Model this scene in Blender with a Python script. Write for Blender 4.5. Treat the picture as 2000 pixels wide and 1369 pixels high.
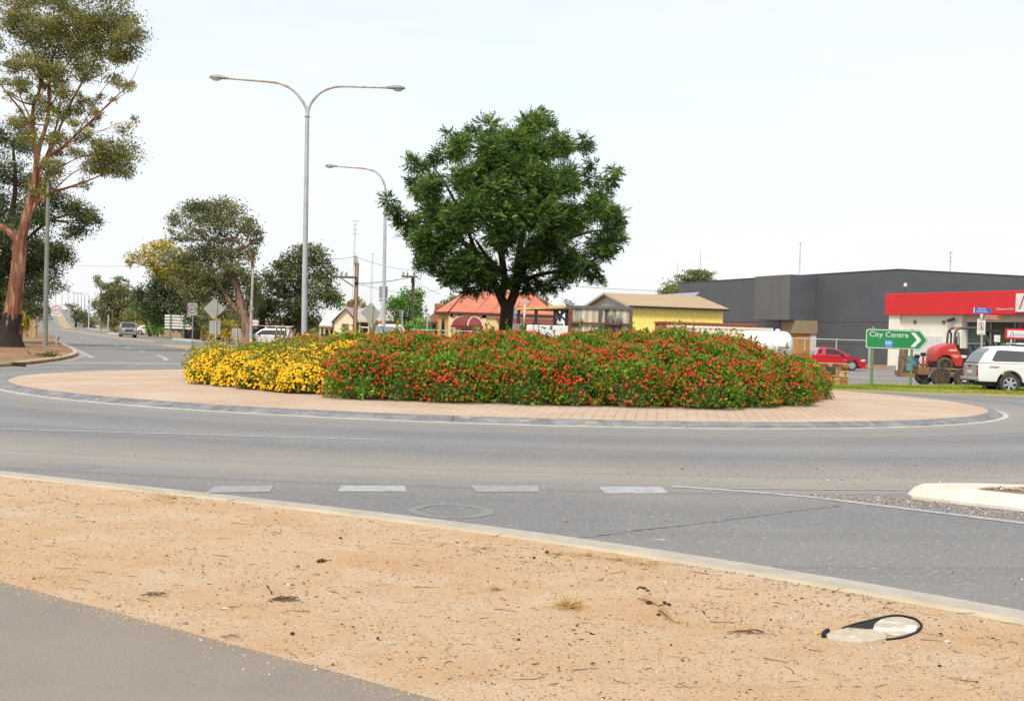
import bpy, bmesh, math, random
import numpy as np
from mathutils import Vector, Matrix

# ------------------------------------------------------------------ clear
for o in list(bpy.data.objects):
    bpy.data.objects.remove(o, do_unlink=True)
S = bpy.context.scene
COL = S.collection
R = math.radians
random.seed(7)
RNG = np.random.default_rng(7)

# ------------------------------------------------------------------ camera
FPX, ROLL, HOR, EYE = 2500.0, R(1.8), 656.0, 1.6        # photo: 2000 x 1369
PITCH = math.atan((684.5 - HOR) / FPX)
FW = Vector((0, math.cos(PITCH), -math.sin(PITCH)))
UP0 = Vector((0, math.sin(PITCH), math.cos(PITCH)))
RT0 = Vector((1, 0, 0))
RT = RT0 * math.cos(ROLL) + UP0 * math.sin(ROLL)
UP = UP0 * math.cos(ROLL) - RT0 * math.sin(ROLL)
EYEP = Vector((0, 0, EYE))
cd = bpy.data.cameras.new('camera')
cam = bpy.data.objects.new('camera', cd); COL.objects.link(cam)
m3 = Matrix((RT, UP, -FW)).transposed()
cam.matrix_world = Matrix.Translation(EYEP) @ m3.to_4x4()
cd.sensor_width = 36.0
cd.lens = FPX / 2000 * 36.0
cd.clip_start = 0.1; cd.clip_end = 9000
S.camera = cam

# ------------------------------------------------------------------ sky, sun, exposure
SUN_EL, SUN_AZ = R(50), R(203)        # azimuth of the sun, clockwise from +Y: behind the camera, to the left
w = bpy.data.worlds.new('World'); S.world = w; w.use_nodes = True
nt = w.node_tree; nt.nodes.clear()
N = nt.nodes.new; L = nt.links.new
out = N('ShaderNodeOutputWorld'); bg = N('ShaderNodeBackground')
sky = N('ShaderNodeTexSky'); sky.sky_type = 'NISHITA'; sky.sun_disc = False
sky.sun_elevation = SUN_EL; sky.sun_rotation = SUN_AZ
sky.air_density = 1.0; sky.dust_density = 2.0
tc = N('ShaderNodeTexCoord'); mp = N('ShaderNodeMapping')
mp.inputs['Scale'].default_value = (1.2, 1.2, 7.0)
nz = N('ShaderNodeTexNoise'); nz.inputs['Scale'].default_value = 2.2
nz.inputs['Detail'].default_value = 5; nz.inputs['Roughness'].default_value = 0.6
mr = N('ShaderNodeMapRange'); mr.inputs['From Min'].default_value = 0.3; mr.inputs['From Max'].default_value = 0.62
mr.inputs['To Min'].default_value = 0.72; mr.inputs['To Max'].default_value = 0.985
mix = N('ShaderNodeMix'); mix.data_type = 'RGBA'
mix.inputs['B'].default_value = (3.47, 3.53, 3.60, 1)        # bright thin overcast
L(tc.outputs['Generated'], mp.inputs['Vector']); L(mp.outputs[0], nz.inputs['Vector'])
L(nz.outputs['Fac'], mr.inputs['Value']); L(mr.outputs[0], mix.inputs['Factor'])
L(sky.outputs[0], mix.inputs['A']); L(mix.outputs['Result'], bg.inputs['Color'])
bg.inputs['Strength'].default_value = 0.12
L(bg.outputs[0], out.inputs['Surface'])
sd = bpy.data.lights.new('sun', 'SUN'); sd.energy = 1.5; sd.angle = R(13); sd.color = (1.0, 0.93, 0.83)
sun = bpy.data.objects.new('sun', sd); COL.objects.link(sun)
sdir = Vector((math.sin(SUN_AZ) * math.cos(SUN_EL), math.cos(SUN_AZ) * math.cos(SUN_EL), math.sin(SUN_EL)))
sun.rotation_euler = sdir.to_track_quat('Z', 'Y').to_euler(); sun.location = sdir * 60
vs = S.view_settings
vs.view_transform = 'Standard'; vs.look = 'None'; vs.exposure = 1.22; vs.gamma = 1.0
vs.use_curve_mapping = False

# ------------------------------------------------------------------ pixel <-> place helpers
def ray(px, py):
    return FW * FPX + RT * (px - 1000.0) - UP * (py - 684.5)
def gp(px, py, z=0.0):                 # where a pixel meets the level z
    d = ray(px, py); t = (z - EYE) / d.z
    return EYEP + d * t
def at(px, py, Y):                     # the point seen at a pixel, Y metres away
    d = ray(px, py); return EYEP + d * (Y / d.y)
def onpl(px, py, P, D):                # pixel on the upright plane through P along D: (u, z)
    d = ray(px, py); n = Vector((D.y, -D.x, 0))
    t = (P - EYEP).dot(n) / d.dot(n); q = EYEP + d * t
    return (q - P).dot(D), q.z
def ppm(Y): return FPX / Y

# ------------------------------------------------------------------ mesh helpers
class MB:
    def __init__(s): s.v = []; s.f = []
    def add(s, vs, fs):
        o = len(s.v); s.v += [tuple(p) for p in vs]; s.f += [[i + o for i in f] for f in fs]; return s
    def box(s, c, d, rz=0.0, rx=0.0, ry=0.0, taper=1.0):
        hx, hy, hz = d[0] / 2, d[1] / 2, d[2] / 2
        M = Matrix.Rotation(rz, 3, 'Z') @ Matrix.Rotation(ry, 3, 'Y') @ Matrix.Rotation(rx, 3, 'X')
        vs = []
        for z in (-1, 1):
            k = taper if z > 0 else 1
            for x, y in ((-1, -1), (1, -1), (1, 1), (-1, 1)):
                vs.append(Vector(c) + M @ Vector((x * hx * k, y * hy * k, z * hz)))
        return s.add(vs, [[3, 2, 1, 0], [4, 5, 6, 7], [0, 1, 5, 4], [1, 2, 6, 5], [2, 3, 7, 6], [3, 0, 4, 7]])
    def b2(s, x0, x1, y0, y1, z0, z1):
        return s.box(((x0 + x1) / 2, (y0 + y1) / 2, (z0 + z1) / 2), (abs(x1 - x0), abs(y1 - y0), abs(z1 - z0)))
    def tube(s, pts, rad, n=8, cap=True):
        pts = [Vector(p) for p in pts]
        if not hasattr(rad, '__len__'): rad = [rad] * len(pts)
        vs = []; ref = None
        for i, p in enumerate(pts):
            t = (pts[min(i + 1, len(pts) - 1)] - pts[max(i - 1, 0)])
            t = t.normalized() if t.length > 1e-9 else Vector((0, 0, 1))
            if ref is None:
                ref = Vector((1, 0, 0)) if abs(t.x) < 0.8 else Vector((0, 1, 0))
            a = (ref - t * ref.dot(t)).normalized(); ref = a; b = t.cross(a)
            for k in range(n):
                g = 2 * math.pi * k / n
                vs.append(p + (a * math.cos(g) + b * math.sin(g)) * rad[i])
        fs = []
        for i in range(len(pts) - 1):
            for k in range(n):
                k2 = (k + 1) % n
                fs.append([i * n + k, i * n + k2, (i + 1) * n + k2, (i + 1) * n + k])
        if cap:
            fs.append(list(range(n))[::-1]); fs.append([(len(pts) - 1) * n + k for k in range(n)])
        return s.add(vs, fs)
    def prism(s, poly, y0, y1, fn=None):       # poly in (x, z), extruded along y; fn(x, z, side) moves y
        n = len(poly); vs = []
        for sd_, y in ((-1, y0), (1, y1)):
            for x, z in poly: vs.append((x, fn(x, z, sd_) if fn else y, z))
        fs = [list(range(n)), [n + i for i in range(n)][::-1]]
        for i in range(n):
            j = (i + 1) % n; fs.append([i, i + n, j + n, j])
        return s.add(vs, fs)
    def slab(s, poly, z0, z1):                 # poly in (x, y), extruded upwards
        n = len(poly)
        vs = [(p[0], p[1], z0) for p in poly] + [(p[0], p[1], z1) for p in poly]
        fs = [list(range(n))[::-1], [n + i for i in range(n)]]
        for i in range(n):
            j = (i + 1) % n; fs.append([i, j, j + n, i + n])
        return s.add(vs, fs)
    def lathe(s, prof, n=16, c=(0, 0, 0), axis='Z', cap=True):    # prof (r, h)
        vs = []
        for r, h in prof:
            for k in range(n):
                g = 2 * math.pi * k / n; x, y = r * math.cos(g), r * math.sin(g)
                p = (x, y, h) if axis == 'Z' else ((x, h, y) if axis == 'Y' else (h, x, y))
                vs.append((p[0] + c[0], p[1] + c[1], p[2] + c[2]))
        fs = []
        for i in range(len(prof) - 1):
            for k in range(n):
                k2 = (k + 1) % n; fs.append([i * n + k, i * n + k2, (i + 1) * n + k2, (i + 1) * n + k])
        if cap: fs.append(list(range(n))[::-1]); fs.append([(len(prof) - 1) * n + k for k in range(n)])
        return s.add(vs, fs)
    def mesh(s, name, m, smooth=False, bevel=0.0, seg=2):
        me = bpy.data.meshes.new(name); me.from_pydata(s.v, [], s.f)
        bm = bmesh.new(); bm.from_mesh(me)
        bmesh.ops.recalc_face_normals(bm, faces=bm.faces)
        if bevel:
            es = [e for e in bm.edges if len(e.link_faces) == 2 and e.calc_face_angle(0) > 0.5]
            bmesh.ops.bevel(bm, geom=es, offset=bevel, segments=seg, affect='EDGES', profile=0.6, clamp_overlap=True)
        if smooth:
            for f in bm.faces: f.smooth = True
            for e in bm.edges:
                if len(e.link_faces) == 2 and e.calc_face_angle(0) > 0.7: e.smooth = False
        bm.to_mesh(me); bm.free()
        me.materials.append(m); return me
    def build(s, name, m, parent=None, smooth=False, bevel=0.0, seg=2):
        return link(name, s.mesh(name, m, smooth, bevel, seg), parent)

def link(name, me, parent=None):
    o = bpy.data.objects.new(name, me); COL.objects.link(o)
    if parent is not None: o.parent = parent
    return o
def tag(o, label, cat, group=None):
    o['label'] = label; o['category'] = cat
    if group: o['group'] = group
    return o
def struct(o): o['kind'] = 'structure'; return o
def stuff(o, label=None, cat=None):
    o['kind'] = 'stuff'
    if label: o['label'] = label
    if cat: o['category'] = cat
    return o
def thing(name, label, cat, loc=(0, 0, 0), rz=0.0, group=None):
    o = bpy.data.objects.new(name, None); COL.objects.link(o)
    o.location = loc; o.rotation_euler = (0, 0, rz); o.empty_display_size = 0.2
    return tag(o, label, cat, group)
def dup(root, loc, rz, label=None, group=None):
    r = root.copy(); COL.objects.link(r); r.location = loc; r.rotation_euler = (0, 0, rz)
    if label: r['label'] = label
    if group: r['group'] = group
    def rec(a, b):
        for ch in a.children:
            c = ch.copy(); COL.objects.link(c); c.parent = b; rec(ch, c)
    rec(root, r); return r

def npmesh(name, co, faces, m, tint=None, smooth=False):     # co (n,3); faces (k, 3 or 4)
    me = bpy.data.meshes.new(name); k = faces.shape[1]
    me.vertices.add(len(co)); me.vertices.foreach_set('co', np.ascontiguousarray(co, dtype=np.float32).ravel())
    me.loops.add(faces.size); me.loops.foreach_set('vertex_index', np.ascontiguousarray(faces, dtype=np.int32).ravel())
    me.polygons.add(len(faces)); me.polygons.foreach_set('loop_start', np.arange(0, faces.size, k, dtype=np.int32))
    me.update(calc_edges=True)
    if tint is not None:
        a = me.attributes.new('tint', 'FLOAT', 'FACE'); a.data.foreach_set('value', np.asarray(tint, dtype=np.float32))
    if smooth: me.polygons.foreach_set('use_smooth', np.ones(len(faces), dtype=bool))
    me.materials.append(m); return me

def nrm(a): return a / np.maximum(np.linalg.norm(a, axis=1, keepdims=True), 1e-9)
def leaf_arrays(c, d, ln, wd, tint, side=None):      # rhombic folded leaves: base c, direction d
    n = len(c); d = nrm(d)
    if side is None: side = RNG.normal(size=(n, 3))
    side = nrm(side - d * np.sum(side * d, 1, keepdims=True))
    up = np.cross(side, d)
    ln = np.broadcast_to(ln, n)[:, None]; wd = np.broadcast_to(wd, n)[:, None]
    mid = c + d * ln * 0.45 + up * wd * 0.18
    co = np.stack([c, mid - side * wd * 0.5, c + d * ln, mid + side * wd * 0.5], 1).reshape(-1, 3)
    f = np.arange(n * 4).reshape(n, 4)
    return co, f, np.broadcast_to(tint, n)
def leaf_mesh(name, m, *args, **kw):
    co, f, t = leaf_arrays(*args, **kw); return npmesh(name, co, f, m, t)
def rball(n): 
    v = nrm(RNG.normal(size=(n, 3))); return v

# ------------------------------------------------------------------ materials
def lin(c):
    return tuple((x / 12.92 if x <= 0.04045 else ((x + 0.055) / 1.055) ** 2.4) for x in [v / 255 for v in c])
def C(r, g, b, k=0.55): return tuple(min(0.85, x * k) for x in lin((r, g, b)))
MATS = {}
def mat(name, c1, c2=None, scale=4.0, rough=0.75, metal=0.0, bump=0.0, bscale=60.0, detail=6, lo=0.35, hi=0.65,
        stretch=(1, 1, 1), spec=0.5, c3=None, s3=1.0, lo3=0.5, hi3=0.62, coat=0.0, bdist=0.01, coords='Object'):
    if name in MATS: return MATS[name]
    m = bpy.data.materials.new(name); m.use_nodes = True; nt = m.node_tree; n = nt.nodes; l = nt.links
    b = n['Principled BSDF']; b.inputs['Roughness'].default_value = rough; b.inputs['Metallic'].default_value = metal
    b.inputs['Specular IOR Level'].default_value = spec
    if coat: b.inputs['Coat Weight'].default_value = coat; b.inputs['Coat Roughness'].default_value = 0.08
    b.inputs['Base Color'].default_value = (*c1, 1)
    if c2 or bump or c3:
        t = n.new('ShaderNodeTexCoord'); mp = n.new('ShaderNodeMapping'); mp.inputs['Scale'].default_value = stretch
        l.new(t.outputs[coords], mp.inputs[0])
    col = None
    if c2:
        z = n.new('ShaderNodeTexNoise'); z.inputs['Scale'].default_value = scale; z.inputs['Detail'].default_value = detail
        z.inputs['Roughness'].default_value = 0.62
        l.new(mp.outputs[0], z.inputs['Vector'])
        r = n.new('ShaderNodeMapRange'); r.inputs['From Min'].default_value = lo; r.inputs['From Max'].default_value = hi
        l.new(z.outputs['Fac'], r.inputs['Value'])
        x = n.new('ShaderNodeMix'); x.data_type = 'RGBA'
        x.inputs['A'].default_value = (*c1, 1); x.inputs['B'].default_value = (*c2, 1)
        l.new(r.outputs[0], x.inputs['Factor']); col = x.outputs['Result']
    if c3:
        z = n.new('ShaderNodeTexNoise'); z.inputs['Scale'].default_value = s3; z.inputs['Detail'].default_value = 5
        l.new(mp.outputs[0], z.inputs['Vector'])
        r = n.new('ShaderNodeMapRange'); r.inputs['From Min'].default_value = lo3; r.inputs['From Max'].default_value = hi3
        l.new(z.outputs['Fac'], r.inputs['Value'])
        x = n.new('ShaderNodeMix'); x.data_type = 'RGBA'; x.inputs['B'].default_value = (*c3, 1)
        if col: l.new(col, x.inputs['A'])
        else: x.inputs['A'].default_value = (*c1, 1)
        l.new(r.outputs[0], x.inputs['Factor']); col = x.outputs['Result']
    if col: l.new(col, b.inputs['Base Color'])
    if bump:
        z = n.new('ShaderNodeTexNoise'); z.inputs['Scale'].default_value = bscale; z.inputs['Detail'].default_value = 4
        l.new(mp.outputs[0], z.inputs['Vector'])
        bp = n.new('ShaderNodeBump'); bp.inputs['Strength'].default_value = bump; bp.inputs['Distance'].default_value = bdist
        l.new(z.outputs['Fac'], bp.inputs['Height']); l.new(bp.outputs[0], b.inputs['Normal'])
    MATS[name] = m; return m
def leafmat(name, cols, rough=0.55, trans=0.25):        # colour of each leaf from its own tint value
    m = bpy.data.materials.new(name); m.use_nodes = True; nt = m.node_tree; n = nt.nodes; l = nt.links
    b = n['Principled BSDF']; b.inputs['Roughness'].default_value = rough; b.inputs['Specular IOR Level'].default_value = 0.35
    a = n.new('ShaderNodeAttribute'); a.attribute_name = 'tint'
    r = n.new('ShaderNodeValToRGB'); e = r.color_ramp.elements
    while len(e) < len(cols): e.new(0.5)
    for i, c in enumerate(cols):
        e[i].position = i / (len(cols) - 1); e[i].color = (*c, 1)
    l.new(a.outputs['Fac'], r.inputs[0]); l.new(r.outputs[0], b.inputs['Base Color'])
    if trans:
        t = n.new('ShaderNodeBsdfTranslucent'); l.new(r.outputs[0], t.inputs['Color'])
        x = n.new('ShaderNodeMixShader'); x.inputs[0].default_value = trans
        l.new(b.outputs[0], x.inputs[1]); l.new(t.outputs[0], x.inputs[2]); l.new(x.outputs[0], n['Material Output'].inputs[0])
    MATS[name] = m; return m
def glassmat(name, c, rough=0.08): return mat(name, c, rough=rough, spec=0.6)

galv = mat('galvanised', C(198, 204, 206, .78), C(182, 188, 192, .76), scale=3, rough=.55, metal=.05)
rusty = mat('rusty_galvanised', C(196, 198, 194, .75), C(186, 132, 82, .7), scale=1.6, rough=.65, metal=.05, lo=.48, hi=.64, stretch=(2, 2, .7))
rust = mat('rust', C(165, 95, 55, .55), C(120, 70, 45, .5), scale=4, rough=.85)
lampgrey = mat('lamp_grey', C(175, 182, 182, .6), C(150, 156, 156, .6), scale=5, rough=.5)
signback = mat('sign_aluminium', C(196, 193, 182, .62), C(180, 178, 170, .6), scale=2, rough=.5, metal=.1)
white = mat('white_paint', C(245, 245, 242, .8), C(228, 228, 222, .75), scale=6, rough=.5)
black = mat('black_paint', (.018, .018, .02), rough=.5)
red = mat('sign_red', C(200, 40, 45, .7), rough=.4)
tyre = mat('tyre_rubber', (.032, .031, .03), (.06, .055, .05), scale=9, rough=.85)
darkglass = glassmat('dark_glass', (.02, .024, .026))
concrete = mat('concrete', C(226, 208, 180, .56), C(204, 188, 160, .52), scale=3, rough=.9, bump=.3, bscale=40)
timber = mat('weathered_timber', C(170, 145, 115, .6), C(125, 105, 85, .55), scale=4, rough=.9, stretch=(6, 6, .6))

def text(s, size, m, parent, loc, rot=(R(90), 0, 0), width=None, align='CENTER', name='lettering', depth=.002):
    cu = bpy.data.curves.new('t', 'FONT'); cu.body = s; cu.size = size; cu.align_x = align; cu.align_y = 'CENTER'
    cu.extrude = depth; cu.resolution_u = 3
    ob = bpy.data.objects.new('t', cu); COL.objects.link(ob)
    bpy.context.view_layer.update()
    me = bpy.data.meshes.new_from_object(ob.evaluated_get(bpy.context.evaluated_depsgraph_get()))
    xs = [v.co.x for v in me.vertices]
    bpy.data.objects.remove(ob, do_unlink=True); bpy.data.curves.remove(cu)
    me.name = name; me.materials.clear(); me.materials.append(m)
    if width and xs:
        k = width / (max(xs) - min(xs))
        for v in me.vertices: v.co.x *= k
    o = link(name, me, parent); o.location = loc; o.rotation_euler = rot
    return o

# ================================================================== GROUND AND ROADS
RC = Vector((-0.31, 36.6, 0)); RR = 13.45

def ground_nodes(name, cols, scales, rough=.95, bump=.5, bscale=90, speck=None, radial=None, bdist=.006):
    m = bpy.data.materials.new(name); m.use_nodes = True; nt = m.node_tree; n = nt.nodes; l = nt.links
    b = n['Principled BSDF']; b.inputs['Roughness'].default_value = rough; b.inputs['Specular IOR Level'].default_value = .25
    t = n.new('ShaderNodeTexCoord'); P = t.outputs['Object']
    def noise(sc, det=6, vec=P, rg=.65):
        z = n.new('ShaderNodeTexNoise'); z.inputs['Scale'].default_value = sc; z.inputs['Detail'].default_value = det
        z.inputs['Roughness'].default_value = rg
        l.new(vec, z.inputs['Vector']); return z.outputs['Fac']
    def rng(v, a, c, lo=0., hi=1.):
        r = n.new('ShaderNodeMapRange'); r.inputs['From Min'].default_value = a; r.inputs['From Max'].default_value = c
        r.inputs['To Min'].default_value = lo; r.inputs['To Max'].default_value = hi; l.new(v, r.inputs['Value']); return r.outputs[0]
    def mixc(f, a, c):
        x = n.new('ShaderNodeMix'); x.data_type = 'RGBA'; l.new(f, x.inputs['Factor'])
        if hasattr(a, 'links'): l.new(a, x.inputs['A'])
        else: x.inputs['A'].default_value = (*a, 1)
        x.inputs['B'].default_value = (*c, 1); return x.outputs['Result']
    col = cols[0]
    for c, (sc, a, e) in zip(cols[1:], scales):
        col = mixc(rng(noise(sc), a, e), col, c)
    if radial:                                   # wear rings that follow the traffic round the island
        sub = n.new('ShaderNodeVectorMath'); sub.operation = 'SUBTRACT'; sub.inputs[1].default_value = RC
        l.new(P, sub.inputs[0])
        ln = n.new('ShaderNodeVectorMath'); ln.operation = 'LENGTH'; l.new(sub.outputs[0], ln.inputs[0])
        dv = n.new('ShaderNodeMath'); dv.operation = 'DIVIDE'; dv.inputs[1].default_value = 30.0
        wob = n.new('ShaderNodeMath'); wob.operation = 'MULTIPLY_ADD'; wob.inputs[1].default_value = 1.6; l.new(noise(.5, 5), wob.inputs[0]); l.new(ln.outputs['Value'], wob.inputs[2]); l.new(wob.outputs[0], dv.inputs[0])
        rp = n.new('ShaderNodeValToRGB'); el = rp.color_ramp.elements; stops = [(14.3, C(176, 170, 160, .64)), (15.2, C(156, 155, 154, .64)), (17.0, C(142, 143, 147, .58)), (18.6, C(158, 157, 156, .64)), (20.0, C(138, 139, 143, .58)), (21.2, C(160, 156, 150, .64)), (22.6, C(184, 174, 160, .64)), (23.8, C(160, 155, 149, .64)), (25.2, C(140, 140, 142, .58)), (27.5, C(152, 150, 147, .60))]
        while len(el) < len(stops): el.new(.5)
        for i_, (r_, c_) in enumerate(stops): el[i_].position = r_ / 30.; el[i_].color = (*c_, 1)
        l.new(dv.outputs[0], rp.inputs[0])
        x = n.new('ShaderNodeMix'); x.data_type = 'RGBA'; l.new(rng(noise(.3, 4), .3, .6, .45, .9), x.inputs['Factor']); l.new(col, x.inputs['A']); l.new(rp.outputs[0], x.inputs['B']); col = x.outputs['Result']
        for c, sc, a, e, am in radial:
            cx = n.new('ShaderNodeCombineXYZ'); l.new(ln.outputs['Value'], cx.inputs[0])
            q = n.new('ShaderNodeVectorMath'); q.operation = 'MULTIPLY_ADD'
            q.inputs[1].default_value = (.02, .02, 0); l.new(P, q.inputs[0]); l.new(cx.outputs[0], q.inputs[2])
            z = n.new('ShaderNodeTexNoise'); z.inputs['Scale'].default_value = sc; z.inputs['Detail'].default_value = 4
            l.new(q.outputs[0], z.inputs['Vector'])
            col = mixc(rng(z.outputs['Fac'], a, e, 0, am), col, c)
    if speck:
        for c, sc, a, e in speck:
            col = mixc(rng(noise(sc, 2), a, e), col, c)
    l.new(col, b.inputs['Base Color'])
    bp = n.new('ShaderNodeBump'); bp.inputs['Strength'].default_value = bump; bp.inputs['Distance'].default_value = bdist
    l.new(noise(bscale, 5), bp.inputs['Height']); l.new(bp.outputs[0], b.inputs['Normal'])
    MATS[name] = m; return m

m_asph = ground_nodes('asphalt', [C(157, 156, 155, .64), C(148, 148, 150, .63), C(180, 171, 158, .63)],
    [(.35, .4, .56), (.22, .52, .68)], rough=.8, bump=.35, bscale=160,
    radial=[(C(138, 139, 143, .60), 1.1, .52, .7, .7), (C(184, 174, 160, .60), .55, .55, .72, .56), (C(122, 122, 126, .56), 2.6, .6, .7, .56)],
    speck=[(C(200, 192, 180, .62), 17, .61, .70), (C(214, 204, 190, .62), 38, .60, .72), (C(112, 110, 108, .56), 55, .62, .74)])
m_dirt = ground_nodes('dirt', [C(190, 150, 112, .5), C(165, 125, 95, .5), C(205, 175, 140, .5)], [(.5, .4, .6), (.13, .5, .65)], bump=.5, bscale=20, bdist=.03)
m_litter = ground_nodes('leaf_litter', [C(196, 152, 110, .5), C(150, 108, 80, .5), C(214, 178, 140, .5)], [(2.5, .45, .6), (.4, .5, .65)], bump=.8, bscale=12, bdist=.04)
m_sand = ground_nodes('sand', [C(242, 208, 168, .63), C(240, 194, 142, .60), C(245, 219, 187, .64), C(232, 190, 148, .59)],
    [(.8, .46, .68), (1.7, .5, .7), (5.5, .57, .72)], bump=1.0, bscale=48, bdist=.018,
    speck=[(C(176, 130, 98, .55), 70, .59, .67), (C(250, 232, 210, .68), 90, .62, .70), (C(140, 102, 78, .52), 34, .63, .70), (C(206, 160, 122, .56), 140, .55, .66)])
m_path = ground_nodes('path_asphalt', [C(180, 169, 157, .62), C(172, 161, 151, .61), C(188, 174, 160, .62)], [(.9, .4, .6), (2.0, .55, .7)], bump=.8, bscale=150, bdist=.01,
    speck=[(C(206, 192, 176, .6), 120, .58, .70), (C(146, 136, 126, .56), 100, .58, .72)])
m_fore = ground_nodes('forecourt_asphalt', [C(160, 157, 156, .62), C(150, 148, 148, .6), C(188, 182, 172, .62)], [(.3, .4, .6), (.12, .52, .66)], bump=.3, bscale=90)
m_line = mat('road_paint', C(206, 209, 211, .63), C(166, 166, 166, .62), scale=9, rough=.7, lo=.38, hi=.68)
m_faded = mat('faded_road_paint', C(184, 185, 185, .62), C(160, 159, 158, .62), scale=9, rough=.8, lo=.4, hi=.68)
m_dust = mat('dust', C(190, 180, 166, .6), C(166, 160, 152, .6), scale=5, rough=.95)

def flat(name, poly, z, m, parent=None):
    return MB().add([(p[0], p[1], z) for p in poly], [list(range(len(poly)))]).build(name, m, parent)

# the ground runs to the horizon
struct(flat('ground', [(-4000, -60), (4000, -60), (4000, 8000), (-4000, 8000)], -0.03, m_dirt))
road = struct(flat('road', [(-60, 2), (60, 2), (60, 60), (8, 60), (-60, 60)], 0.0, m_asph))

# the road that leaves to the left: flat, then up over a railway bridge
def rz_(Y):
    t = min(1, max(0, (Y - 300) / 300)); return 7.4 * t * t * (3 - 2 * t)
LE = [(-20.9, 61.9), (-29.4, 84.4), (-42, 117.5), (-70.5, 190)] + [(-.371 * Y, Y) for Y in range(230, 781, 30)]
REt = [(9, 55), (-8, 84.4), (-25, 117.5), (-55.9, 190)] + [(-.371 * Y + 14.2, Y) for Y in range(230, 781, 30)]
LE = [(-16.0, 48)] + LE; REt = [(12, 48)] + REt
vs_, fs_ = [], []
for (a, b) in zip(LE, REt):
    vs_ += [(a[0], a[1], .004 + rz_(a[1])), (b[0], b[1], .004 + rz_(b[1]))]
for i in range(len(LE) - 1): fs_.append([2 * i, 2 * i + 1, 2 * i + 3, 2 * i + 2])
bridge_road = struct(MB().add(vs_, fs_).build('bridge_road', m_asph))
# earth bank that carries the rising road
vs_, fs_ = [], []
ii = [i for i in range(len(LE)) if LE[i][1] >= 230]
for i in ii:
    a, b, h = LE[i], REt[i], rz_(LE[i][1]) - .02
    vs_ += [(a[0] - 2.5 - h * 2, a[1], -.2), (a[0] - 1.2, a[1], h), (b[0] + 1.6, b[1], h), (b[0] + 3 + h * 2.2, b[1], -.2)]
for k in range(len(ii) - 1):
    for j in range(3): fs_.append([4 * k + j, 4 * k + j + 1, 4 * k + j + 5, 4 * k + j + 4])
struct(MB().add(vs_, fs_).build('embankment', m_litter))

def sweep(pts, prof, closed=False):          # pts (x, y) list; prof (offset to the left, z)
    n = len(pts); k = len(prof); vs, fs = [], []
    for i in range(n):
        a = Vector(pts[(i - 1) % n if closed else max(i - 1, 0)]); b = Vector(pts[(i + 1) % n if closed else min(i + 1, n - 1)])
        t = (b - a).normalized(); nl = Vector((-t.y, t.x))
        for o, z in prof: vs.append((pts[i][0] + nl.x * o, pts[i][1] + nl.y * o, z))
    for i in range(n if closed else n - 1):
        j = (i + 1) % n
        for q in range(k):
            q2 = (q + 1) % k; fs.append([i * k + q, j * k + q, j * k + q2, i * k + q2])
    if not closed: fs.append(list(range(k))[::-1]); fs.append([(n - 1) * k + q for q in range(k)])
    return MB().add(vs, fs)
def resample(pts, step):
    p = np.array([(q[0], q[1]) for q in pts]); s = np.r_[0, np.cumsum(np.hypot(*np.diff(p, axis=0).T))]
    n = max(2, int(s[-1] / step) + 1); u = np.linspace(0, s[-1], n)
    return [(float(a), float(b)) for a, b in zip(np.interp(u, s, p[:, 0]), np.interp(u, s, p[:, 1]))]
def line_px(name, pts, wd, m, parent, z=.006):     # painted line through pixels, wd metres wide
    g = resample([gp(x, y) for x, y in pts], .5)
    return sweep(g, [(-wd / 2, z - .002), (wd / 2, z - .002), (wd / 2, z), (-wd / 2, z)]).build(name, m, parent)

# ---- near verge: bare orange sand behind a kerb, with an asphalt footpath
VZ = .06
kpx = [(0, 931), (175, 949), (350, 968), (525, 989), (700, 1011), (871, 1032), (1043, 1054), (1180, 1076), (1300, 1096), (1475, 1122), (1650, 1157), (1825, 1190), (2000, 1218)]
kw = np.array([gp(x, y, VZ)[:2] for x, y in kpx])
pf = np.polyfit(kw[:, 0], kw[:, 1], 3); xs = np.linspace(kw[0, 0], kw[-1, 0], 40)
kerb_pts = list(zip(xs, np.polyval(pf, xs)))
d0 = np.subtract(kerb_pts[0], kerb_pts[1]); d0 = d0 / np.hypot(*d0); d1 = np.subtract(kerb_pts[-1], kerb_pts[-2]); d1 = d1 / np.hypot(*d1)
ext0 = [tuple(np.array(kerb_pts[0]) + d0 * t + np.array([0, .012]) * t * t) for t in (30, 24, 18, 12, 8, 5, 3, 1.5)]
ext1 = [tuple(np.array(kerb_pts[-1]) + d1 * t) for t in (1.5, 3, 6, 10)]
kerb_pts = ext0 + [tuple(map(float, p)) for p in kerb_pts] + ext1
kerb_pts = resample(kerb_pts, .35)
kerb = struct(sweep(kerb_pts, [(.17, -.02), (.17, .018), (.40, .012), (.62, .014), (.66, .006), (.66, -.02)]).build('gutter', mat('gutter_concrete', C(214, 205, 190, .62), C(196, 187, 172, .6), scale=3.5, rough=.9, bump=.3, bscale=50)))
seg = 8
m_kerb = mat('kerb_concrete', C(232, 215, 182, .62), C(216, 198, 168, .6), scale=2.2, rough=.9, bump=.35, bscale=35, c3=C(186, 170, 148, .56), s3=1.1, lo3=.58, hi3=.7)
for i in range(0, len(kerb_pts) - 1, seg):
    p = [Vector(q) for q in kerb_pts[i:i + seg + 1]]
    if len(p) < 2: continue
    p[0] = p[0] + (p[1] - p[0]).normalized() * .006; p[-1] = p[-1] - (p[-1] - p[-2]).normalized() * .006
    dz = random.uniform(-.002, .002)
    sweep([(q.x, q.y) for q in p], [(0, -.02), (0, .060 + dz), (.03, .068 + dz), (.12, .066 + dz), (.16, .05 + dz), (.185, .014), (.185, -.02)]).build('kerb_stone', m_kerb, kerb, smooth=True)

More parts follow.
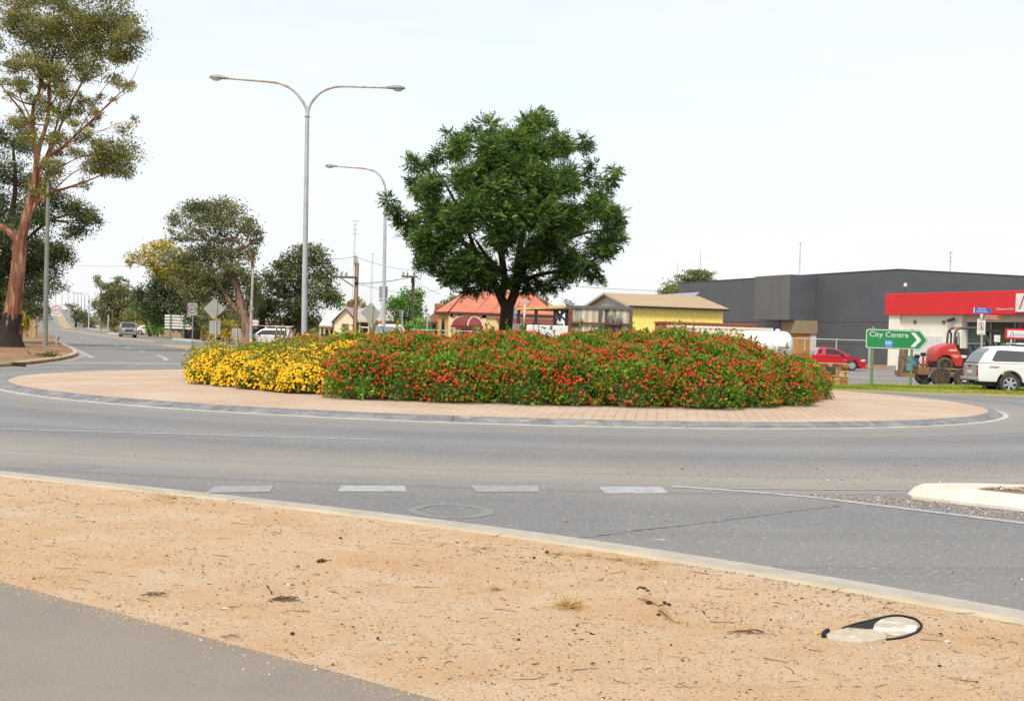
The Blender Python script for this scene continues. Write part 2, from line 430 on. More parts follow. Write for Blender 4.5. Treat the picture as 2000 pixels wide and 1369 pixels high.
# sand sheet: from the kerb towards and past the camera, gently uneven
from mathutils import noise as mnoise
def sand_h(x, y):
    return .016 * mnoise.noise((x * .9, y * .9, 0)) + .011 * mnoise.noise((x * 3.1, y * 3.1, 5)) + .006 * mnoise.noise((x * 9, y * 9, 9))
pe0, pe1 = gp(0, 1138, VZ), gp(850, 1369, VZ)
pd = (pe1 - pe0).normalized(); pn = Vector((pd.y, -pd.x, 0))
def path_side(x, y): return (Vector((x, y, VZ)) - pe0).dot(pn)        # > 0 on the footpath
kx = np.array(kerb_pts); o_ = np.argsort(kx[:, 0])
cols_x = np.concatenate([np.linspace(-34, -8, 20), np.linspace(-7.8, 7.5, 190), np.linspace(8, 13, 6)])
rows = 150; co = []
for x in cols_x:
    yk = float(np.interp(x, kx[o_, 0], kx[o_, 1]))
    for k in range(rows + 1):
        y = yk + (-8 - yk) * (k / rows) ** 1.15
        z = VZ + sand_h(x, y) * min(1, k / 3)
        s_ = path_side(x, y)
        z = z if s_ < -.35 else z + (VZ - .003 - z) * min(1, (s_ + .35) / .3)
        co.append((x, y, z if k else VZ - .002))
nc = len(cols_x); idx = np.arange(nc * (rows + 1)).reshape(nc, rows + 1)
fc = np.stack([idx[:-1, 1:], idx[1:, 1:], idx[1:, :-1], idx[:-1, :-1]], -1).reshape(-1, 4)
struct(link('verge', npmesh('verge', np.array(co), fc, m_sand, smooth=True)))
# footpath with a slightly ragged edge
edge = []
for i in range(160):
    q = pe0 + pd * (-14 + i * .16); j = .018 * mnoise.noise((i * .45, 0, 0)) + .012 * mnoise.noise((i * 1.7, 3, 0))
    edge.append((q.x + pn.x * j, q.y + pn.y * j))
far = [(q.x + pn.x * 2.2, q.y + pn.y * 2.2) for q in (pe0 + pd * (-14 + 159 * .16), pe0 + pd * -14)]
struct(MB().slab(edge + far, VZ - .03, VZ + .010).build('footpath', m_path))

# ---- roundabout: kerb stones, brick apron, inner kerb of the bed
def arc(r, a0, a1, n): return [(RC.x + r * math.cos(a0 + (a1 - a0) * i / n), RC.y + r * math.sin(a0 + (a1 - a0) * i / n)) for i in range(n + 1)]
m_pav = bpy.data.materials.new('brick_pavers'); m_pav.use_nodes = True
n_ = m_pav.node_tree.nodes; l_ = m_pav.node_tree.links; b_ = n_['Principled BSDF']; b_.inputs['Roughness'].default_value = .9
t_ = n_.new('ShaderNodeTexCoord'); mp_ = n_.new('ShaderNodeMapping'); mp_.inputs['Rotation'].default_value = (0, 0, R(97))
l_.new(t_.outputs['Object'], mp_.inputs[0])
br = n_.new('ShaderNodeTexBrick'); br.inputs['Scale'].default_value = 1.0; br.inputs['Brick Width'].default_value = .34
br.inputs['Row Height'].default_value = .2; br.inputs['Mortar Size'].default_value = .012; br.inputs['Mortar Smooth'].default_value = .3; br.offset = .5
br.inputs['Color1'].default_value = (*C(230, 200, 173, .6), 1); br.inputs['Color2'].default_value = (*C(223, 189, 160, .6), 1)
br.inputs['Mortar'].default_value = (*C(202, 172, 147, .54), 1)
l_.new(mp_.outputs[0], br.inputs['Vector'])
nz_ = n_.new('ShaderNodeTexNoise'); nz_.inputs['Scale'].default_value = .5; nz_.inputs['Detail'].default_value = 6
l_.new(t_.outputs['Object'], nz_.inputs['Vector'])
mr_ = n_.new('ShaderNodeMapRange'); mr_.inputs['From Min'].default_value = .42; mr_.inputs['From Max'].default_value = .68; mr_.inputs['To Max'].default_value = .75
l_.new(nz_.outputs['Fac'], mr_.inputs['Value'])
mx_ = n_.new('ShaderNodeMix'); mx_.data_type = 'RGBA'; mx_.inputs['B'].default_value = (*C(233, 212, 188, .61), 1)
l_.new(mr_.outputs[0], mx_.inputs['Factor']); l_.new(br.outputs['Color'], mx_.inputs['A']); l_.new(mx_.outputs['Result'], b_.inputs['Base Color'])
bp_ = n_.new('ShaderNodeBump'); bp_.inputs['Strength'].default_value = .5; bp_.inputs['Distance'].default_value = .01; bp_.invert = True
l_.new(br.outputs['Fac'], bp_.inputs['Height']); l_.new(bp_.outputs[0], b_.inputs['Normal'])
vs_, fs_ = [], []
rings = [(RR - .34, .10), (RR - 1.5, .125), (RR - 2.8, .15), (8.2, .19)]; NA = 160
for r_, z_ in rings:
    for k in range(NA): g = 2 * math.pi * k / NA; vs_.append((RC.x + r_ * math.cos(g), RC.y + r_ * math.sin(g), z_))
for i in range(3):
    for k in range(NA): k2 = (k + 1) % NA; fs_.append([i * NA + k, i * NA + k2, (i + 1) * NA + k2, (i + 1) * NA + k])
fs_.append([3 * NA + k for k in range(NA)])
isl = struct(MB().add(vs_, fs_).build('roundabout_island', m_pav, smooth=True))
m_rk = mat('rubbed_kerb', C(170, 170, 170, .58), C(132, 135, 140, .54), scale=2.2, rough=.85, bump=.3, bscale=30, lo=.38, hi=.62, stretch=(1, 1, 4), c3=C(196, 184, 164, .56), s3=1.9, lo3=.62, hi3=.67)
m_rk2 = mat('pale_kerb', C(206, 204, 198, .54), C(176, 176, 174, .52), scale=1.6, rough=.85, bump=.3, bscale=30, c3=C(120, 122, 128, .5), s3=1.3, lo3=.58, hi3=.7)
nk = 58; da = 2 * math.pi / nk
for i in range(nk):
    a0 = i * da + .0003; a1 = (i + 1) * da - .0003 - random.uniform(0, .0006); dz = random.uniform(-.003, .003)
    mid = math.sin((a0 + a1) / 2)
    prof = [(0, -.02), (0, .012), (.05, .04 + dz), (.15, .085 + dz), (.22, .10 + dz), (.35, .104 + dz), (.35, -.02)]
    sweep(arc(RR, a0, a1, 4), prof).build('kerb_stone', m_rk if mid < .25 else m_rk2, isl, smooth=True)
g_ = sweep(arc(RR, 0, 2 * math.pi, 200)[:-1], [(-.13, -.02), (-.13, .006), (.0, .009), (.0, -.02)], closed=True).build('painted_edge', mat('gutter_white', C(232, 227, 218, .66), C(212, 200, 182, .6), scale=2.5, rough=.85, c3=C(190, 186, 180, .55), s3=1.5, lo3=.62, hi3=.70), isl)
m_ik = mat('bed_kerb', C(226, 204, 172, .56), C(206, 186, 156, .53), scale=3, rough=.9)
for i in range(64):
    a0 = 2 * math.pi * i / 64 + .001; a1 = 2 * math.pi * (i + 1) / 64 - .001
    if -.25 > math.sin(a0) and math.cos(a0) < -.2: sweep(arc(8.45, a0, a1, 3), [(0, .1), (0, .34), (.03, .36), (.15, .36), (.15, .1)]).build('bed_kerb_stone', m_ik, isl, smooth=True)
soil = MB().lathe([(8.35, .18), (8.35, .3), (6, .4)], 64, RC).build('bed_soil', m_litter, isl)

# ---- markings on the near road
for q, mm in (([(420, 950), (535, 949), (527, 961), (402, 963)], m_faded), ([(667, 949), (790, 949), (794, 960), (660, 960)], m_line),
              ([(920, 949), (1050, 949), (1053, 961), (930, 961)], m_faded), ([(1168, 951), (1292, 951), (1306, 964), (1182, 964)], m_line)):
    pp = [gp(x, y) for x, y in q][::-1]
    MB().slab([(p.x, p.y) for p in pp], .003, .006).build('give_way_dash', mm, road)
line_px('lane_line', [(-60, 836), (37, 839), (250, 845), (500, 852.5), (770, 860)], .11, m_line, road)
line_px('edge_line', [(1310, 950), (1430, 958), (1560, 968), (1700, 985), (2000, 1022), (2120, 1036), (2600, 1096)], .14, m_line, road)
line_px('edge_line', [(1420, 954), (1600, 956), (1772, 957)], .09, m_faded, road)
line_px('lane_line', [(1800, 772), (1900, 777), (2060, 785)], .12, m_faded, road, .008)
# cracked asphalt, dust swirl, a round cover
cr = [gp(x, y) for x, y in ((1090, 1050), (1130, 1051), (1180, 1045), (1260, 1034), (1330, 1027), (1420, 1016), (1470, 1009), (1510, 1004), (1560, 997), (1640, 988))]
crp = resample(cr, .05); crp = [(x + random.uniform(-.012, .012), y + random.uniform(-.015, .015)) for x, y in crp]
m_crack = mat('crack', C(112, 109, 106, .52), C(156, 155, 154, .63), scale=6, rough=.95, lo=.4, hi=.5)
sweep(crp, [(-.008, .001), (.008, .001), (.008, .005), (-.008, .005)]).build('crack', m_crack, road)
ce = gp(880, 998)
ring = [(ce.x + .34 * math.cos(t * .1571) * (1 + .05 * math.sin(t)), ce.y + .42 * math.sin(t * .1571)) for t in range(40)]
sweep(ring, [(-.05, .001), (.05, .001), (.05, .0045), (-.05, .0045)], closed=True).build('dust_ring', mat('dust_ring', C(148, 147, 146, .61), C(162, 159, 155, .62), scale=3, rough=.95), road)
ce = gp(145, 911); MB().lathe([(.3, .001), (.3, .0035)], 24, ce).build('pit_cover', mat('cover_iron', C(148, 147, 146, .6), C(156, 154, 152, .62), scale=8, rough=.8), road)
# ---- markings on the road to the left
for x0, y0, x1, y1 in ((158, 660.3, 163, 661.3), (169, 662.5, 174, 663.5), (181, 664.8, 186, 665.8), (193, 667.3, 198, 668.5), (223, 673, 231, 675), (245, 678, 255, 681), (272, 684.5, 283, 687.5)):
    line_px('lane_dash', [(x0, y0), (x1, y1)], .22, m_line, bridge_road, .011)
line_px('edge_line', [(131, 674), (150, 684), (181, 699)], .28, m_line, bridge_road, .011)
line_px('edge_line', [(225, 661), (262, 666), (315, 669)], .22, m_line, bridge_road, .011)
line_px('edge_line', [(330, 674.5), (355, 679), (380, 684)], .25, m_line, bridge_road, .011)
line_px('give_way_line', [(307, 694), (318, 698), (326, 702), (320, 705)], .22, m_line, bridge_road, .011)
line_px('lane_line', [(310, 708), (285, 712), (250, 715.5), (170, 718)], .2, m_faded, bridge_road, .011)
# medians: strips of dry yellow ground between white edge lines
m_med = mat('dry_median', C(222, 194, 150, .56), C(200, 176, 138, .54), scale=1.5, rough=.95)
mp0 = [gp(x, y) for x, y in ((112, 642), (150, 648.5), (200, 655.5), (250, 662), (310, 668.3))]
med = struct(sweep(resample(mp0, 2), [(-.5, -.02), (-.45, .07), (.45, .07), (.5, -.02)]).build('median', m_med))
struct(sweep(resample([gp(x, y) for x, y in ((340, 675.5), (362, 678.5), (400, 685), (430, 690))], 1), [(-.9, -.02), (-.8, .07), (.8, .07), (.9, -.02)]).build('median', m_med))
vs_, fs_ = [], []
mm_ = [(Y, -.371 * Y + 6.3, -.371 * Y + 8.6) for Y in range(285, 781, 15)]
for Y, a, b in mm_: vs_ += [(a, Y, rz_(Y) + .06), (b, Y, rz_(Y) + .06)]
for i in range(len(mm_) - 1): fs_.append([2 * i, 2 * i + 1, 2 * i + 3, 2 * i + 2])
struct(MB().add(vs_, fs_).build('median', m_med))
def ramp_line(off, wd, y0, y1, name='edge_line', m=m_line):
    vs, fs = [], []; ys = np.linspace(y0, y1, max(2, int((y1 - y0) / 15) + 1))
    for Y in ys: vs += [(-.371 * Y + off - wd / 2, Y, rz_(Y) + .02), (-.371 * Y + off + wd / 2, Y, rz_(Y) + .02)]
    for i in range(len(ys) - 1): fs.append([2 * i, 2 * i + 1, 2 * i + 3, 2 * i + 2])
    MB().add(vs, fs).build(name, m, bridge_road)
ramp_line(6.1, .3, 290, 640); ramp_line(8.8, .3, 290, 640); ramp_line(13.6, .35, 300, 640, m=mat('dusty_edge', C(222, 196, 160, .55)))
for k in range(20):
    ramp_line(3.2, .22, 300 + k * 16, 305 + k * 16, 'lane_dash'); ramp_line(11.2, .22, 300 + k * 16, 305 + k * 16, 'lane_dash')

# ---- left verge under the big gum, with a kerb and a drain mouth
lv = [gp(x, y, .1) for x, y in ((-160, 722), (0, 712), (38, 709.5), (80, 705), (118, 700), (142, 695), (153, 690), (150, 684.5), (138, 678), (124, 671.5), (110, 665.5))]
lv = [(p.x, p.y) for p in lv]
out_ = lv + [(-46, 130), (-71, 189), (-86, 229), (-200, 229), (-110, 90), (-60, 48)]
struct(MB().slab(out_, -.02, .11).build('leaf_litter_verge', m_litter))
lk = struct(sweep(resample(lv, .6), [(-.42, -.02), (-.42, .009), (-.02, .012), (-.02, -.02)]).build('gutter', m_dust))
lp = resample(lv, .6)
gap0 = gp(17, 712, .1)
for i in range(0, len(lp) - 1, 4):
    p = lp[i:i + 5]
    if len(p) < 2: continue
    mid = Vector((*p[len(p) // 2], 0))
    sweep(p, [(0, -.02), (0, .02), (.04, .14), (.06, .15), (.22, .15), (.22, -.02)]).build('kerb_stone', m_kerb, lk, smooth=True)
dg = gp(25, 716, 0.0)
dm = MB(); dm.box((dg.x, dg.y + .05, .075), (.85, .12, .16), rz=R(-8)); dm.build('drain_mouth', black, lk)
# white kerb of the side street beyond
sk = [gp(x, y, .1) for x, y in ((20, 666.5), (60, 667), (104, 667.5))]
struct(sweep([(p.x, p.y) for p in sk], [(-.25, .09), (-.25, .2), (.25, .2), (.25, .09)]).build('side_street_kerb', mat('white_kerb', C(238, 236, 230, .68), C(216, 211, 202, .62), scale=2)))
for a, b in (((204, 644.5), (162, 640.5)), ((388, 666), (342, 662)), ((228, 652.4), (214, 651))):
    p, q = gp(*a, .12), gp(*b, .12)
    struct(sweep([(p.x, p.y), (q.x, q.y)], [(-.3, -.05), (-.3, .22), (.3, .22), (.3, -.05)]).build('side_street_kerb', MATS['white_kerb']))

# ---- right: white nosed splitter island with gravel
m_wk = mat('white_kerb_paint', C(247, 241, 229, .70), C(234, 223, 204, .64), scale=3, rough=.8, bump=.3, bscale=30, c3=C(190, 178, 160, .52), s3=4, lo3=.66, hi3=.72)
near = [gp(x, y) for x, y in ((1772, 969), (1782, 974), (1830, 980), (1900, 988), (1985, 997), (2100, 1012), (2300, 1040))]
farp = [(9.5, 14.25), (7, 14.3), (5.2, 14.28), (4.75, 14.2), (4.45, 14.05)]
outl = [(p.x, p.y) for p in near] + farp
outl = [outl[0]] + outl[1:]
cxy = np.mean(np.array(outl), 0)
def inset(poly, d):
    n = len(poly); r = []
    for i in range(n):
        a, b, c = Vector(poly[i - 1]), Vector(poly[i]), Vector(poly[(i + 1) % n])
        n1 = (b - a).normalized(); n2 = (c - b).normalized(); nn = Vector((-(n1.y + n2.y), n1.x + n2.x)).normalized()
        k = d / max(.5, nn.dot(Vector((-n1.y, n1.x)))); r.append((b.x + nn.x * k, b.y + nn.y * k))
    return r
lay = [(outl, -.02), (outl, .03), (inset(outl, .07), .11), (inset(outl, .13), .135), (inset(outl, .34), .135), (inset(outl, .35), .09)]
vs_, fs_ = [], []; no = len(outl)
for p, z in lay: vs_ += [(a, b, z) for a, b in p]
for i in range(len(lay) - 1):
    for k in range(no): k2 = (k + 1) % no; fs_.append([i * no + k, i * no + k2, (i + 1) * no + k2, (i + 1) * no + k])
fs_.append([(len(lay) - 1) * no + k for k in range(no)])
spl = struct(MB().add(vs_, fs_).build('splitter_island', m_wk, smooth=True))
gin = [p for p in inset(outl, .36) if p[0] > 5.0]
gin = [(5.05, 13.75)] + gin
flat('gravel_fill', gin, .118, mat('gravel_base', C(196, 160, 130, .5), C(160, 130, 110, .5), scale=30, rough=.95), spl)

# ---- right: grass strip, service station forecourt, bare strip along the fence
m_grassg = mat('grass_soil', C(164, 178, 76, .62), C(206, 184, 120, .6), scale=.9, rough=.95)
gf = [gp(x, y, .06) for x, y in ((1560, 757), (1650, 759.5), (1781, 764), (1895, 767.5), (2000, 771), (2300, 779))]
gb = [gp(x, y, .1) for x, y in ((2300, 765), (1990, 755), (1875, 750), (1814, 753), (1760, 752), (1699, 750), (1662, 753), (1560, 752))]
GRASS = [(p.x, p.y) for p in gf + gb]
struct(MB().slab(GRASS, -.02, .07).build('grass_verge', m_grassg))
struct(sweep(resample([(p.x, p.y) for p in gf], 1), [(-.35, -.02), (-.35, .012), (-.02, .016), (-.02, -.02)]).build('gutter', MATS['dusty_edge']))
struct(MB().slab([(4, 52), (75, 50), (75, 92), (30, 90), (22, 108), (4, 108)], -.02, .012).build('forecourt', m_fore))
struct(MB().slab([(8, 98), (24, 92.5), (27.4, 92.4), (26, 97), (30, 118), (10, 135)], -.02, .10).build('bare_strip', mat('orange_dirt', C(222, 176, 134, .52), C(205, 165, 125, .5), scale=.6, rough=.95)))

# ================================================================== PLANTING ON THE ROUNDABOUT
m_lant = leafmat('lantana_leaves', [C(66, 98, 24, .9), C(96, 138, 38, .98), C(128, 164, 54, 1.02), C(172, 192, 82, 1.05)], trans=.42)
m_ylant = leafmat('yellow_lantana_leaves', [C(96, 112, 36, 1.0), C(134, 146, 56, 1.05), C(176, 174, 74, 1.1)], trans=.42)
m_rfl = leafmat('red_flowers', [C(186, 14, 14, .8), C(212, 24, 16, .85), C(224, 44, 14, .85), C(238, 92, 18, .85)], trans=.1)
m_yfl = leafmat('yellow_flowers', [C(238, 166, 6, .85), C(250, 194, 10, .9), C(252, 214, 40, .9)], trans=.15)
m_twig = mat('lantana_twigs', C(70, 92, 36, .6), C(84, 84, 44, .55), scale=5, rough=.95, bump=.6, bscale=12)

def hedge_lumps():
    red_, yel = [], []
    rg = random.Random(11)
    def is_yel(x, y, r): 
        return x < -3.9 and y < 1.6 and r > 5.0
    for ri, n in ((.8, 4), (2.3, 9), (3.9, 16), (5.4, 22), (6.8, 28), (8.1, 36), (9.25, 46)):
        for k in range(n):
            a = 2 * math.pi * (k + rg.uniform(-.3, .3)) / n; r = ri + rg.uniform(-.3, .3)
            x, y = r * math.cos(a), r * math.sin(a)
            yl = is_yel(x, y, r)
            e = max(0, (r - 6.8) / 2.6)
            if yl:
                top = 1.15 + .05 * rg.uniform(-1, 1) - .17 * max(0, -x - 4.6) - .45 * e ** 1.3; rad = rg.uniform(.6, .78)
                x = x * .875 - (.75 if x > -4.9 and y < -6 else 0); y *= .955
            else:
                top = 1.40 + .042 * min(x, 5.0) + .03 * math.exp(-((x - 3.2) / 1.5) ** 2) + .09 * rg.uniform(-1, 1) - .72 * e ** 1.8
                if y > 0: top -= .1
                if x < -3.6: top -= .12
                if x < -5 and y > 0: x = -5 + (x + 5) * .62; top -= .1
                if x > 5: x = 5 + (x - 5) * .73; top -= .26 * max(0, x - 5.8)
                rad = rg.uniform(.85, 1.12)
                if y < -3: y *= 1.015
                if r > 8.8 and not yl: rad = rg.uniform(.72, .9)
            if x < -3.4 and x > -4.6 and y < -7.5: rad *= .8; top -= .05       # gap where yellow meets red
            z = max(.34 if not yl else .18, top + .12 - rad)
            (yel if yl else red_).append((RC.x + x, RC.y + y, z, rad))
    return np.array(red_), np.array(yel)
LR, LY = hedge_lumps(); LALL = np.vstack([LR, LY])
def sample_lumps(Lp, n, r0, r1, zmin=-.6):
    wgt = Lp[:, 3] ** 2 * np.where(Lp[:, 1] < RC.y + 2, 1.8, .7); i = RNG.choice(len(Lp), n, p=wgt / wgt.sum())
    d = rball(n); d[:, 2] = np.where(d[:, 2] < zmin, -d[:, 2], d[:, 2])
    p = Lp[i, :3] + d * (Lp[i, 3] * RNG.uniform(r0, r1, n))[:, None]
    inside = np.zeros(n, bool)
    for q in LALL:
        inside |= (np.linalg.norm(p - q[:3], axis=1) < q[3] * .80)
    ok = (~inside) & (p[:, 2] > .22)
    return p[ok], d[ok], i[ok]
def hedge(name, label, Lp, ml, mf, n_leaf, n_fl, lsize, fr, tint_pow):
    t = thing(name, label, 'shrub', (RC.x, RC.y, .18))
    p, d, i = sample_lumps(Lp, n_leaf, .84, 1.08)
    off = np.array([RC.x, RC.y, .18])
    k = len(p); ld = d * .7 + RNG.normal(size=(k, 3)) * .6 + np.array([0, 0, .25])
    # loose shoots that stand out of the outline
    ps, ds, _ = sample_lumps(Lp, 2600, .95, 1.0, zmin=.05)
    sl = RNG.uniform(.10, .42, len(ps)) * np.where(RNG.random(len(ps)) < .35, 1.25, .7)
    sdv = nrm(ds * .7 + np.array([0, 0, .9]) + RNG.normal(size=ps.shape) * .25)
    pp, dd = [], []
    for u in np.linspace(.1, 1, 9):
        for rep in range(2):
            pp.append(ps + sdv * (sl * u)[:, None]); dd.append(sdv * .35 + RNG.normal(size=ps.shape) * .6)
    P = np.vstack([p] + pp) - off; D = np.vstack([ld] + dd)
    n = len(P)
    tint = np.clip(RNG.beta(2, 2.4, n) + .12 * np.sin(P[:, 0] * 3.1) * np.sin(P[:, 1] * 2.7 + P[:, 2] * 3), 0, 1)
    ln = lsize * RNG.uniform(.65, 1.3, n)
    me = leaf_mesh('foliage', ml, P, D, ln, ln * .6, tint)
    f = link('foliage', me, t); f['kind'] = 'stuff'
    # stems of the shoots
    st = leaf_arrays(ps - off, sdv, sl, .012, np.full(len(ps), .2))
    s_ = link('shoots', npmesh('shoots', st[0], st[1], ml, st[2]), t); s_['kind'] = 'stuff'
    # flower heads: small domes
    pf_, df_, _ = sample_lumps(Lp, n_fl, 1.07, 1.16, zmin=-.3)
    tips = ps + sdv * sl[:, None]; tsel = RNG.random(len(tips)) < .95
    pf_ = np.vstack([pf_, tips[tsel]]); df_ = np.vstack([df_, sdv[tsel]])
    clump = np.sin(pf_[:, 0] * 1.9 + 1) * np.sin(pf_[:, 1] * 2.3 + pf_[:, 2] * 2.0) + RNG.normal(size=len(pf_)) * .8
    keep = clump > (-.75 if 'yellow' in name else .1)
    pf_, df_ = pf_[keep], nrm(df_[keep] + np.array([0, -.15, .6]))
    n = len(pf_); r = fr * np.clip(RNG.gamma(6, 1 / 6., n), .45, 1.8)
    a = nrm(np.cross(df_, RNG.normal(size=(n, 3)))); b = np.cross(df_, a)
    vs = []
    for kk, (rr, hh) in enumerate(((1.0, 0.0), (.75, .42))):
        for q in range(6):
            g = q * math.pi / 3 + kk * .5
            vs.append(pf_ + (a * math.cos(g) + b * math.sin(g)) * (r * rr)[:, None] + df_ * (r * hh)[:, None])
    vs.append(pf_ + df_ * (r * .55)[:, None])
    co = np.stack(vs, 1).reshape(-1, 3) - off
    tri = []
    for q in range(6):
        q2 = (q + 1) % 6; tri += [[q, q2, 6 + q], [q2, 6 + q2, 6 + q], [6 + q, 6 + q2, 12]]
    F = (np.arange(n)[:, None, None] * 13 + np.array(tri)[None]).reshape(-1, 3)
    tf = np.repeat(np.clip(RNG.beta(1.4, 1.4, n), 0, 1), 18) + np.tile(np.repeat([0., .0], 9), n)
    fo = link('flowers', npmesh('flowers', co, F, mf, tf), t); fo['kind'] = 'stuff'
    # twiggy mass inside
    mb = MB()
    for x, y, z, rad in Lp:
        rr = rad * .66; prof = [(rr * math.cos(e), rr * math.sin(e)) for e in (-1.1, -.5, 0, .5, 1.0, 1.45)]
        mb.lathe([(q, h + z - .18) for q, h in prof], 10, (x - RC.x, y - RC.y, 0))
    mb.build('twigs', m_twig, t, smooth=True)['kind'] = 'stuff'
    return t
hedge('lantana_hedge', 'dense green lantana hedge dotted with red and orange flowers round the island tree', LR, m_lant, m_rfl, 620000, 150000, .085, .0215, 1)
hedge('yellow_lantana', 'low lantana shrub covered in bright yellow flowers at one end of the red hedge', LY, m_ylant, m_yfl, 170000, 70000, .072, .025, 1)

def grass_blades(name, m, centres, n_per, spread, h0, h1, wd, lean=.35, parent=None, zfix=None, upw=1.0):
    c = np.repeat(np.asarray(centres, float), n_per, 0); n = len(c)
    c[:, :2] += RNG.normal(size=(n, 2)) * spread
    d = np.stack([RNG.normal(size=n) * lean, RNG.normal(size=n) * lean, np.full(n, upw)], 1)
    return link(name, leaf_mesh(name, m, c, d, RNG.uniform(h0, h1, n), wd * RNG.uniform(.6, 1.4, n), RNG.random(n)), parent)
m_dry = leafmat('dry_grass', [C(200, 160, 96, .6), C(226, 192, 124, .62), C(238, 214, 150, .65)], trans=.2)
dg_ = thing('dry_grass_clump', 'tall pale dry grass standing between yellow and red lantana', 'grass', (-4.2, 33.2, .3))
cs = [(RNG.normal() * .8, RNG.normal() * 1.0, 0) for _ in range(26)]
grass_blades('blades', m_dry, cs, 34, .10, .7, 1.32, .010, .16, dg_)['kind'] = 'stuff'
# a little leaning row of wooden pickets in the bed
pk = thing('picket_edging', 'short row of leaning pale timber pickets poking out of the lantana', 'fence', (-6.6, 36.5, .3))
for k in range(5):
    MB().box((k * .1 - .2, k * .05, .66), (.055, .02, 1.36), ry=R(7 + k * 2)).build('picket', timber, pk)

# ---- the tree in the middle
m_bark = mat('tree_bark', C(92, 76, 62, .55), C(66, 55, 48, .5), scale=5, rough=.95, bump=.8, bscale=18, stretch=(4, 4, .6), bdist=.02)
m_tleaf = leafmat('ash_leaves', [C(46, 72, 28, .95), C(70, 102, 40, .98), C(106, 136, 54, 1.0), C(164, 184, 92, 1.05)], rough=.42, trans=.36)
TY = 36.8
def wpt(px, py, dy=0.0): return at(px, py, TY + dy)
tr = thing('ash_tree', 'round leafy dark green tree rising from the flower bed', 'tree', (wpt(985, 700).x, TY, .3))
tb = Vector(tr.location)
tm = MB()
def limb(mb, pts, off):
    P = [Vector(p[:3]) - off for p in pts]; rad = [p[3] for p in pts]
    Q, Rr = [], []                                  # smooth by Catmull-Rom
    for i in range(len(P) - 1):
        a, b, c, d = P[max(i - 1, 0)], P[i], P[i + 1], P[min(i + 2, len(P) - 1)]
        for s_ in range(4):
            t = s_ / 4
            Q.append(.5 * ((2 * b) + (c - a) * t + (2 * a - 5 * b + 4 * c - d) * t * t + (3 * b - a - 3 * c + d) * t ** 3)); Rr.append(rad[i] + (rad[i + 1] - rad[i]) * t)
    Q.append(P[-1]); Rr.append(rad[-1]); mb.tube(Q, Rr, 8)
def W(px, py, r, dy=0.): q = wpt(px, py, dy); return (q.x, q.y, q.z, r)
limb(tm, [(tb.x, tb.y, .1, .24), W(986, 665, .2), W(989, 625, .19), W(991, 600, .195), W(992, 588, .16)], tb)
limb(tm, [W(990, 606, .14), W(978, 580, .125), W(962, 545, .105), W(935, 505, .10), W(900, 470, .07), W(850, 440, .045), W(790, 425, .03), W(750, 388, .012)], tb)
limb(tm, [W(992, 604, .145), W(1003, 578, .13), W(1012, 550, .11), W(1035, 500, .10), W(1075, 450, .08), W(1130, 410, .05), W(1195, 350, .015)], tb)
limb(tm, [W(978, 582, .1), W(985, 540, .1, -.3), W(975, 470, .09, -.6), W(970, 390, .07, -.8), W(960, 300, .04, -.5), W(950, 250, .012)], tb)
limb(tm, [W(1008, 560, .1), W(1010, 520, .1, .4), W(1025, 430, .08, .8), W(1040, 340, .06, .8), W(1055, 220, .012, .5)], tb)
limb(tm, [W(962, 547, .08), W(930, 548, .06, .3), W(880, 545, .04, .5), W(850, 548, .015, .6)], tb)
limb(tm, [W(1012, 552, .08), W(1060, 535, .06, -.6), W(1120, 525, .045, -1.0), W(1175, 500, .02, -1.2)], tb)
limb(tm, [W(935, 507, .06), W(905, 430, .05, -.8), W(870, 360, .035, -1.2), W(840, 320, .012, -1.2)], tb)
limb(tm, [W(1035, 500, .06), W(1100, 470, .05, 1.), W(1170, 450, .03, 1.4), W(1215, 462, .012, 1.4)], tb)
limb(tm, [W(985, 540, .07, -.3), W(950, 500, .05, -1.6), W(930, 470, .03, -2.4)], tb)
limb(tm, [W(1012, 545, .07), W(1060, 480, .05, -1.6), W(1090, 440, .03, -2.4)], tb)
tm.build('trunk', m_bark, tr, smooth=True)
TC = [(752, 390, 13), (766, 412, 18), (788, 437, 26), (815, 465, 32), (800, 322, 17), (818, 330, 26), (838, 368, 36), (802, 362, 16), (850, 420, 42), (846, 490, 40), (872, 540, 28),
      (858, 303, 26), (893, 288, 34), (905, 350, 48), (900, 430, 52), (915, 508, 44), (898, 556, 18), (948, 247, 26), (965, 300, 46), (975, 380, 52), (975, 460, 50), (950, 530, 30),
      (1054, 226, 20), (1036, 250, 30), (1040, 300, 42), (1045, 350, 48), (1050, 425, 52), (1050, 500, 50), (1035, 555, 26), (1098, 285, 32), (1105, 350, 46), (1122, 430, 50), (1118, 508, 42),
      (1098, 548, 22), (1142, 288, 16), (1150, 272, 11), (1160, 345, 22), (1166, 322, 11), (1205, 335, 13), (1196, 352, 18), (1180, 372, 22), (1165, 402, 34), (1196, 432, 30), (1182, 482, 36), (1214, 466, 14), (1160, 530, 24), (1178, 540, 12),
      (1005, 330, 46), (1010, 410, 50), (930, 400, 45), (1000, 270, 30), (920, 262, 16), (876, 262, 12), (1010, 535, 24), (868, 470, 30), (830, 520, 22), (1080, 250, 14), (820, 440, 24), (930, 562, 16), (1062, 562, 18), (985, 556, 20), (905, 572, 9), (1085, 562, 12), (960, 565, 12), (1020, 568, 10), (890, 520, 30), (1085, 470, 34), (940, 340, 36), (1070, 380, 40)]
TC = [(985 + (x - 985) * .975, y, r) for x, y, r in TC]
sp, sdirs, tnt = [], [], []
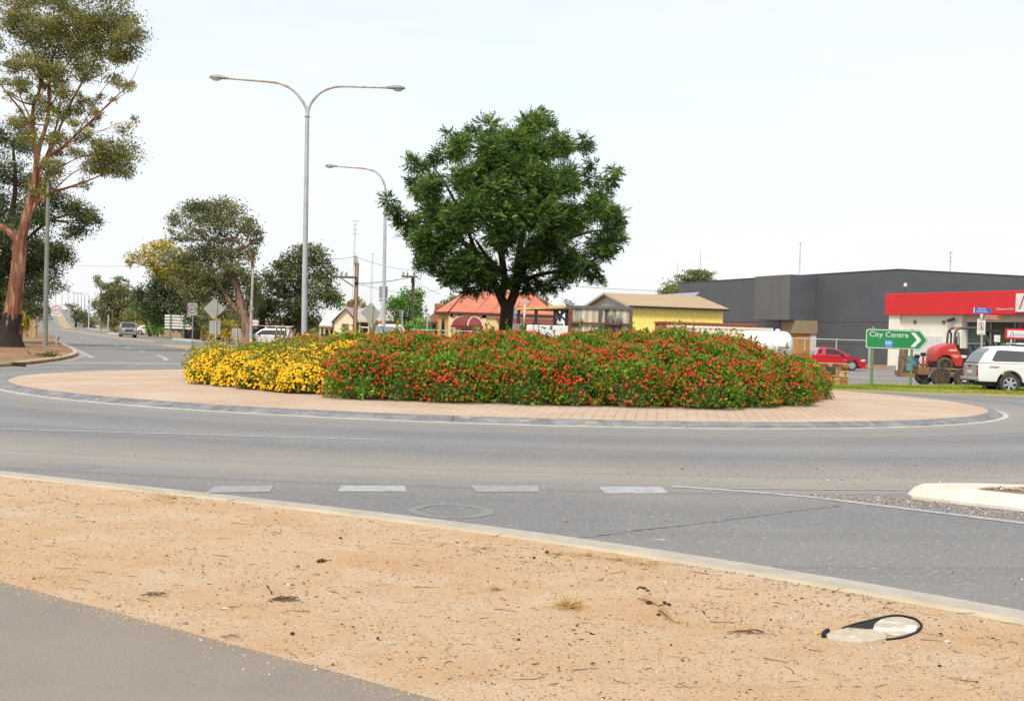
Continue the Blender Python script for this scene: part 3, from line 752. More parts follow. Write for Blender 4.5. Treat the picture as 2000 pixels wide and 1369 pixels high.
for (px, py, r) in TC:
    r_m = r / ppm(TY); ex = abs(px - 985) / 245; ey = abs(py - 400) / 200
    dep = 2.9 * math.sqrt(max(0.05, 1 - min(1, ex * ex + ey * ey)))
    reps = 3 if r > 28 else 1
    for k in range(reps):
        dy = [(-dep), dep, 0][k] * random.uniform(.75, 1.05) if reps == 3 else random.uniform(-dep, dep) * .4
        c = np.array(wpt(px + random.uniform(-8, 8) * (r > 28), py + random.uniform(-8, 8) * (r > 28), dy))
        n = int(165 * (r / 30.) ** 1.6 * (1 if k != 2 else .35) * random.uniform(.6, 1.25)) + 10
        v = rball(n) * (RNG.random(n) ** .45 * r_m * random.uniform(.8, 1.0))[:, None] * np.array([1, 1, .85]); nb = max(2, n // 9); bi = RNG.integers(0, nb, n); v = v * .45 + v[bi] * .62
        sp.append(c + v); sdirs.append(nrm(v + 1e-6) * .8 + RNG.normal(size=(n, 3)) * .5 + np.array([0, 0, .05]))
        tnt.append(np.clip(RNG.normal(.36, .2, nb)[bi] + RNG.normal(0, .08, n) + .34 * np.clip((430 - py) / 200, -1, 1) * RNG.random(n), 0, 1))  # higher leaves tinted paler, painting in light on the crown top
sp = np.vstack(sp); sdirs = nrm(np.vstack(sdirs)); tnt = np.concatenate(tnt)
side = nrm(np.cross(sdirs, np.array([0, 0, 1.0]) + RNG.normal(size=sp.shape) * .35))
slen = RNG.uniform(.16, .29, len(sp)); PC, PD, PT, PS = [], [], [], []
for u in (.15, .36, .57, .78):
    for sg in (-1, 1):
        droop = np.array([0, 0, -.10]) * u * u
        PC.append(sp + sdirs * (slen * u)[:, None] + droop * slen[:, None]); PD.append(side * sg + sdirs * .75 + np.array([0, 0, -.22])); PT.append(tnt + RNG.normal(size=len(sp)) * .07); PS.append(slen * .42 * (1.1 - .3 * u))
PC.append(sp + sdirs * (slen * .85)[:, None]); PD.append(sdirs + np.array([0, 0, -.3])); PT.append(tnt); PS.append(slen * .4)
PC = np.vstack(PC) - np.array(tb); PD = np.vstack(PD); PT = np.clip(np.concatenate(PT), 0, 1); PS = np.concatenate(PS)
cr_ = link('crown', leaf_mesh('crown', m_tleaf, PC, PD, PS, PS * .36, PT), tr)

# ================================================================== GUM TREES AND OTHER TREES
m_gumbark = mat('red_gum_bark', C(164, 104, 72, .62), C(124, 80, 60, .56), scale=2.6, rough=.85, bump=.8, bscale=10, stretch=(3, 3, .5), bdist=.05, c3=C(206, 156, 118, .62), s3=1.5, lo3=.52, hi3=.66)
m_darkbark = mat('dark_bark', C(74, 60, 52, .5), C(50, 42, 38, .5), scale=4, rough=.95, bump=1.0, bscale=8, stretch=(3, 3, .5), bdist=.06)
m_palebark = mat('pale_gum_bark', C(196, 160, 134, .6), C(165, 126, 104, .55), scale=2, rough=.85, stretch=(3, 3, .6), c3=C(120, 92, 78, .5), s3=1.2, lo3=.56, hi3=.68)
m_brownbark = mat('brown_bark', C(105, 84, 70, .5), C(75, 60, 52, .5), scale=3, rough=.95)
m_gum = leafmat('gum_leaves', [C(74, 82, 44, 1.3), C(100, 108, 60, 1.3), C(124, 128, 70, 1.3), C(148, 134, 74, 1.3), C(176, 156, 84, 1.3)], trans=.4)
m_gumg = leafmat('grey_gum_leaves', [C(62, 70, 44, 1.35), C(92, 98, 62, 1.35), C(118, 120, 74, 1.35), C(146, 134, 84, 1.35)], trans=.36)
m_dkgum = leafmat('dark_gum_leaves', [C(40, 52, 30, 1.35), C(62, 76, 44, 1.35), C(88, 98, 54, 1.35), C(120, 116, 64, 1.35)], trans=.36)
m_green = leafmat('fresh_leaves', [C(48, 84, 30, 1.35), C(78, 124, 44, 1.35), C(112, 156, 64, 1.35)], trans=.36)
m_yel = leafmat('yellowing_leaves', [C(110, 112, 36, 1.35), C(170, 152, 44, 1.35), C(204, 180, 66, 1.35)], trans=.36)

def tree(name, label, Y, limbs, clumps, ml, mb_, leaf=.2, cover=1.5, gz=0.0, group=None, skirt=None, seedv=1, tmean=.42, tsd=.2, deep=.8, twig=True, hang=-.45, fuzz=None):
    rg = random.Random(seedv); s_ = ppm(Y)
    b0 = limbs[0][0]; base = at(b0[0], b0[1], Y); base.z = gz
    t = thing(name, label, 'tree', base, group=group)
    mb = MB(); nodes = []
    for li, lb in enumerate(limbs):
        pts = []
        for j, q in enumerate(lb):
            p = at(q[0], q[1], Y + (q[3] if len(q) > 3 else 0)); 
            if li == 0 and j == 0: p.z = gz - .05
            pts.append((p.x, p.y, p.z, q[2])); nodes.append((p, q[2]))
        limb(mb, pts, base)
    LC, LD, LT = [], [], []
    if fuzz:                                         # loose leafy sprigs all along the finer limbs
        clumps = list(clumps)
        for lb in limbs[3:]:
            for j in range(1, len(lb)):
                for k in range(fuzz[0]):
                    u = rg.random(); x = lb[j - 1][0] + (lb[j][0] - lb[j - 1][0]) * u + rg.gauss(0, 14); y = lb[j - 1][1] + (lb[j][1] - lb[j - 1][1]) * u + rg.gauss(-4, 10)
                    if lb[j][2] < .11 and rg.random() < fuzz[2]: q = fuzz[1] * rg.uniform(.5, 1.1); clumps.append((x, y, q, q * .8, rg.gauss(0, 1.2)))
    for c in clumps:
        px, py, rx, ry = c[:4]; dY = c[4] if len(c) > 4 else rg.uniform(-1, 1) * deep * rx / s_
        ctr = at(px, py, Y + dY); a, b = rx / s_, ry / s_; dd = (a + b) / 2
        if twig:
            cand = [(p, r) for p, r in nodes if p.z < ctr.z + .2] or nodes
            p, r = min(cand, key=lambda q: (q[0] - ctr).length + abs(q[0].z - ctr.z) * .3)
            dist = (ctr - p).length; r0 = min(r * .7, .02 + .016 * dist)
            mid = p.lerp(ctr, .5) + Vector((rg.uniform(-.1, .1), rg.uniform(-.1, .1), -.06)) * dist
            limb(mb, [(*p, r0), (*mid, r0 * .7), (*ctr, r0 * .4)], base)
            for k in range(5):
                e = ctr + Vector((rg.uniform(-a, a), rg.uniform(-dd, dd), rg.uniform(-.2, .9) * b)) * .8
                q0 = p.lerp(ctr, rg.uniform(.55, 1.)); limb(mb, [(*q0, r0 * .35), (*(q0.lerp(e, .5) + Vector((0, 0, .05))), r0 * .25), (*e, .008)], base)
        nsub = max(5, int(5 + 10 * (a * b) / max(.4, (leaf * 6) ** 2)))
        nl = int(2.3 * cover * math.pi * a * b / (.5 * leaf * leaf * .42) / nsub) + 1
        v = rball(nsub) * (RNG.random(nsub) ** .4)[:, None] * np.array([a, dd, b]) * 1.12
        sub = np.array(ctr) + v
        sig = .62 * np.array([a, dd, b * .8]) / max(1.0, nsub ** .33) * 1.25
        cc = np.repeat(sub, nl, 0) + RNG.normal(size=(nsub * nl, 3)) * sig
        st = np.clip(RNG.normal(tmean, tsd * .7, nsub) + .16 * v[:, 2] / max(b, .1), 0, 1)  # random tint, paler towards the top of each clump
        LC.append(cc); LT.append(np.clip(np.repeat(st, nl) + RNG.normal(size=len(cc)) * tsd * .6, 0, 1))
        LD.append(RNG.normal(size=cc.shape) + np.array([0, 0, hang]))
    mb.build('trunk', mb_, t, smooth=True)
    LC = np.vstack(LC) - np.array(base); LD = np.vstack(LD); LT = np.concatenate(LT); n = len(LC)
    ln = leaf * RNG.uniform(.6, 1.35, n)
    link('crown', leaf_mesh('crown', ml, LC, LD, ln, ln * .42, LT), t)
    if skirt:
        h, rr = skirt[1], skirt[0]; p1 = at(limbs[0][1][0], limbs[0][1][1], Y) - base; sl = p1 / max(p1.z, .1)
        vv, ff = [], []; nn, mm = 22, 12
        for k in range(mm):
            u = k / (mm - 1); zz = h * u * (1.0)
            for q in range(nn):
                g = 2 * math.pi * q / nn; f_ = rr * (1 + .55 * (1 - u) ** 4 + .16 * mnoise.noise((math.cos(g) * 2.2, math.sin(g) * 2.2, u * 3)) + .1 * mnoise.noise((math.cos(g) * 7, math.sin(g) * 7, u * 6)))
                top = 1 - .45 * max(0, mnoise.noise((math.cos(g) * 3, math.sin(g) * 3, 9))) * u
                vv.append((sl.x * zz + f_ * math.cos(g) * (1 - .22 * u), sl.y * zz + f_ * math.sin(g) * (1 - .22 * u), zz * top - .08))
        for k in range(mm - 1):
            for q in range(nn): q2 = (q + 1) % nn; ff.append([k * nn + q, k * nn + q2, (k + 1) * nn + q2, (k + 1) * nn + q])
        ff.append([(mm - 1) * nn + q for q in range(nn)]); sb = MB().add(vv, ff)
        sb.build('rough_bark', m_darkbark, t, smooth=True)
    return t

# the big gum on the left
GY = 71
tree('gum_tree', 'tall river gum with red-brown trunk and rough dark bark round its foot', GY,
     [[(15, 677, .60), (20, 640, .52), (30, 570, .44), (36, 520, .40), (40, 470, .42)],
      [(40, 474, 0.290), (20, 455, 0.187), (-5, 438, 0.158), (-40, 400, 0.130), (-70, 340, 0.086)],
      [(40, 474, 0.317), (52, 425, 0.273), (66, 365, 0.194), (71, 325, 0.180)],
      [(71, 330, 0.137), (68, 285, 0.115), (63, 240, 0.101), (66, 205, 0.094), (78, 172, 0.086), (75, 130, 0.065), (58, 80, 0.043), (45, 40, 0.022)],
      [(71, 330, 0.151), (76, 290, 0.137), (90, 245, 0.115), (96, 205, 0.094), (95, 165, 0.072), (104, 110, 0.050), (130, 50, 0.029), (150, 5, 0.022)],
      [(52, 425, 0.130), (72, 398, 0.115), (98, 378, 0.086), (135, 366, 0.065), (175, 352, 0.043), (215, 335, 0.022)],
      [(73, 330, 0.122), (92, 308, 0.108), (120, 290, 0.094), (150, 262, 0.072), (180, 235, 0.058), (215, 200, 0.036), (252, 165, 0.022), (270, 130, 0.009)],
      [(98, 300, 0.072), (125, 230, 0.072), (150, 180, 0.065), (180, 130, 0.043), (205, 80, 0.029), (225, 40, 0.014)],
      [(68, 270, 0.072), (45, 222, 0.058), (20, 190, 0.050), (0, 165, 0.036), (-30, 130, 0.014)],
      [(78, 170, 0.058), (92, 130, 0.043), (98, 80, 0.029), (105, 20, 0.022), (105, -40, 0.014)],
      [(118, 290, 0.036), (160, 275, 0.029), (200, 255, 0.018), (250, 235, 0.006)],
      [(60, 410, 0.072), (95, 345, 0.043), (130, 320, 0.036), (165, 305, 0.022), (200, 300, 0.014)],
      [(66, 365, 0.072), (110, 250, 0.043), (118, 190, 0.036), (125, 130, 0.022)], [(60, 385, .06), (85, 330, .045), (100, 280, .035), (112, 230, .025), (108, 180, .01)], [(70, 300, .05), (50, 260, .04), (30, 235, .03), (8, 225, .01)],
      [(95, 215, .05), (118, 175, .04), (140, 140, .03), (150, 100, .01)], [(150, 262, .04), (185, 205, .03), (205, 170, .02), (240, 140, .008)], [(180, 235, .03), (225, 195, .02), (262, 175, .006)], [(120, 290, .03), (170, 262, .02), (225, 250, .006)],
      [(98, 378, .04), (140, 340, .03), (180, 318, .02), (205, 290, .008)], [(64, 240, .05), (40, 190, .035), (30, 140, .025), (25, 90, .01)], [(66, 205, .04), (90, 170, .03), (118, 120, .01)]],
     [(48, 42, 52, 24), (18, 34, 26, 20), (98, 66, 42, 30), (60, 75, 40, 22), (120, 92, 28, 20), (0, 80, 14, 14), (20, -10, 50, 22), (90, -20, 50, 25), (150, 12, 40, 26), (190, 40, 36, 28), (160, 60, 30, 22),
      (225, 22, 34, 26), (250, 60, 30, 26), (270, 78, 18, 16), (220, 95, 36, 22), (185, 118, 30, 20), (240, 118, 20, 12), (150, 118, 20, 14), (190, -20, 60, 25), (128, 190, 16, 20), (90, 150, 26, 20), (40, 115, 24, 16), (165, 150, 22, 14),
      (228, 290, 26, 20), (245, 318, 20, 20), (205, 312, 28, 20), (180, 330, 22, 12), (152, 296, 16, 9), (250, 340, 12, 10), (215, 335, 20, 9), (120, 265, 18, 20), (100, 320, 16, 14), (60, 250, 14, 16), (30, 250, 18, 14), (40, 165, 30, 14), (70, 130, 34, 16), (115, 150, 26, 14), (20, 130, 20, 12), (140, 215, 22, 16), (108, 225, 18, 18), (150, 90, 24, 18), (82, 200, 18, 14), (165, 200, 16, 14), (60, 8, 60, 22), (130, 50, 40, 26), (210, 60, 44, 30), (175, 85, 40, 24), (245, 95, 26, 18), (85, 115, 40, 18), (235, 305, 36, 26), (200, 300, 24, 16), (190, 275, 14, 8)],
     m_gum, m_gumbark, leaf=.15, cover=1.5, fuzz=(2, 13, .6), gz=.1, skirt=(.60, 2.0), seedv=3, tmean=.46, tsd=.24)
tree('gum_tree', 'dark green gum crowding behind the red-barked river gum', 84,
     [[(-12, 668, .4), (-6, 600, .34), (5, 520, .3), (20, 440, .22), (30, 360, .14), (25, 280, .06)], [(5, 520, .18), (50, 470, .12), (100, 430, .08), (160, 415, .03)], [(0, 560, .16), (50, 545, .1), (100, 520, .04)], [(10, 490, .12), (-20, 400, .1), (-20, 300, .05)]],
     [(10, 262, 34, 26), (45, 285, 26, 18), (0, 320, 36, 30), (40, 350, 34, 22), (80, 365, 32, 18), (10, 400, 50, 36), (110, 392, 34, 16), (140, 410, 26, 18), (172, 425, 22, 20), (185, 432, 12, 14), (150, 450, 28, 14), (70, 430, 40, 24), (20, 460, 45, 30),
      (60, 490, 44, 24), (105, 488, 28, 20), (20, 525, 48, 30), (80, 520, 40, 26), (120, 500, 22, 18), (50, 560, 46, 26), (95, 555, 24, 20), (10, 590, 44, 30), (62, 600, 34, 20), (30, 630, 24, 14), (-40, 450, 50, 60), (-40, 560, 50, 60)],
     m_dkgum, m_brownbark, leaf=.18, cover=2.2, gz=.1, seedv=5, tmean=.42)
for k, (x, y, h) in enumerate(((42, 665, 1.0), (58, 650, 1.2))):
    tree('young_gum', ['thin yellowing sapling just behind the rough foot of the river gum', 'yellowing sapling beside the timber posts on the left verge'][k], 80 + k * 40,
         [[(x, y, .06), (x + 1, y - 25, .045), (x, y - 45, .03)]],
         [(x + random.uniform(-8, 8), y - 20 - 11 * j, 10, 9) for j in range(4)], m_yel, m_brownbark, leaf=.26, cover=1.3, gz=.1, seedv=k, deep=.5)

# trees right of the road
def auto(name, label, Y, bx, by, clumps, ml, mbk, leaf, trunk_r, lean=0, top=None, cover=1.7, seedv=1, group=None, extra=None, tmean=.42, tsd=.2):
    ty = top if top is not None else min(c[1] for c in clumps) + 20
    lb = [[(bx, by, trunk_r * 1.25), (bx + lean * .2, by + (ty - by) * .25, trunk_r), (bx + lean * .55, by + (ty - by) * .55, trunk_r * .7), (bx + lean, ty, trunk_r * .3)]]
    if extra: lb += extra
    return tree(name, label, Y, lb, clumps, ml, mbk, leaf=leaf, cover=cover, seedv=seedv, group=group, tmean=tmean, tsd=tsd)
tree('gum_tree', 'tall pale-trunked gum with broad olive crown behind the diamond sign', 118,
     [[(486, 668, .55), (482, 645, .46), (474, 610, .38), (467, 580, .33), (458, 545, .27), (440, 520, .2), (425, 490, .15)],
      [(478, 628, .3), (462, 606, .26), (450, 590, .22), (430, 560, .14), (410, 530, .08)],
      [(467, 580, .2), (462, 560, .16), (448, 540, .14), (436, 500, .1), (430, 450, .07), (420, 410, .03)],
      [(458, 545, .16), (450, 490, .11), (470, 450, .08), (490, 440, .04)], [(440, 520, .12), (405, 470, .08), (370, 440, .05)]],
     [(400, 405, 34, 16), (430, 398, 26, 12), (372, 420, 28, 18), (350, 430, 18, 12), (455, 410, 28, 16), (480, 430, 20, 14), (410, 430, 36, 16), (445, 440, 28, 14), (380, 450, 28, 12), (332, 450, 7, 7), (505, 455, 12, 10), (500, 470, 12, 8), (485, 455, 14, 10), (512, 465, 6, 8),
      (365, 465, 24, 10), (420, 465, 34, 12), (390, 490, 36, 18), (430, 495, 34, 18), (470, 490, 26, 16), (350, 500, 30, 20), (410, 525, 40, 18), (460, 525, 30, 18), (370, 540, 34, 20), (495, 500, 10, 16), (480, 550, 22, 22), (430, 555, 36, 18), (390, 575, 34, 18), (440, 590, 26, 18), (495, 560, 14, 30), (460, 615, 22, 16), (420, 610, 28, 18), (400, 550, 30, 20), (445, 560, 26, 18), (375, 510, 26, 16), (425, 635, 26, 10), (485, 585, 16, 20)],
     m_gumg, m_palebark, leaf=.28, cover=1.7, seedv=9, tmean=.45)
tree('gum_tree', 'spreading gum with a yellow-leaved limb left of the pale-trunked gum', 150,
     [[(372, 665, .45), (372, 640, .4), (368, 600, .34), (352, 555, .26), (330, 520, .18), (300, 500, .12), (275, 505, .05)], [(352, 555, .16), (320, 560, .12), (290, 575, .05)], [(368, 600, .2), (400, 560, .14), (410, 520, .06)]],
     [(285, 492, 14, 11), (305, 485, 18, 10), (325, 478, 16, 8), (300, 505, 22, 10), (262, 500, 12, 8), (255, 512, 7, 8), (335, 498, 24, 12), (345, 520, 30, 14), (320, 530, 24, 12), (360, 540, 28, 16), (300, 525, 14, 9)],
     m_yel, m_brownbark, leaf=.36, cover=1.5, seedv=13, tmean=.3, tsd=.3)
auto('gum_tree', 'dense dark tree behind the big white sign back', 160, 365, 662, [(320, 545, 22, 20), (300, 550, 16, 18), (345, 560, 30, 24), (370, 575, 30, 24), (330, 585, 30, 20), (295, 580, 16, 20), (360, 610, 34, 18), (325, 615, 26, 16), (390, 600, 24, 26), (310, 570, 20, 20), (385, 635, 16, 12), (335, 530, 26, 18), (300, 605, 22, 18), (280, 590, 16, 20), (270, 570, 10, 14), (410, 575, 22, 24), (400, 545, 24, 20), (345, 635, 26, 10), (360, 520, 24, 14)], m_dkgum, m_darkbark, .36, .5, seedv=15)
auto('gum_tree', 'small leaning dark-stemmed gum beside the bright green bush', 172, 294, 658, [(285, 600, 20, 12), (270, 610, 18, 12), (300, 612, 16, 12), (280, 622, 20, 10), (262, 622, 10, 8)], m_gum, m_darkbark, .38, .22, lean=-14, seedv=16)
auto('leafy_bush', 'bright green bush between the leaning gum and the white sign back', 168, 308, 660, [(305, 622, 10, 8), (312, 632, 12, 10), (300, 635, 9, 9), (310, 645, 12, 8)], m_green, m_brownbark, .34, .08, seedv=17)
tree('gum_tree', 'bushy olive gum with a thin pink leaning trunk by two rusty lamps', 235,
     [[(222, 650, .4), (221, 625, .3), (218, 600, .2), (214, 570, .12)], [(247, 648, .22), (252, 620, .2), (262, 595, .16), (268, 570, .08)], [(214, 590, .16), (198, 570, .12), (190, 545, .05)]],
     [(190, 545, 5, 6), (193, 556, 6, 6), (200, 562, 10, 7), (222, 556, 12, 5), (240, 560, 14, 7), (205, 575, 14, 9), (225, 572, 20, 10), (250, 575, 18, 9), (195, 592, 12, 10), (215, 592, 22, 12), (240, 595, 22, 12), (200, 610, 16, 12), (225, 612, 24, 14), (255, 610, 16, 14), (265, 590, 12, 14), (210, 630, 16, 10), (240, 630, 18, 8), (230, 545, 8, 4), (245, 547, 5, 3), (268, 575, 8, 8)],
     m_gumg, m_palebark, leaf=.45, cover=2.6, seedv=19, tmean=.5)
auto('gum_tree', 'distant low olive gum beyond the end of the guard rail', 330, 148, 640, [(138, 598, 9, 6), (150, 604, 9, 7), (160, 612, 9, 9), (150, 618, 12, 8), (172, 622, 12, 8), (180, 632, 12, 8), (165, 630, 12, 8)], m_gumg, m_brownbark, .65, .3, seedv=21)
auto('gum_tree', 'thick rounded gum behind the double-headed lamp pole', 126, 585, 672, [(590, 485, 14, 8), (610, 487, 22, 10), (580, 502, 26, 14), (620, 508, 24, 18), (560, 515, 18, 16), (545, 520, 10, 12), (600, 530, 34, 20), (635, 540, 20, 20), (550, 545, 26, 20), (580, 560, 34, 22), (625, 570, 28, 22), (642, 580, 14, 16), (530, 575, 24, 22), (560, 600, 32, 20), (600, 603, 32, 20), (520, 605, 18, 20), (580, 632, 36, 14), (545, 630, 24, 12), (655, 580, 8, 10), (525, 545, 12, 14)], m_dkgum, m_brownbark, .30, .5, seedv=23, tmean=.5, tsd=.25, cover=1.8)
auto('stringybark_tree', 'short rough-barked dark tree beside the rusty single lamp', 128, 512, 668, [(508, 590, 18, 14), (500, 610, 16, 14), (522, 605, 14, 14), (512, 575, 14, 10), (505, 560, 10, 12)], m_dkgum, m_darkbark, .32, .42, seedv=24)
tree('gum_tree', 'stubby gum with dark split trunk right of the big sign back', 140, [[(378, 668, .5), (380, 650, .42), (382, 630, .3)], [(384, 668, .3), (387, 650, .25), (392, 632, .12)]], [(385, 622, 18, 10), (400, 628, 14, 9), (372, 625, 12, 8)], m_dkgum, m_darkbark, leaf=.34, cover=1.5, seedv=25)
YL = ['yellow-green young tree beside the white 60 sign', 'yellow-green young tree behind the blank sign plates', 'yellow-green young tree in front of the pale gum trunk', 'yellow-green shrub behind the parked white car', 'yellow shrub behind the oncoming pickup', 'yellow shrub at the foot of the rusty lamp', 'yellow shrub by the thin pink trunk', 'low yellow shrub under the green bush']
for k, (x, y, Y, hh) in enumerate(((398, 662, 145, 34), (412, 662, 150, 40), (448, 664, 132, 36), (436, 662, 140, 28), (246, 650, 225, 13), (272, 652, 215, 18), (235, 650, 240, 10), (300, 655, 190, 18))):
    auto('young_tree', YL[k], Y, x, y, [(x + random.uniform(-9, 9), y - hh * f, 8 + hh * .12, 4 + hh * .12) for f in (.35, .5, .65, .8, .95)], m_yel, m_brownbark, .32, .06, seedv=30 + k, cover=1.1, group=None)
# trees between and behind the houses
auto('garden_tree', 'rounded fresh green garden tree beside the concrete power pole', 112, 800, 665, [(780, 585, 16, 12), (795, 578, 18, 12), (815, 575, 12, 10), (820, 590, 12, 14), (790, 600, 26, 14), (770, 605, 14, 12), (815, 610, 18, 14), (790, 622, 24, 12), (775, 590, 14, 10), (800, 640, 16, 10)], m_green, m_brownbark, .26, .2, seedv=41)
auto('feathery_shrub', 'feathery yellow-green shrub in front of the brown tiled house', 104, 820, 665, [(820, 628, 14, 9), (812, 640, 14, 9), (828, 642, 12, 8), (836, 632, 6, 7)], m_green, m_brownbark, .24, .06, seedv=42, tmean=.75)
auto('garden_tree', 'green tree behind the left hip of the orange roof', 150, 880, 668, [(875, 592, 10, 8), (886, 584, 10, 8), (870, 600, 10, 7), (890, 596, 8, 8)], m_green, m_brownbark, .32, .15, seedv=43)
auto('garden_tree', 'olive tree top behind the right hip of the orange roof', 160, 1062, 668, [(1055, 587, 10, 6), (1066, 590, 9, 6), (1050, 594, 8, 6), (1064, 600, 10, 8)], m_gum, m_brownbark, .34, .15, seedv=44)
auto('round_tree', 'large domed tree top above the grey wall', 215, 1362, 672, [(1340, 541, 14, 6), (1362, 535, 20, 6), (1385, 538, 16, 6), (1350, 533, 12, 4), (1372, 531, 14, 4), (1350, 548, 24, 8), (1378, 549, 24, 8), (1362, 556, 38, 10), (1362, 575, 34, 14)], m_gum, m_brownbark, .42, .5, seedv=45, cover=2.2, tmean=.3)
auto('round_tree', 'smaller domed tree top left of the grey wall', 200, 1310, 672, [(1310, 557, 11, 5), (1302, 566, 11, 7), (1318, 566, 12, 8), (1310, 576, 18, 9)], m_gum, m_brownbark, .40, .35, seedv=46, cover=2.2, tmean=.35)
auto('garden_tree', 'low rounded olive tree behind the grey roof of the cream house', 165, 690, 665, [(690, 585, 9, 5), (698, 590, 10, 6), (683, 590, 9, 6), (708, 598, 7, 6)], m_gum, m_brownbark, .36, .15, seedv=47)
auto('garden_tree', 'small green tree top beside the rounded gum', 140, 664, 665, [(660, 580, 7, 7), (666, 590, 6, 7), (658, 592, 8, 8)], m_green, m_brownbark, .32, .12, seedv=48)
auto('garden_tree', 'thin sparse grey tree top left of the sandy shed gable', 190, 1108, 670, [(1108, 587, 5, 4), (1113, 592, 5, 4), (1119, 592, 4, 3), (1105, 594, 4, 4)], m_gumg, m_brownbark, .4, .1, seedv=49, cover=.8)
# far-off scrub along the horizon, which reads as one mass
c_ = []
for k in range(900):
    Y = RNG.uniform(420, 900); X = RNG.uniform(-.36, .45) * Y
    if X < -.371 * Y + 34 and X > -.371 * Y - 20: continue
    c_.append((X, Y, RNG.uniform(1.5, 4.5)))
c_ = np.array(c_); cc = np.repeat(c_, 60, 0); cc += RNG.normal(size=cc.shape) * np.array([3.5, 3, 1.6]); cc[:, 2] = np.clip(cc[:, 2], .3, 9)
stuff(link('distant_scrub', leaf_mesh('distant_scrub', m_gumg, cc, RNG.normal(size=cc.shape), RNG.uniform(1.2, 2.4, len(cc)), 1.1, RNG.random(len(cc)))), 'far grey-green scrub along the horizon', 'scrub')
# grass on the strip beside the service station
def in_poly(x, y, poly):
    ins = np.zeros(len(x), bool); j = len(poly) - 1
    for i in range(len(poly)):
        (xi, yi), (xj, yj) = poly[i], poly[j]
        c = ((yi > y) != (yj > y)) & (x < (xj - xi) * (y - yi) / (yj - yi + 1e-12) + xi); ins ^= c; j = i
    return ins
m_lawn = leafmat('lawn_grass', [C(136, 150, 52, .85), C(164, 178, 66, .85), C(188, 194, 86, .85), C(222, 204, 130, .8)], trans=.35)
gx = RNG.uniform(9, 32, 150000); gy = RNG.uniform(44, 56, 150000); ok = in_poly(gx, gy, GRASS); gx, gy = gx[ok], gy[ok]
gc = np.stack([gx, gy, np.full(len(gx), .06)], 1); dry = np.clip(.3 + .5 * (np.sin(gx * .7) * np.sin(gy * 1.1 + gx * .3)) * (gx < 17) + RNG.normal(size=len(gx)) * .22, 0, 1)
stuff(link('grass', leaf_mesh('grass', m_lawn, gc, np.stack([RNG.normal(size=len(gx)) * .4, RNG.normal(size=len(gx)) * .4, np.ones(len(gx))], 1), RNG.uniform(.05, .14, len(gx)), .022, dry)), 'short bright grass beside the green direction sign', 'grass')

# ================================================================== LAMPS, SIGNS, POLES
m_lens = mat('lamp_lens', C(225, 230, 230, .7), rough=.15, spec=.6)
def spline(pts, k=5):
    P = [Vector(p) for p in pts]; Q = []
    for i in range(len(P) - 1):
        a, b, c, d = P[max(i - 1, 0)], P[i], P[i + 1], P[min(i + 2, len(P) - 1)]
        for s_ in range(k):
            t = s_ / k; Q.append(.5 * ((2 * b) + (c - a) * t + (2 * a - 5 * b + 4 * c - d) * t * t + (3 * b - a - 3 * c + d) * t ** 3))
    return Q + [P[-1]]
def lamp(label, Y, pole, arms, gz, r0, r1, m=galv, marm=rusty, head=.62, group=None, name='street_lamp'):
    b = at(pole[0][0], pole[0][1], Y); b.z = gz
    t = thing(name, label, 'street lamp', b, group=group)
    pp = [b] + [at(x, y, Y) for x, y in pole[1:]]
    pts = [p - b for p in pp]; n = len(pts)
    MB().tube(pts, [r0 + (r1 - r0) * i / (n - 1) for i in range(n)], 10).build('pole', m, t, smooth=True)
    MB().lathe([(r0 * 1.9, -.02), (r0 * 1.9, .03), (r0 * 1.2, .05)], 10).build('base_plate', m, t)
    j = pts[-2].lerp(pts[-1], .35)
    MB().lathe([(r0 * .98, -.012), (r0 * .98, .012)], 12, j).build('joint_ring', m, t, smooth=True)
    for arm in arms:
        q = [at(x, y, Y) - b for x, y in arm]; sp_ = spline(q); k = len(sp_)
        a = MB().tube(sp_, [r1 * .92 + (.028 - r1 * .92) * i / (k - 1) if r1 > .03 else r1 for i in range(k)], 8).build('arm', marm, t, smooth=True)
        e = q[-1]; dx = 1 if q[-1].x > q[-2].x else -1; dv = (q[-1] - q[-2]).normalized(); ang = math.atan2(dv.z, abs(dv.x))
        hl = head; prof = [(.02, -.04), (.055, .0), (.095, hl * .25), (.125, hl * .55), (.11, hl * .8), (.05, hl * .97), (.01, hl)]
        mb = MB().lathe(prof, 12, (0, 0, 0), 'X'); mb.v = [(v[0], v[1], max(v[2], -.035) * .75) for v in mb.v]
        h = mb.build('lamp_head', lampgrey, t, smooth=True); h.location = e; h.rotation_euler = (0, -ang * dx if dx > 0 else 0, 0) if dx > 0 else (0, -ang, R(180))
        lm = MB().lathe([(.09 * hl / .62, -.03), (.085, -.055), (.05, -.095), (.01, -.105)], 12, (hl * .62, 0, 0)); lm.v = [((v[0] - hl * .62) * 1.9 + hl * .62, v[1], v[2]) for v in lm.v]
        lm.build('lens', m_lens, h, smooth=True)
    return t
lamp('tall double-armed street lamp rising out of the flower bed', 41, [(592.5, 760), (595, 560), (597.5, 400), (600, 232), (600.5, 220)],
     [[(600.5, 226), (598, 212), (590, 197), (574, 178), (552, 165.5), (530, 161), (490, 157.5), (446, 154)], [(600.8, 226), (603, 212), (611, 197), (627, 181), (648, 172), (668, 169.5), (710, 170.5), (754, 172)]], .3, .10, .055)
t = lamp('single-armed street lamp just left of the round island tree with blank plates', 61, [(748, 720), (750, 560), (752.5, 400), (753, 378)],
     [[(753, 384), (752, 365), (745, 347), (732, 335), (712, 329.8), (690, 327.8), (660, 325.8)]], 0, .10, .06)
b = Vector(t.location)
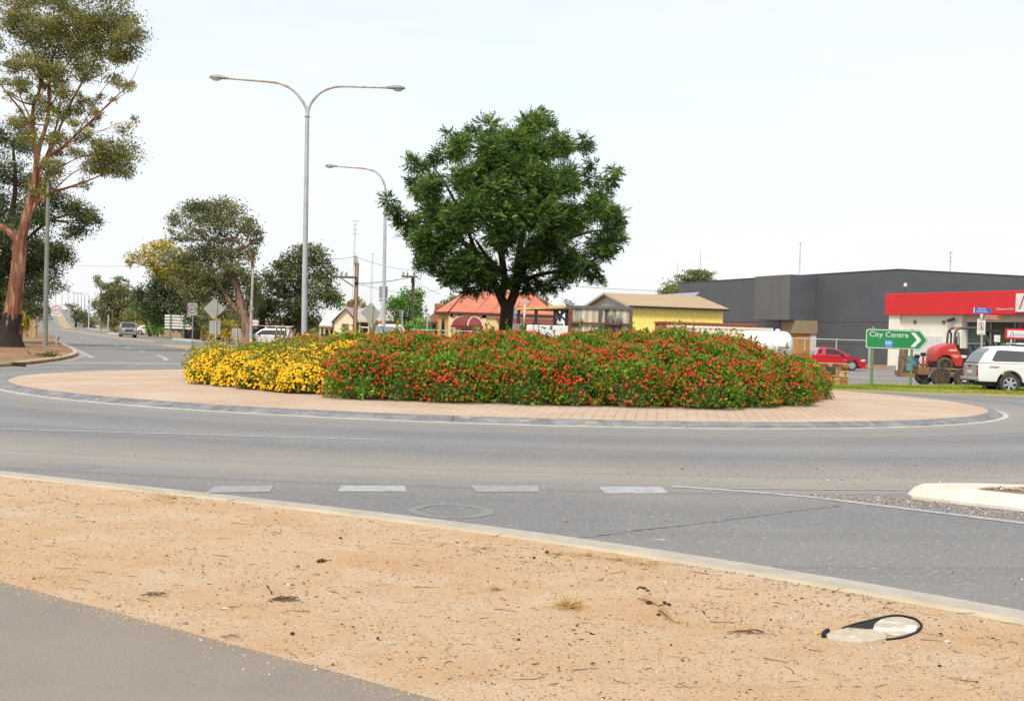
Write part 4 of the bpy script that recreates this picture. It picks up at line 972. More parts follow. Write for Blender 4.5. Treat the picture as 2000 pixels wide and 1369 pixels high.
for y0, y1 in ((559, 583), (583.8, 590)):
    p0, p1 = at(741, y0, 61.2) - b, at(757, y1, 61.2) - b; MB().b2(p0.x, p1.x, .12, .13, p1.z, p0.z).build('sign_plate', signback, t)
lamp('rusty single-armed street lamp in front of the pale-trunked gum', 113, [(489, 690), (491, 600), (494, 525)], [[(494, 530), (493, 505), (485, 486), (470, 475), (455, 469), (441, 466.5)]], 0, .13, .1, m=rusty, marm=rust)
lamp('grey street lamp pole standing between river gum and 60 sign', 76, [(88, 680), (90.5, 540), (93.5, 400), (95, 352)], [[(95, 358), (92, 340), (80, 326), (60, 320), (30, 317)]], .1, .16, .09, m=mat('aged_pole', C(170, 174, 162, .62), C(150, 152, 140, .6), scale=1.5, rough=.7), marm=galv)
lamp('plain grey street lamp left of the big sign back', 185, [(312, 656), (313, 610), (314, 565)], [[(314, 568), (312, 554), (305, 545), (296, 541.5), (285, 540.5)]], 0, .14, .1, marm=galv)
lamp('rusty street lamp right of the oncoming pickup', 208, [(265, 652), (265, 610), (265, 575)], [[(265, 578), (263, 567), (257, 560), (249, 557), (238, 556)]], 0, .15, .11, m=rusty, marm=rust)
lamp('rusty street lamp behind the oncoming pickup', 240, [(241.5, 650), (242, 610), (242.5, 585)], [[(242.5, 588), (241, 576), (235, 567), (226, 562.5), (214, 561)]], 0, .15, .12, m=rusty, marm=rust)
GL = 'grey street lamps receding over the bridge'
for x, yt, Y in ((174, 573, 320), (165.5, 573.5, 335), (159, 572, 395), (152, 572, 440), (144.5, 567.5, 480), (133, 565, 520), (121, 567.5, 560), (108.5, 572, 620), (95, 580, 690)):
    zt = at(x, yt, Y).z; gz = max(-.03, zt - 9.2) if Y > 360 else -.03
    gz = rz_(Y) - .1 if zt - rz_(Y) < 9.5 and Y > 360 else gz
    lamp('grey single-armed street lamp on the rise of the bridge road', Y, [(x, yt + 40), (x, yt + 20), (x, yt + 9)], [[(x, yt + 10), (x - .8, yt + 4), (x - 4, yt + 1), (x - 9, yt), (x - 13, yt - .3)]], gz, .17, .13, marm=galv, group=GL, head=.8)

# guard rail on the bridge approach
gr_ = thing('guard_rail', 'white steel guard rail along the rising bridge road', 'guard rail', (-.371 * 310 + 15, 310, rz_(310)))
o3 = Vector(gr_.location); gp_ = [Vector((-.371 * Y + 14.9, Y, rz_(Y))) - o3 for Y in range(310, 660, 12)]
vs_, fs_ = [], []
for p in gp_:
    for dx, dz in ((0, .45), (-.06, .52), (0, .6), (-.06, .68), (0, .76), (.04, .76), (.04, .45)): vs_.append((p.x + dx, p.y, p.z + dz))
for i in range(len(gp_) - 1):
    for k in range(7): k2 = (k + 1) % 7; fs_.append([i * 7 + k, (i + 1) * 7 + k, (i + 1) * 7 + k2, i * 7 + k2])
MB().add(vs_, fs_).build('rail', white, gr_)
pm = MB().b2(.045, .14, -.06, .06, -.3, .74).mesh('post', galv)
for p in gp_: q = link('post', pm, gr_); q.location = p

def post(t, x, y0, y1, r, m=galv, name='post', square=False):
    mb = MB()
    if square: mb.b2(x - r, x + r, y0 - r, y0 + r, 0, y1)
    else: mb.tube([(x, y0, 0), (x, y0, y1)], r, 8)
    return mb.build(name, m, t, smooth=not square)
def rrect(w_, h, r, n=4, cx=0, cz=0):
    p = []
    for sx, sz, a0 in ((1, 1, 0), (-1, 1, 90), (-1, -1, 180), (1, -1, 270)):
        for k in range(n + 1):
            a = R(a0 + 90 * k / n); p.append((cx + sx * (w_ / 2 - r) + r * math.cos(a), cz + sz * (h / 2 - r) + r * math.sin(a)))
    return p
def plate(t, poly, y0, y1, m, name): return MB().prism(poly, y0, y1).build(name, m, t)
def speed_sign(label, px, py, Y, gz, by):
    b = at(px - 1, by, Y); b.z = gz; t = thing('speed_sign', label, 'road sign', b)
    c = at(px, py, Y) - b; k = Y / 2500.
    post(t, 0, .04, c.z + 8 * k, .035)
    pl = plate(t, rrect(18.8 * k, 23.5 * k, 1.6 * k, cx=c.x, cz=c.z), -.004, .004, white, 'plate')
    rg_ = MB(); n = 32; R0, R1 = 8.9 * k, 7.3 * k; vs, fs = [], []
    for i in range(n):
        g = 2 * math.pi * i / n
        for rr in (R0, R1):
            for y in (-.006, -.0045): vs.append((c.x + rr * math.cos(g), y, c.z + rr * math.sin(g)))
    for i in range(n):
        j = (i + 1) % n; fs += [[4 * i, 4 * i + 2, 4 * j + 2, 4 * j], [4 * i, 4 * j, 4 * j + 1, 4 * i + 1], [4 * i + 2, 4 * i + 3, 4 * j + 3, 4 * j + 2]]
    rg_.add(vs, fs).build('red_ring', red, pl)
    text('60', 9.8 * k, black, pl, (c.x, -.005, c.z), width=9.4 * k, name='digits'); return t
speed_sign('white 60 speed sign with red ring beside the lamp pole under the gums', 110.3, 605.5, 81, .1, 674)
speed_sign('white 60 speed sign with red ring in front of the blank white sign back', 375.8, 603.8, 83, 0, 680)

# sign backs
t = thing('diamond_sign', 'grey back of a diamond sign with a blank plate below, beyond the yellow shrub', 'road sign', at(420.5, 700, 62)); t.location.z = 0; b = Vector(t.location)
c = at(418.2, 603.5, 62) - b; h = .525; post(t, 0, -.05, c.z + .48, .03, rusty)
plate(t, [(c.x, c.z + h), (c.x + h, c.z), (c.x, c.z - h), (c.x - h, c.z)], .0, .006, signback, 'diamond_plate')
p0, p1 = at(409, 626, 62) - b, at(430, 653, 62) - b; plate(t, rrect(p1.x - p0.x, p0.z - p1.z, .04, cx=(p0.x + p1.x) / 2, cz=(p0.z + p1.z) / 2), .0, .006, signback, 'lower_plate')
t = thing('keep_left_sign', 'small upright grey sign back at the foot of the pale gum', 'road sign', at(461, 700, 57)); t.location.z = 0; b = Vector(t.location)
p0, p1 = at(453, 641, 57) - b, at(469.5, 664, 57) - b; post(t, 0, -.04, p0.z - .03, .03); plate(t, rrect(p1.x - p0.x, p0.z - p1.z, .03), .0, .006, signback, 'plate').location = ((p0.x + p1.x) / 2, 0, (p0.z + p1.z) / 2)
t = thing('direction_board', 'back of a large white slatted road sign on green posts', 'road sign', at(348, 661, 148)); t.location.z = 0; b = Vector(t.location)
m_greenpost = mat('green_post', C(120, 160, 110, .6), C(100, 140, 92, .6), scale=3, rough=.6)
m_pan = mat('board_back', C(236, 234, 226, .85), C(222, 220, 214, .82), scale=2, rough=.6)
for k in range(5):
    p0, p1 = at(321.5, 614.5 + k * 5.75, 148) - b, at(375, 614.5 + (k + 1) * 5.75, 148) - b
    MB().b2(p0.x, p1.x, .05, .09, p1.z + .012, p0.z - .012).build('panel', m_pan, t)
for x in (333.7, 360): q = at(x, 612.5, 148) - b; post(t, q.x, -.02, q.z, .07, m_greenpost, square=True)
p0, p1 = at(321.5, 614.5, 148) - b, at(375, 643.2, 148) - b
MB().b2(p0.x, p1.x, .095, .11, p1.z, p0.z).build('backing', mat('board_gap', C(120, 120, 116, .6)), t)
t = thing('give_way_sign', 'grey back of a give way triangle with a diamond sign behind it', 'road sign', at(724.5, 700, 58)); t.location.z = 0; b = Vector(t.location)
a_ = [at(x, y, 58) - b for x, y in ((706.5, 608.5), (745, 609.5), (725, 641))]; post(t, 0, -.05, (at(724, 593, 58) - b).z, .03, rusty)
plate(t, [(p.x, p.z) for p in a_], .0, .006, signback, 'triangle_plate')
c = at(723.5, 611, 58) - b; h = .46; plate(t, [(c.x, c.z + h), (c.x + h, c.z), (c.x, c.z - h), (c.x - h, c.z)], .035, .041, signback, 'diamond_plate')
t = thing('give_way_sign', 'narrow edge-turned give way triangle back near the concrete power pole', 'road sign', at(781.5, 700, 60), R(72)); t.location.z = 0; b = Vector(t.location)
zt = at(781, 605.5, 60).z; zb = at(781, 632, 60).z; post(t, 0, -.05, zt - .05, .028)
plate(t, [(-.36, zt), (.36, zt), (0, zb)], .0, .006, signback, 'triangle_plate')
t = thing('marker_sign', 'thin grey post with a narrow edge-on plate left of the orange roof', 'road sign', at(832.5, 700, 62), R(80)); t.location.z = 0
zt = at(833, 612, 62).z; zb = at(833, 626, 62).z; post(t, 0, 0, zt, .03); MB().b2(-.26, .26, -.05, -.04, zb, zt).build('plate', white, t)

# street name blades
t = thing('street_name_post', 'street name post with green and blue blades in front of the orange roof', 'road sign', at(1021.5, 700, 66)); t.location.z = 0; b = Vector(t.location)
zt = at(1021.5, 590, 66).z; post(t, 0, 0, zt, .045, mat('pale_pole', C(215, 214, 208, .65)))
bl = (('green', C(90, 170, 140, .6), 1007, 1021.5, 595, 604), ('light_blue', C(105, 160, 200, .6), 1008.5, 1021.5, 604.5, 611.3), ('deep_blue', C(80, 120, 215, .6), 1011.5, 1021.5, 611.8, 618.5))
for nm, c, x0, x1, y0, y1 in bl:
    p0, p1 = at(x0, y0, 66) - b, at(x1, y1, 66) - b; L_ = abs(p1.x - p0.x)
    o = MB().b2(-L_, -.04, -.012, .012, p1.z, p0.z - .02).build('name_blade', mat('blade_' + nm, c, C(205, 225, 225, .6), scale=22, rough=.5, lo=.5, hi=.62), t); o.rotation_euler = (0, R(-8), 0); o.location = (0, 0, -.05)
    MB().b2(-.045, .045, -.05, .05, p1.z, p0.z).build('bracket', white, t)
for x0, x1 in ((1016.2, 1021.8), (1022, 1031.5)):
    p0, p1 = at(x0, 585.5, 66) - b, at(x1, 591.5, 66) - b; MB().b2(p0.x, p1.x, -.012, .012, p1.z, p0.z).build('route_plate', mat('pale_plate', C(226, 228, 216, .65), C(190, 196, 184, .6), scale=14), t)

# the City Centre direction sign
CY = 47.6
m_sg = mat('sign_green', C(30, 148, 78, .75), C(38, 140, 74, .72), scale=1.5, rough=.4)
m_sp = mat('green_sign_post', C(110, 166, 100, .6), C(128, 160, 96, .58), scale=2.5, rough=.6)
b = at(1740, 757, CY); b.z = .07
t = thing('city_centre_sign', 'green arrow sign reading City Centre on two green posts in the grass', 'road sign', b)
q = lambda x, y: at(x, y, CY) - b
z1 = q(1702, 642).z; z0 = q(1702, 680.5).z; zc = (z0 + z1) / 2; xl = q(1690.5, 660).x; xs_ = q(1797, 660).x; xr = q(1813, 660).x
def arrow(d):
    r = .07; k = (z1 - z0) / 2 - d
    return [(xl + d + r, zc - k), (xs_ - d * .45, zc - k), (xr - d * 1.25, zc), (xs_ - d * .45, zc + k), (xl + d + r, zc + k), (xl + d + r * .3, zc + k - r * .3), (xl + d, zc + k - r), (xl + d, zc - k + r), (xl + d + r * .3, zc - k + r * .3)]
bd = plate(t, arrow(0), -.012, .012, m_sg, 'board')
plate(t, arrow(.018), -.0155, -.0125, white, 'border'); plate(t, arrow(.046), -.019, -.016, m_sg, 'face')
x0 = q(1778, 660).x; k = (z1 - z0) / 2 - .1; w1 = .17
plate(t, [(x0, zc - k), (x0 + w1, zc - k), (x0 + w1 + .24, zc), (x0 + w1, zc + k), (x0, zc + k), (x0 + .24, zc)], -.0225, -.0195, white, 'chevron')
cc_ = q(1736, 653); text('City Centre', .27, white, t, (cc_.x, -.0205, zc + .16), width=1.45, name='lettering')
pc = q(1735.5, 667.5); wb = .33; hb = .27
pb_ = plate(t, rrect(wb, hb, .02, cx=pc.x, cz=zc - .16), -.0225, -.0195, mat('police_blue', C(40, 140, 215, .75), rough=.4), 'police_panel')
for r_ in range(3):
    for c_k in range(4):
        if (r_ + c_k) % 2 == 0: MB().b2(pc.x - .12 + c_k * .06, pc.x - .06 + c_k * .06, -.0245, -.0228, zc - .11 - r_ * .042 - .002, zc - .07 - r_ * .042).build('check', white, pb_)
text('POLICE', .075, white, pb_, (pc.x, -.0235, zc - .256), width=.2)
for x, yb in ((1702.5, 755), (1779, 758)):
    p = q(x, yb); MB().tube([(p.x, .055, -.1), (p.x, .055, z1 + .02)], .052, 10).build('post', m_sp, t, smooth=True)
p = q(1702.5, 755); MB().lathe([(.06, z1 + .02), (.065, z1 + .05), (.03, z1 + .07)], 10, (p.x, .055, 0)).build('post_cap', mat('brass_cap', C(190, 180, 120, .6)), t)

# tourist blades and the dry area sign on a pole behind the parked ute
b = at(1916, 765, 53); b.z = 0
t = thing('tourist_sign_post', 'pole with blue and brown pointer blades and a white dry area sign', 'road sign', b)
q = lambda x, y: at(x, y, 53) - b
post(t, q(1916, 700).x + .0, 0, q(1916, 606).z, .045, mat('pole_grey', C(196, 204, 190, .6)))
def blade(poly, m, lines, cx, size, wds, nm):
    pl = plate(t, [(q(x, y).x, q(x, y).z) for x, y in poly], -.075, -.055, m, nm)
    edge_ = MB()
    for (s_, (x, y), wd) in zip(lines, cx, wds): p = q(x, y); text(s_, size, white, pl, (p.x, -.078, p.z), rot=(R(90), R(1.5), 0), width=wd)
    return pl
m_bb = mat('blade_tourist_blue', C(20, 108, 215, .75), rough=.4); m_brn = mat('blade_tourist_brown', C(178, 88, 22, .7), rough=.45)
blade([(1901.5, 600.5), (1931.5, 602), (1936.5, 607.5), (1932, 612), (1901.5, 611)], m_bb, ['PIRIE PLAZA', 'SHOPPING CENTRE'], [(1916.5, 603.8), (1916.5, 608.8)], .095, (.34, .47), 'blue_blade')
blade([(1918.5, 614.5), (1958, 615.5), (1950.5, 625.8), (1918.5, 624.5)], m_brn, ['PORT PIRIE RSL', 'HELICOPTER MUSEUM'], [(1935, 617.8), (1935, 622.3)], .09, (.5, .62), 'brown_blade')
p0, p1 = q(1901.5, 600.5), q(1903, 611.2); MB().b2(p0.x - .012, p0.x + .02, -.08, -.05, p1.z, p0.z).build('blade_end', white, t)
p0, p1 = q(1914.8, 613), q(1918.8, 621); MB().b2(p0.x, p1.x, -.06, .06, p1.z, p0.z).build('bracket', white, t)
p0, p1 = q(1908, 622.5), q(1923, 654); dw, dh = p1.x - p0.x, p0.z - p1.z; cx, cz = (p0.x + p1.x) / 2, (p0.z + p1.z) / 2
dp = plate(t, rrect(dw, dh, .03, cx=cx, cz=cz), -.062, -.055, white, 'dry_area_plate')
vs, fs = [], []
for i in range(28):
    g = 2 * math.pi * i / 28
    for rr in (1.0, .84): vs.append((cx + .118 * rr * math.cos(g), -.066, cz + .02 + .19 * rr * math.sin(g)))
for i in range(28): j = (i + 1) % 28; fs.append([2 * i, 2 * j, 2 * j + 1, 2 * i + 1])
MB().add(vs, fs).build('prohibition_ring', red, dp)
bt = [(-.022, -.12), (.022, -.12), (.022, .03), (.009, .07), (.009, .13), (-.009, .13), (-.009, .07), (-.022, .03)]
plate(dp, [(cx + x, cz + .02 + z) for x, z in bt], -.0645, -.0625, black, 'bottle_symbol')
MB().box((cx, -.067, cz + .02), (.02, .002, .36), ry=R(-32)).build('prohibition_bar', red, dp)
mg = mat('sign_grey', C(90, 96, 90, .6)); text('DRY AREA', .07, mg, dp, (cx, -.064, cz + dh * .42), width=.22); text('24 HOURS', .07, mg, dp, (cx, -.064, cz - dh * .42), width=.24)

# power poles, wires, masts
m_stb = mat('pole_concrete', C(214, 180, 138, .7), C(196, 160, 120, .66), scale=1.2, rough=.9); m_steel = mat('pole_steel', C(112, 100, 92, .6), C(130, 104, 86, .6), scale=2, rough=.8)
def power_pole(label, Y, x, yt, arm, ya, m1, ins, sp_=(.075, .1)):
    b = at(x, 690, Y); b.z = -.03; t = thing('power_pole', label, 'power pole', b); top = at(x, yt, Y).z
    MB().b2(-sp_[0], sp_[0], -sp_[1], sp_[1], 0, top).build('web', m1, t)
    for s_ in (-1, 1): MB().b2(s_ * (sp_[0] + .03) - .03, s_ * (sp_[0] + .03) + .03, -.14, .14, 0, top - .1).build('steel_beam', m_steel, t)
    p0, p1 = at(arm[0], ya, Y) - b, at(arm[1], ya, Y) - b
    ca = MB().b2(p0.x, p1.x, -.2, -.08, p0.z - .08, p0.z + .08).build('cross_arm', m_steel, t)
    for x_ in ins: q = at(x_, ya, Y) - b; MB().lathe([(.03, p0.z + .08), (.09, p0.z + .2), (.06, p0.z + .36), (.02, p0.z + .4)], 8, (q.x, -.14, 0)).build('insulator', lampgrey, ca, smooth=True)
    return t, b, p0
t, b, p0 = power_pole('tan concrete and steel power pole with a one-sided cross arm', 95, 692, 510, (653, 697), 541, m_stb, (657, 667, 677))
MB().tube([(at(663, 541, 95) - b) + Vector((0, -.14, 0)), (at(691, 560, 95) - b) + Vector((0, -.14, 0))], .05, 6).build('brace', m_steel, t)
for x in (692.5, 695, 697.5):
    q = at(x, 511, 95) - b; MB().b2(q.x - .03, q.x + .03, -.05, .05, q.z - .3, q.z + .42).build('pin_insulator', lampgrey, t)
q = at(696, 551, 95) - b; MB().tube([(q.x - .1, -.2, q.z), (q.x + .12, -.2, q.z)], .14, 8).build('bracket', black, t)
t, b, p0 = power_pole('slim dark power pole with a flat cross arm beside the green garden tree', 104, 803, 540, (784.5, 816), 540, mat('pole_dark', C(96, 88, 84, .55)), (788, 796, 809), sp_=(.05, .08))
q = at(806, 547, 104) - b; MB().tube([(q.x, -.2, q.z - .25), (q.x, -.2, q.z + .2)], .12, 8).build('fuse_box', black, t)
m_wire = mat('wire', C(150, 155, 160, .5), rough=.6)
W_ = [((690, 500.5, 95), (870, 523, 150), 'upper wire running from the tan power pole behind the island tree'), ((694, 501, 95), (640, 505, 88), 'short wire running left from the tan pole top'), ((696, 553, 95), (803, 541, 104), 'wire between the two power poles'),
      ((696, 553, 95), (860, 565, 140), 'lower wire sagging past the slim power pole'), ((807, 547, 104), (860, 575, 112), 'service wire dropping to the brown tiled house'), ((806, 541, 104), (690, 556, 95), 'second wire between the two power poles'), ((1090, 556, 150), (1480, 562, 190), 'wire above the sandy shed roof'), ((30, 512, 300), (330, 520, 300), 'thin wire crossing behind the left gums')]
for a, c, lb in W_:
    p, q = at(*a), at(*c); pts = [p.lerp(q, u) - Vector((0, 0, .0 + (p - q).length * .012 * 4 * u * (1 - u))) for u in np.linspace(0, 1, 12)]
    tag(MB().tube([Vector(x) for x in pts], .016 if p.y < 120 else .028, 4).build('power_line', m_wire), lb, 'wire')
def mast(label, x, yt, Y, rr, cross):
    b = at(x, 690, Y); b.z = -.03; t = thing('antenna_mast', label, 'mast', b); zt = (at(x, yt, Y) - b).z
    m_m = mat('mast_steel', C(196, 200, 204, .6), rough=.6)
    for k in range(3):
        g = 2 * math.pi * k / 3; MB().tube([(rr * math.cos(g), rr * math.sin(g), 0), (rr * .25 * math.cos(g), rr * .25 * math.sin(g), zt)], .022, 4).build('leg', m_m, t)
    n = 14
    for k in range(n):
        u0, u1 = k / n, (k + 1) / n; r0, r1 = rr * (1 - .75 * u0), rr * (1 - .75 * u1); a0, a1 = 2.09 * k, 2.09 * (k + 1)
        MB().tube([(r0 * math.cos(a0), r0 * math.sin(a0), zt * u0), (r1 * math.cos(a1), r1 * math.sin(a1), zt * u1)], .014, 4).build('lattice_bar', m_m, t)
    for y, w_ in cross: z = (at(x, y, Y) - b).z; MB().b2(-w_, w_, -.04, .04, z - .05, z + .05).build('aerial', m_m, t)
mast('tall thin lattice aerial mast behind the tan power pole', 686.5, 430, 260, .5, [(431, .7), (440, .45), (448, .4), (457, .6), (495, .4)])
mast('shorter thin lattice aerial mast right of the tan power pole', 722, 495, 250, .4, [(496, .4)])
mast('thin aerial mast above the grey building box', 1556, 473, 220, .25, [(476, .25)])
mast('thin aerial mast behind the domed tree tops', 1362, 492, 260, .2, [])
mast('short thin aerial mast over the smaller domed tree', 1318, 514, 250, .2, [])
mast('thin aerial mast beyond the red fascia', 1850, 491, 230, .25, [(494, .4), (503, .25), (510, .3)])

# posts on the verges
m_op = mat('orange_timber', C(222, 178, 120, .6), C(196, 190, 170, .6), scale=1.5, rough=.9)
for x, y0, y1, Y, r, lb in ((67, 663, 594, 112, .17, 'thick pale orange timber post on the left verge'), (60, 661, 616, 112, .1, 'thin orange timber stake beside the thick post')):
    b = at(x, y0, Y); b.z = .1; t = thing('timber_post', lb, 'post', b); zt = at(x, y1, Y).z
    MB().b2(-r, r, -r, r, 0, zt - .1).build('shaft', m_op, t, bevel=.02); MB().box((0, 0, zt - .08), (r * 2.1, r * 2.1, .06), taper=.7).build('cap', m_op, t)
for x, y0, y1, Y, m, lb in ((193.5, 645, 617, 262, galv, 'grey bollard post at the end of the guard rail'), (198, 645, 627, 262, m_greenpost, 'green post beside the grey bollard post'), (211, 650, 616, 232, galv, 'thin grey post left of the bushy gum')):
    b = at(x, y0, Y); b.z = -.03; t = thing('marker_post', lb, 'post', b); zt = at(x, y1, Y).z
    MB().tube([(0, 0, 0), (0, 0, zt)], .13, 8).build('shaft', m, t, smooth=True); MB().lathe([(.15, zt), (.13, zt + .06), (.04, zt + .09)], 8).build('cap', m, t)

# ================================================================== BUILDINGS
def frame(o, P, D, name, label, cat='building'):
    return thing(name, label, cat, (P.x, P.y, 0), math.atan2(D.y, D.x))
m_dg = mat('charcoal_panel', C(88, 92, 98, .98), C(82, 86, 92, .96), scale=.35, rough=.55, spec=.4)
m_jt = mat('pale_joint', C(190, 188, 184, .75))
# --- long charcoal building: two faces that meet at a corner, with a box over the entrance
PA = at(1322, 660, 163.7); PA.z = 0; PB = at(1750, 670, 121); PB.z = 0; PCn = at(2060, 680, 127); PCn.z = 0
D1 = (PB - PA).normalized(); D2 = (PCn - PB).normalized(); L1 = (PB - PA).length; L2 = (PCn - PB).length
t = frame(None, PA, D1, 'charcoal_building', 'long dark charcoal panel building behind the wire fence')
HB = 9.0
inv = Matrix.Rotation(-math.atan2(D1.y, D1.x), 3, 'Z')
C2 = inv @ (PCn - PA)
# core walls
pl_ = [(0, .12), (L1, .12), (C2.x, C2.y + .12), (C2.x + 20, C2.y + 25), (8, 30), (0, 28)]
MB().slab(pl_, 0, HB - .12).build('core_wall', m_jt, t)
rows_ = [(.0, 1.72), (1.84, 3.92), (4.04, HB)]
uB0, _ = onpl(1473, 600, PA, D1); uB1, _ = onpl(1595, 600, PA, D1); 
ncol = 11; wcol = L1 / ncol
for i in range(ncol):
    for z0, z1 in rows_:
        MB().b2(i * wcol + .012, (i + 1) * wcol - .012, -.03, .14, z0, z1).build('panel', m_dg, t, bevel=.01, seg=1)
n2 = 5; d2 = (C2 - Vector((L1, 0, 0))); a2 = math.atan2(d2.y, d2.x); w2 = d2.length / n2
for i in range(n2):
    for z0, z1 in rows_:
        o = MB().b2(i * w2 + .012, (i + 1) * w2 - .012, -.03, .14, z0, z1).build('panel', m_dg, t, bevel=.01, seg=1); o.location = (L1, 0, 0); o.rotation_euler = (0, 0, a2)
MB().b2(-.1, L1 + .02, -.09, .2, HB + .002, HB + .07).build('parapet_cap', m_dg, t)
o = MB().b2(0, d2.length, -.09, .2, HB + .004, HB + .072).build('parapet_cap', m_dg, t); o.location = (L1, 0, 0); o.rotation_euler = (0, 0, a2)
# box over the entrance (front face parallel to the wall, 3 m out)
ub, _ = onpl(1595, 600, PA, D1); PF = PA + Vector((D1.y, -D1.x, 0)) * 3.2
ua, _ = onpl(1473, 600, PF, D1); uc, zt_ = onpl(1544, 536, PF, D1); _, zb_ = onpl(1543, 625, PF, D1)
bx_ = MB().b2(ua, uc, -3.2, -.04, zb_, zt_).build('entrance_box', m_dg, t, bevel=.02, seg=1)
MB().b2(ua + .005, uc - .005, -3.215, -3.2, zb_ + .01, zt_ - .01).build('lit_front_face', mat('lit_front_grey', C(104, 104, 103, .95), C(100, 100, 99, .92), scale=.4, rough=.6), t)  # paler sheet paints in the light falling on the box front
for k in (1, 2, 3): MB().b2(ua + (uc - ua) * k / 4 - .015, ua + (uc - ua) * k / 4 + .015, -3.219, -3.2155, zb_ + .02, zt_ - .02).build('seam', m_dg, bx_)
e0, ez0 = onpl(1534, 692, PF, D1); e1, _ = onpl(1585, 692, PF, D1); w_e = uc - .5
MB().b2(uc - 2.6, uc + .5, -2.5, -.05, zb_ - 1.35, zb_ - .004).build('lintel', mat('tan_render', C(176, 160, 132, .7), C(165, 150, 124, .7), scale=1, rough=.9), t)
MB().b2(uc - 2.3, uc + .3, -2.2, -.75, 0, zb_ - 1.355).build('plywood_hoarding', mat('plywood', C(222, 172, 98, .7), C(205, 152, 84, .7), scale=1.4, rough=.8, stretch=(1, 1, .4)), t)
MB().b2(uc - .3, uc + .34, -.745, -.05, 0, zb_ - 1.355).build('pillar', white, t)

# --- wire fence in front of it
PF0 = at(1500, 705, 101); PF1 = at(1745, 713, 97); PF0.z = PF1.z = .1; DF = (PF1 - PF0).normalized(); LF = (PF1 - PF0).length
fe = thing('wire_fence', 'galvanised pipe and mesh fence in front of the charcoal building', 'fence', PF0, math.atan2(DF.y, DF.x))
for x in (1571.5, 1633, 1697): u, _ = onpl(x, 690, PF0, DF); MB().tube([(u, 0, -.05), (u, 0, 2.06)], .05, 8).build('post', galv, fe, smooth=True)
u1_, _ = onpl(1699.5, 690, PF0, DF); MB().tube([(u1_ + .02, -.1, -.05), (u1_ + .02, -.1, 2.0)], .04, 8).build('post', galv, fe, smooth=True)
MB().tube([(-.5, 0, 2.0), (LF, 0, 2.0)], .035, 8).build('top_rail', galv, fe, smooth=True)
mm = MB(); 
for k in range(int(LF / .45)): mm.box((k * .45, 0, 1.0), (.006, .006, 2.0))
for z in (.05, .35, .65, .95, 1.25, 1.55, 1.85): mm.box((LF / 2, 0, z), (LF, .006, .006))
mm.build('mesh', mat('mesh_wire', C(120, 122, 124, .6), rough=.6), fe)['kind'] = 'stuff'

# --- service station
PS_ = at(1725, 690, 93); PS_.z = 0; PE = at(2000, 690, 80.8); PE.z = 0; DS = (PE - PS_).normalized()
t = frame(None, PS_, DS, 'service_station', 'white service station with a broad red fascia')
on = lambda x, y: onpl(x, y, PS_, DS)
m_fr = mat('red_fascia', C(232, 44, 48, .78), C(226, 40, 46, .76), scale=.5, rough=.45)
m_ww = mat('cream_render', C(244, 240, 224, .9), C(236, 230, 214, .88), scale=1.2, rough=.9)
zf1 = 5.5; zf0 = 3.98
MB().b2(0, 26, 0, 9, zf0, zf1).build('fascia', m_fr, t, bevel=.02, seg=1)
uW = on(1868, 650)[0]; uw0 = on(1731, 650)[0]
wy = .45
MB().b2(uw0 + .3, uW, wy, 9, 0, zf0 - .003).build('wall', m_ww, t)
MB().b2(uw0, uw0 + 1.1, wy - .25, wy - .005, 0, zf0 - .003).build('pier', m_ww, t)
MB().b2(uw0 - .04, uw0 + 1.14, wy - .29, wy + .3, 0, .33).build('plinth', mat('grey_plinth', C(176, 178, 174, .7)), t)
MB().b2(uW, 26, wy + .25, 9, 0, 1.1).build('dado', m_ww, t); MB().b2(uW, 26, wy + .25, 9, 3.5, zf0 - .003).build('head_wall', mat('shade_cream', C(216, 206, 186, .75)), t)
for k in range(7):
    u0 = uW + .1 + k * 2.1
    f_ = MB().b2(u0, u0 + 2.05, wy + .5, wy + .56, 1.1, 3.5).build('window', darkglass if k else glassmat('teal_glass', (.03, .06, .075)), t)
    MB().b2(u0 - .03, u0 + .04, wy + .42, wy + .5, 1.1, 3.5).build('mullion', lampgrey, f_)
    MB().b2(u0, u0 + 2.05, wy + .43, wy + .5, 2.02, 2.1).build('transom', lampgrey, f_)
MB().b2(uW, 26, wy + .6, wy + .9, 0, zf0 - .01).build('interior', mat('dim_interior', (.02, .02, .02)), t)
uD = on(1840, 650)[0]; MB().b2(uD - .05, uD, wy - .03, wy, 0, 3.7).build('downpipe', m_ww, t)
for x in (1778, 1834): u = on(x, 622)[0]; MB().b2(u - .15, u + .15, wy - .04, wy + .01, 3.35, 3.6).build('vent', mat('vent_brown', C(170, 150, 125, .6)), t)
u, z = on(1853, 615); cm = MB().box((u, wy - .25, 3.62), (.6, .16, .18), ry=R(-14)).build('security_camera', black, t, bevel=.02)
u0, u1 = on(1772, 650)[0], on(1832, 650)[0]; MB().b2(u0, u1, wy - .1, wy - .004, .45, 2.5).build('white_shutter', mat('shutter_white', C(240, 240, 238, .78), C(226, 224, 222, .75), scale=3), t)
u, _ = on(1848, 670); MB().b2(u - .3, u + .3, wy - .12, wy - .003, 1.2, 2.0).build('wall_box', mat('blue_box', C(60, 80, 170, .7)), t); MB().b2(u - .24, u + .24, wy - .14, wy - .122, 1.55, 1.85).build('wall_box_label', mat('amber', C(222, 170, 60, .7)), t)
u, z = on(1746.5, 565); MB().tube([(u, 1, zf1 - .02), (u, 1, zf1 + .55)], .07, 8).build('flue', rust, t); MB().lathe([(.12, zf1 + .55), (.12, zf1 + .75), (.05, zf1 + .8)], 8, (u, 1, 0)).build('flue_cowl', white, t)
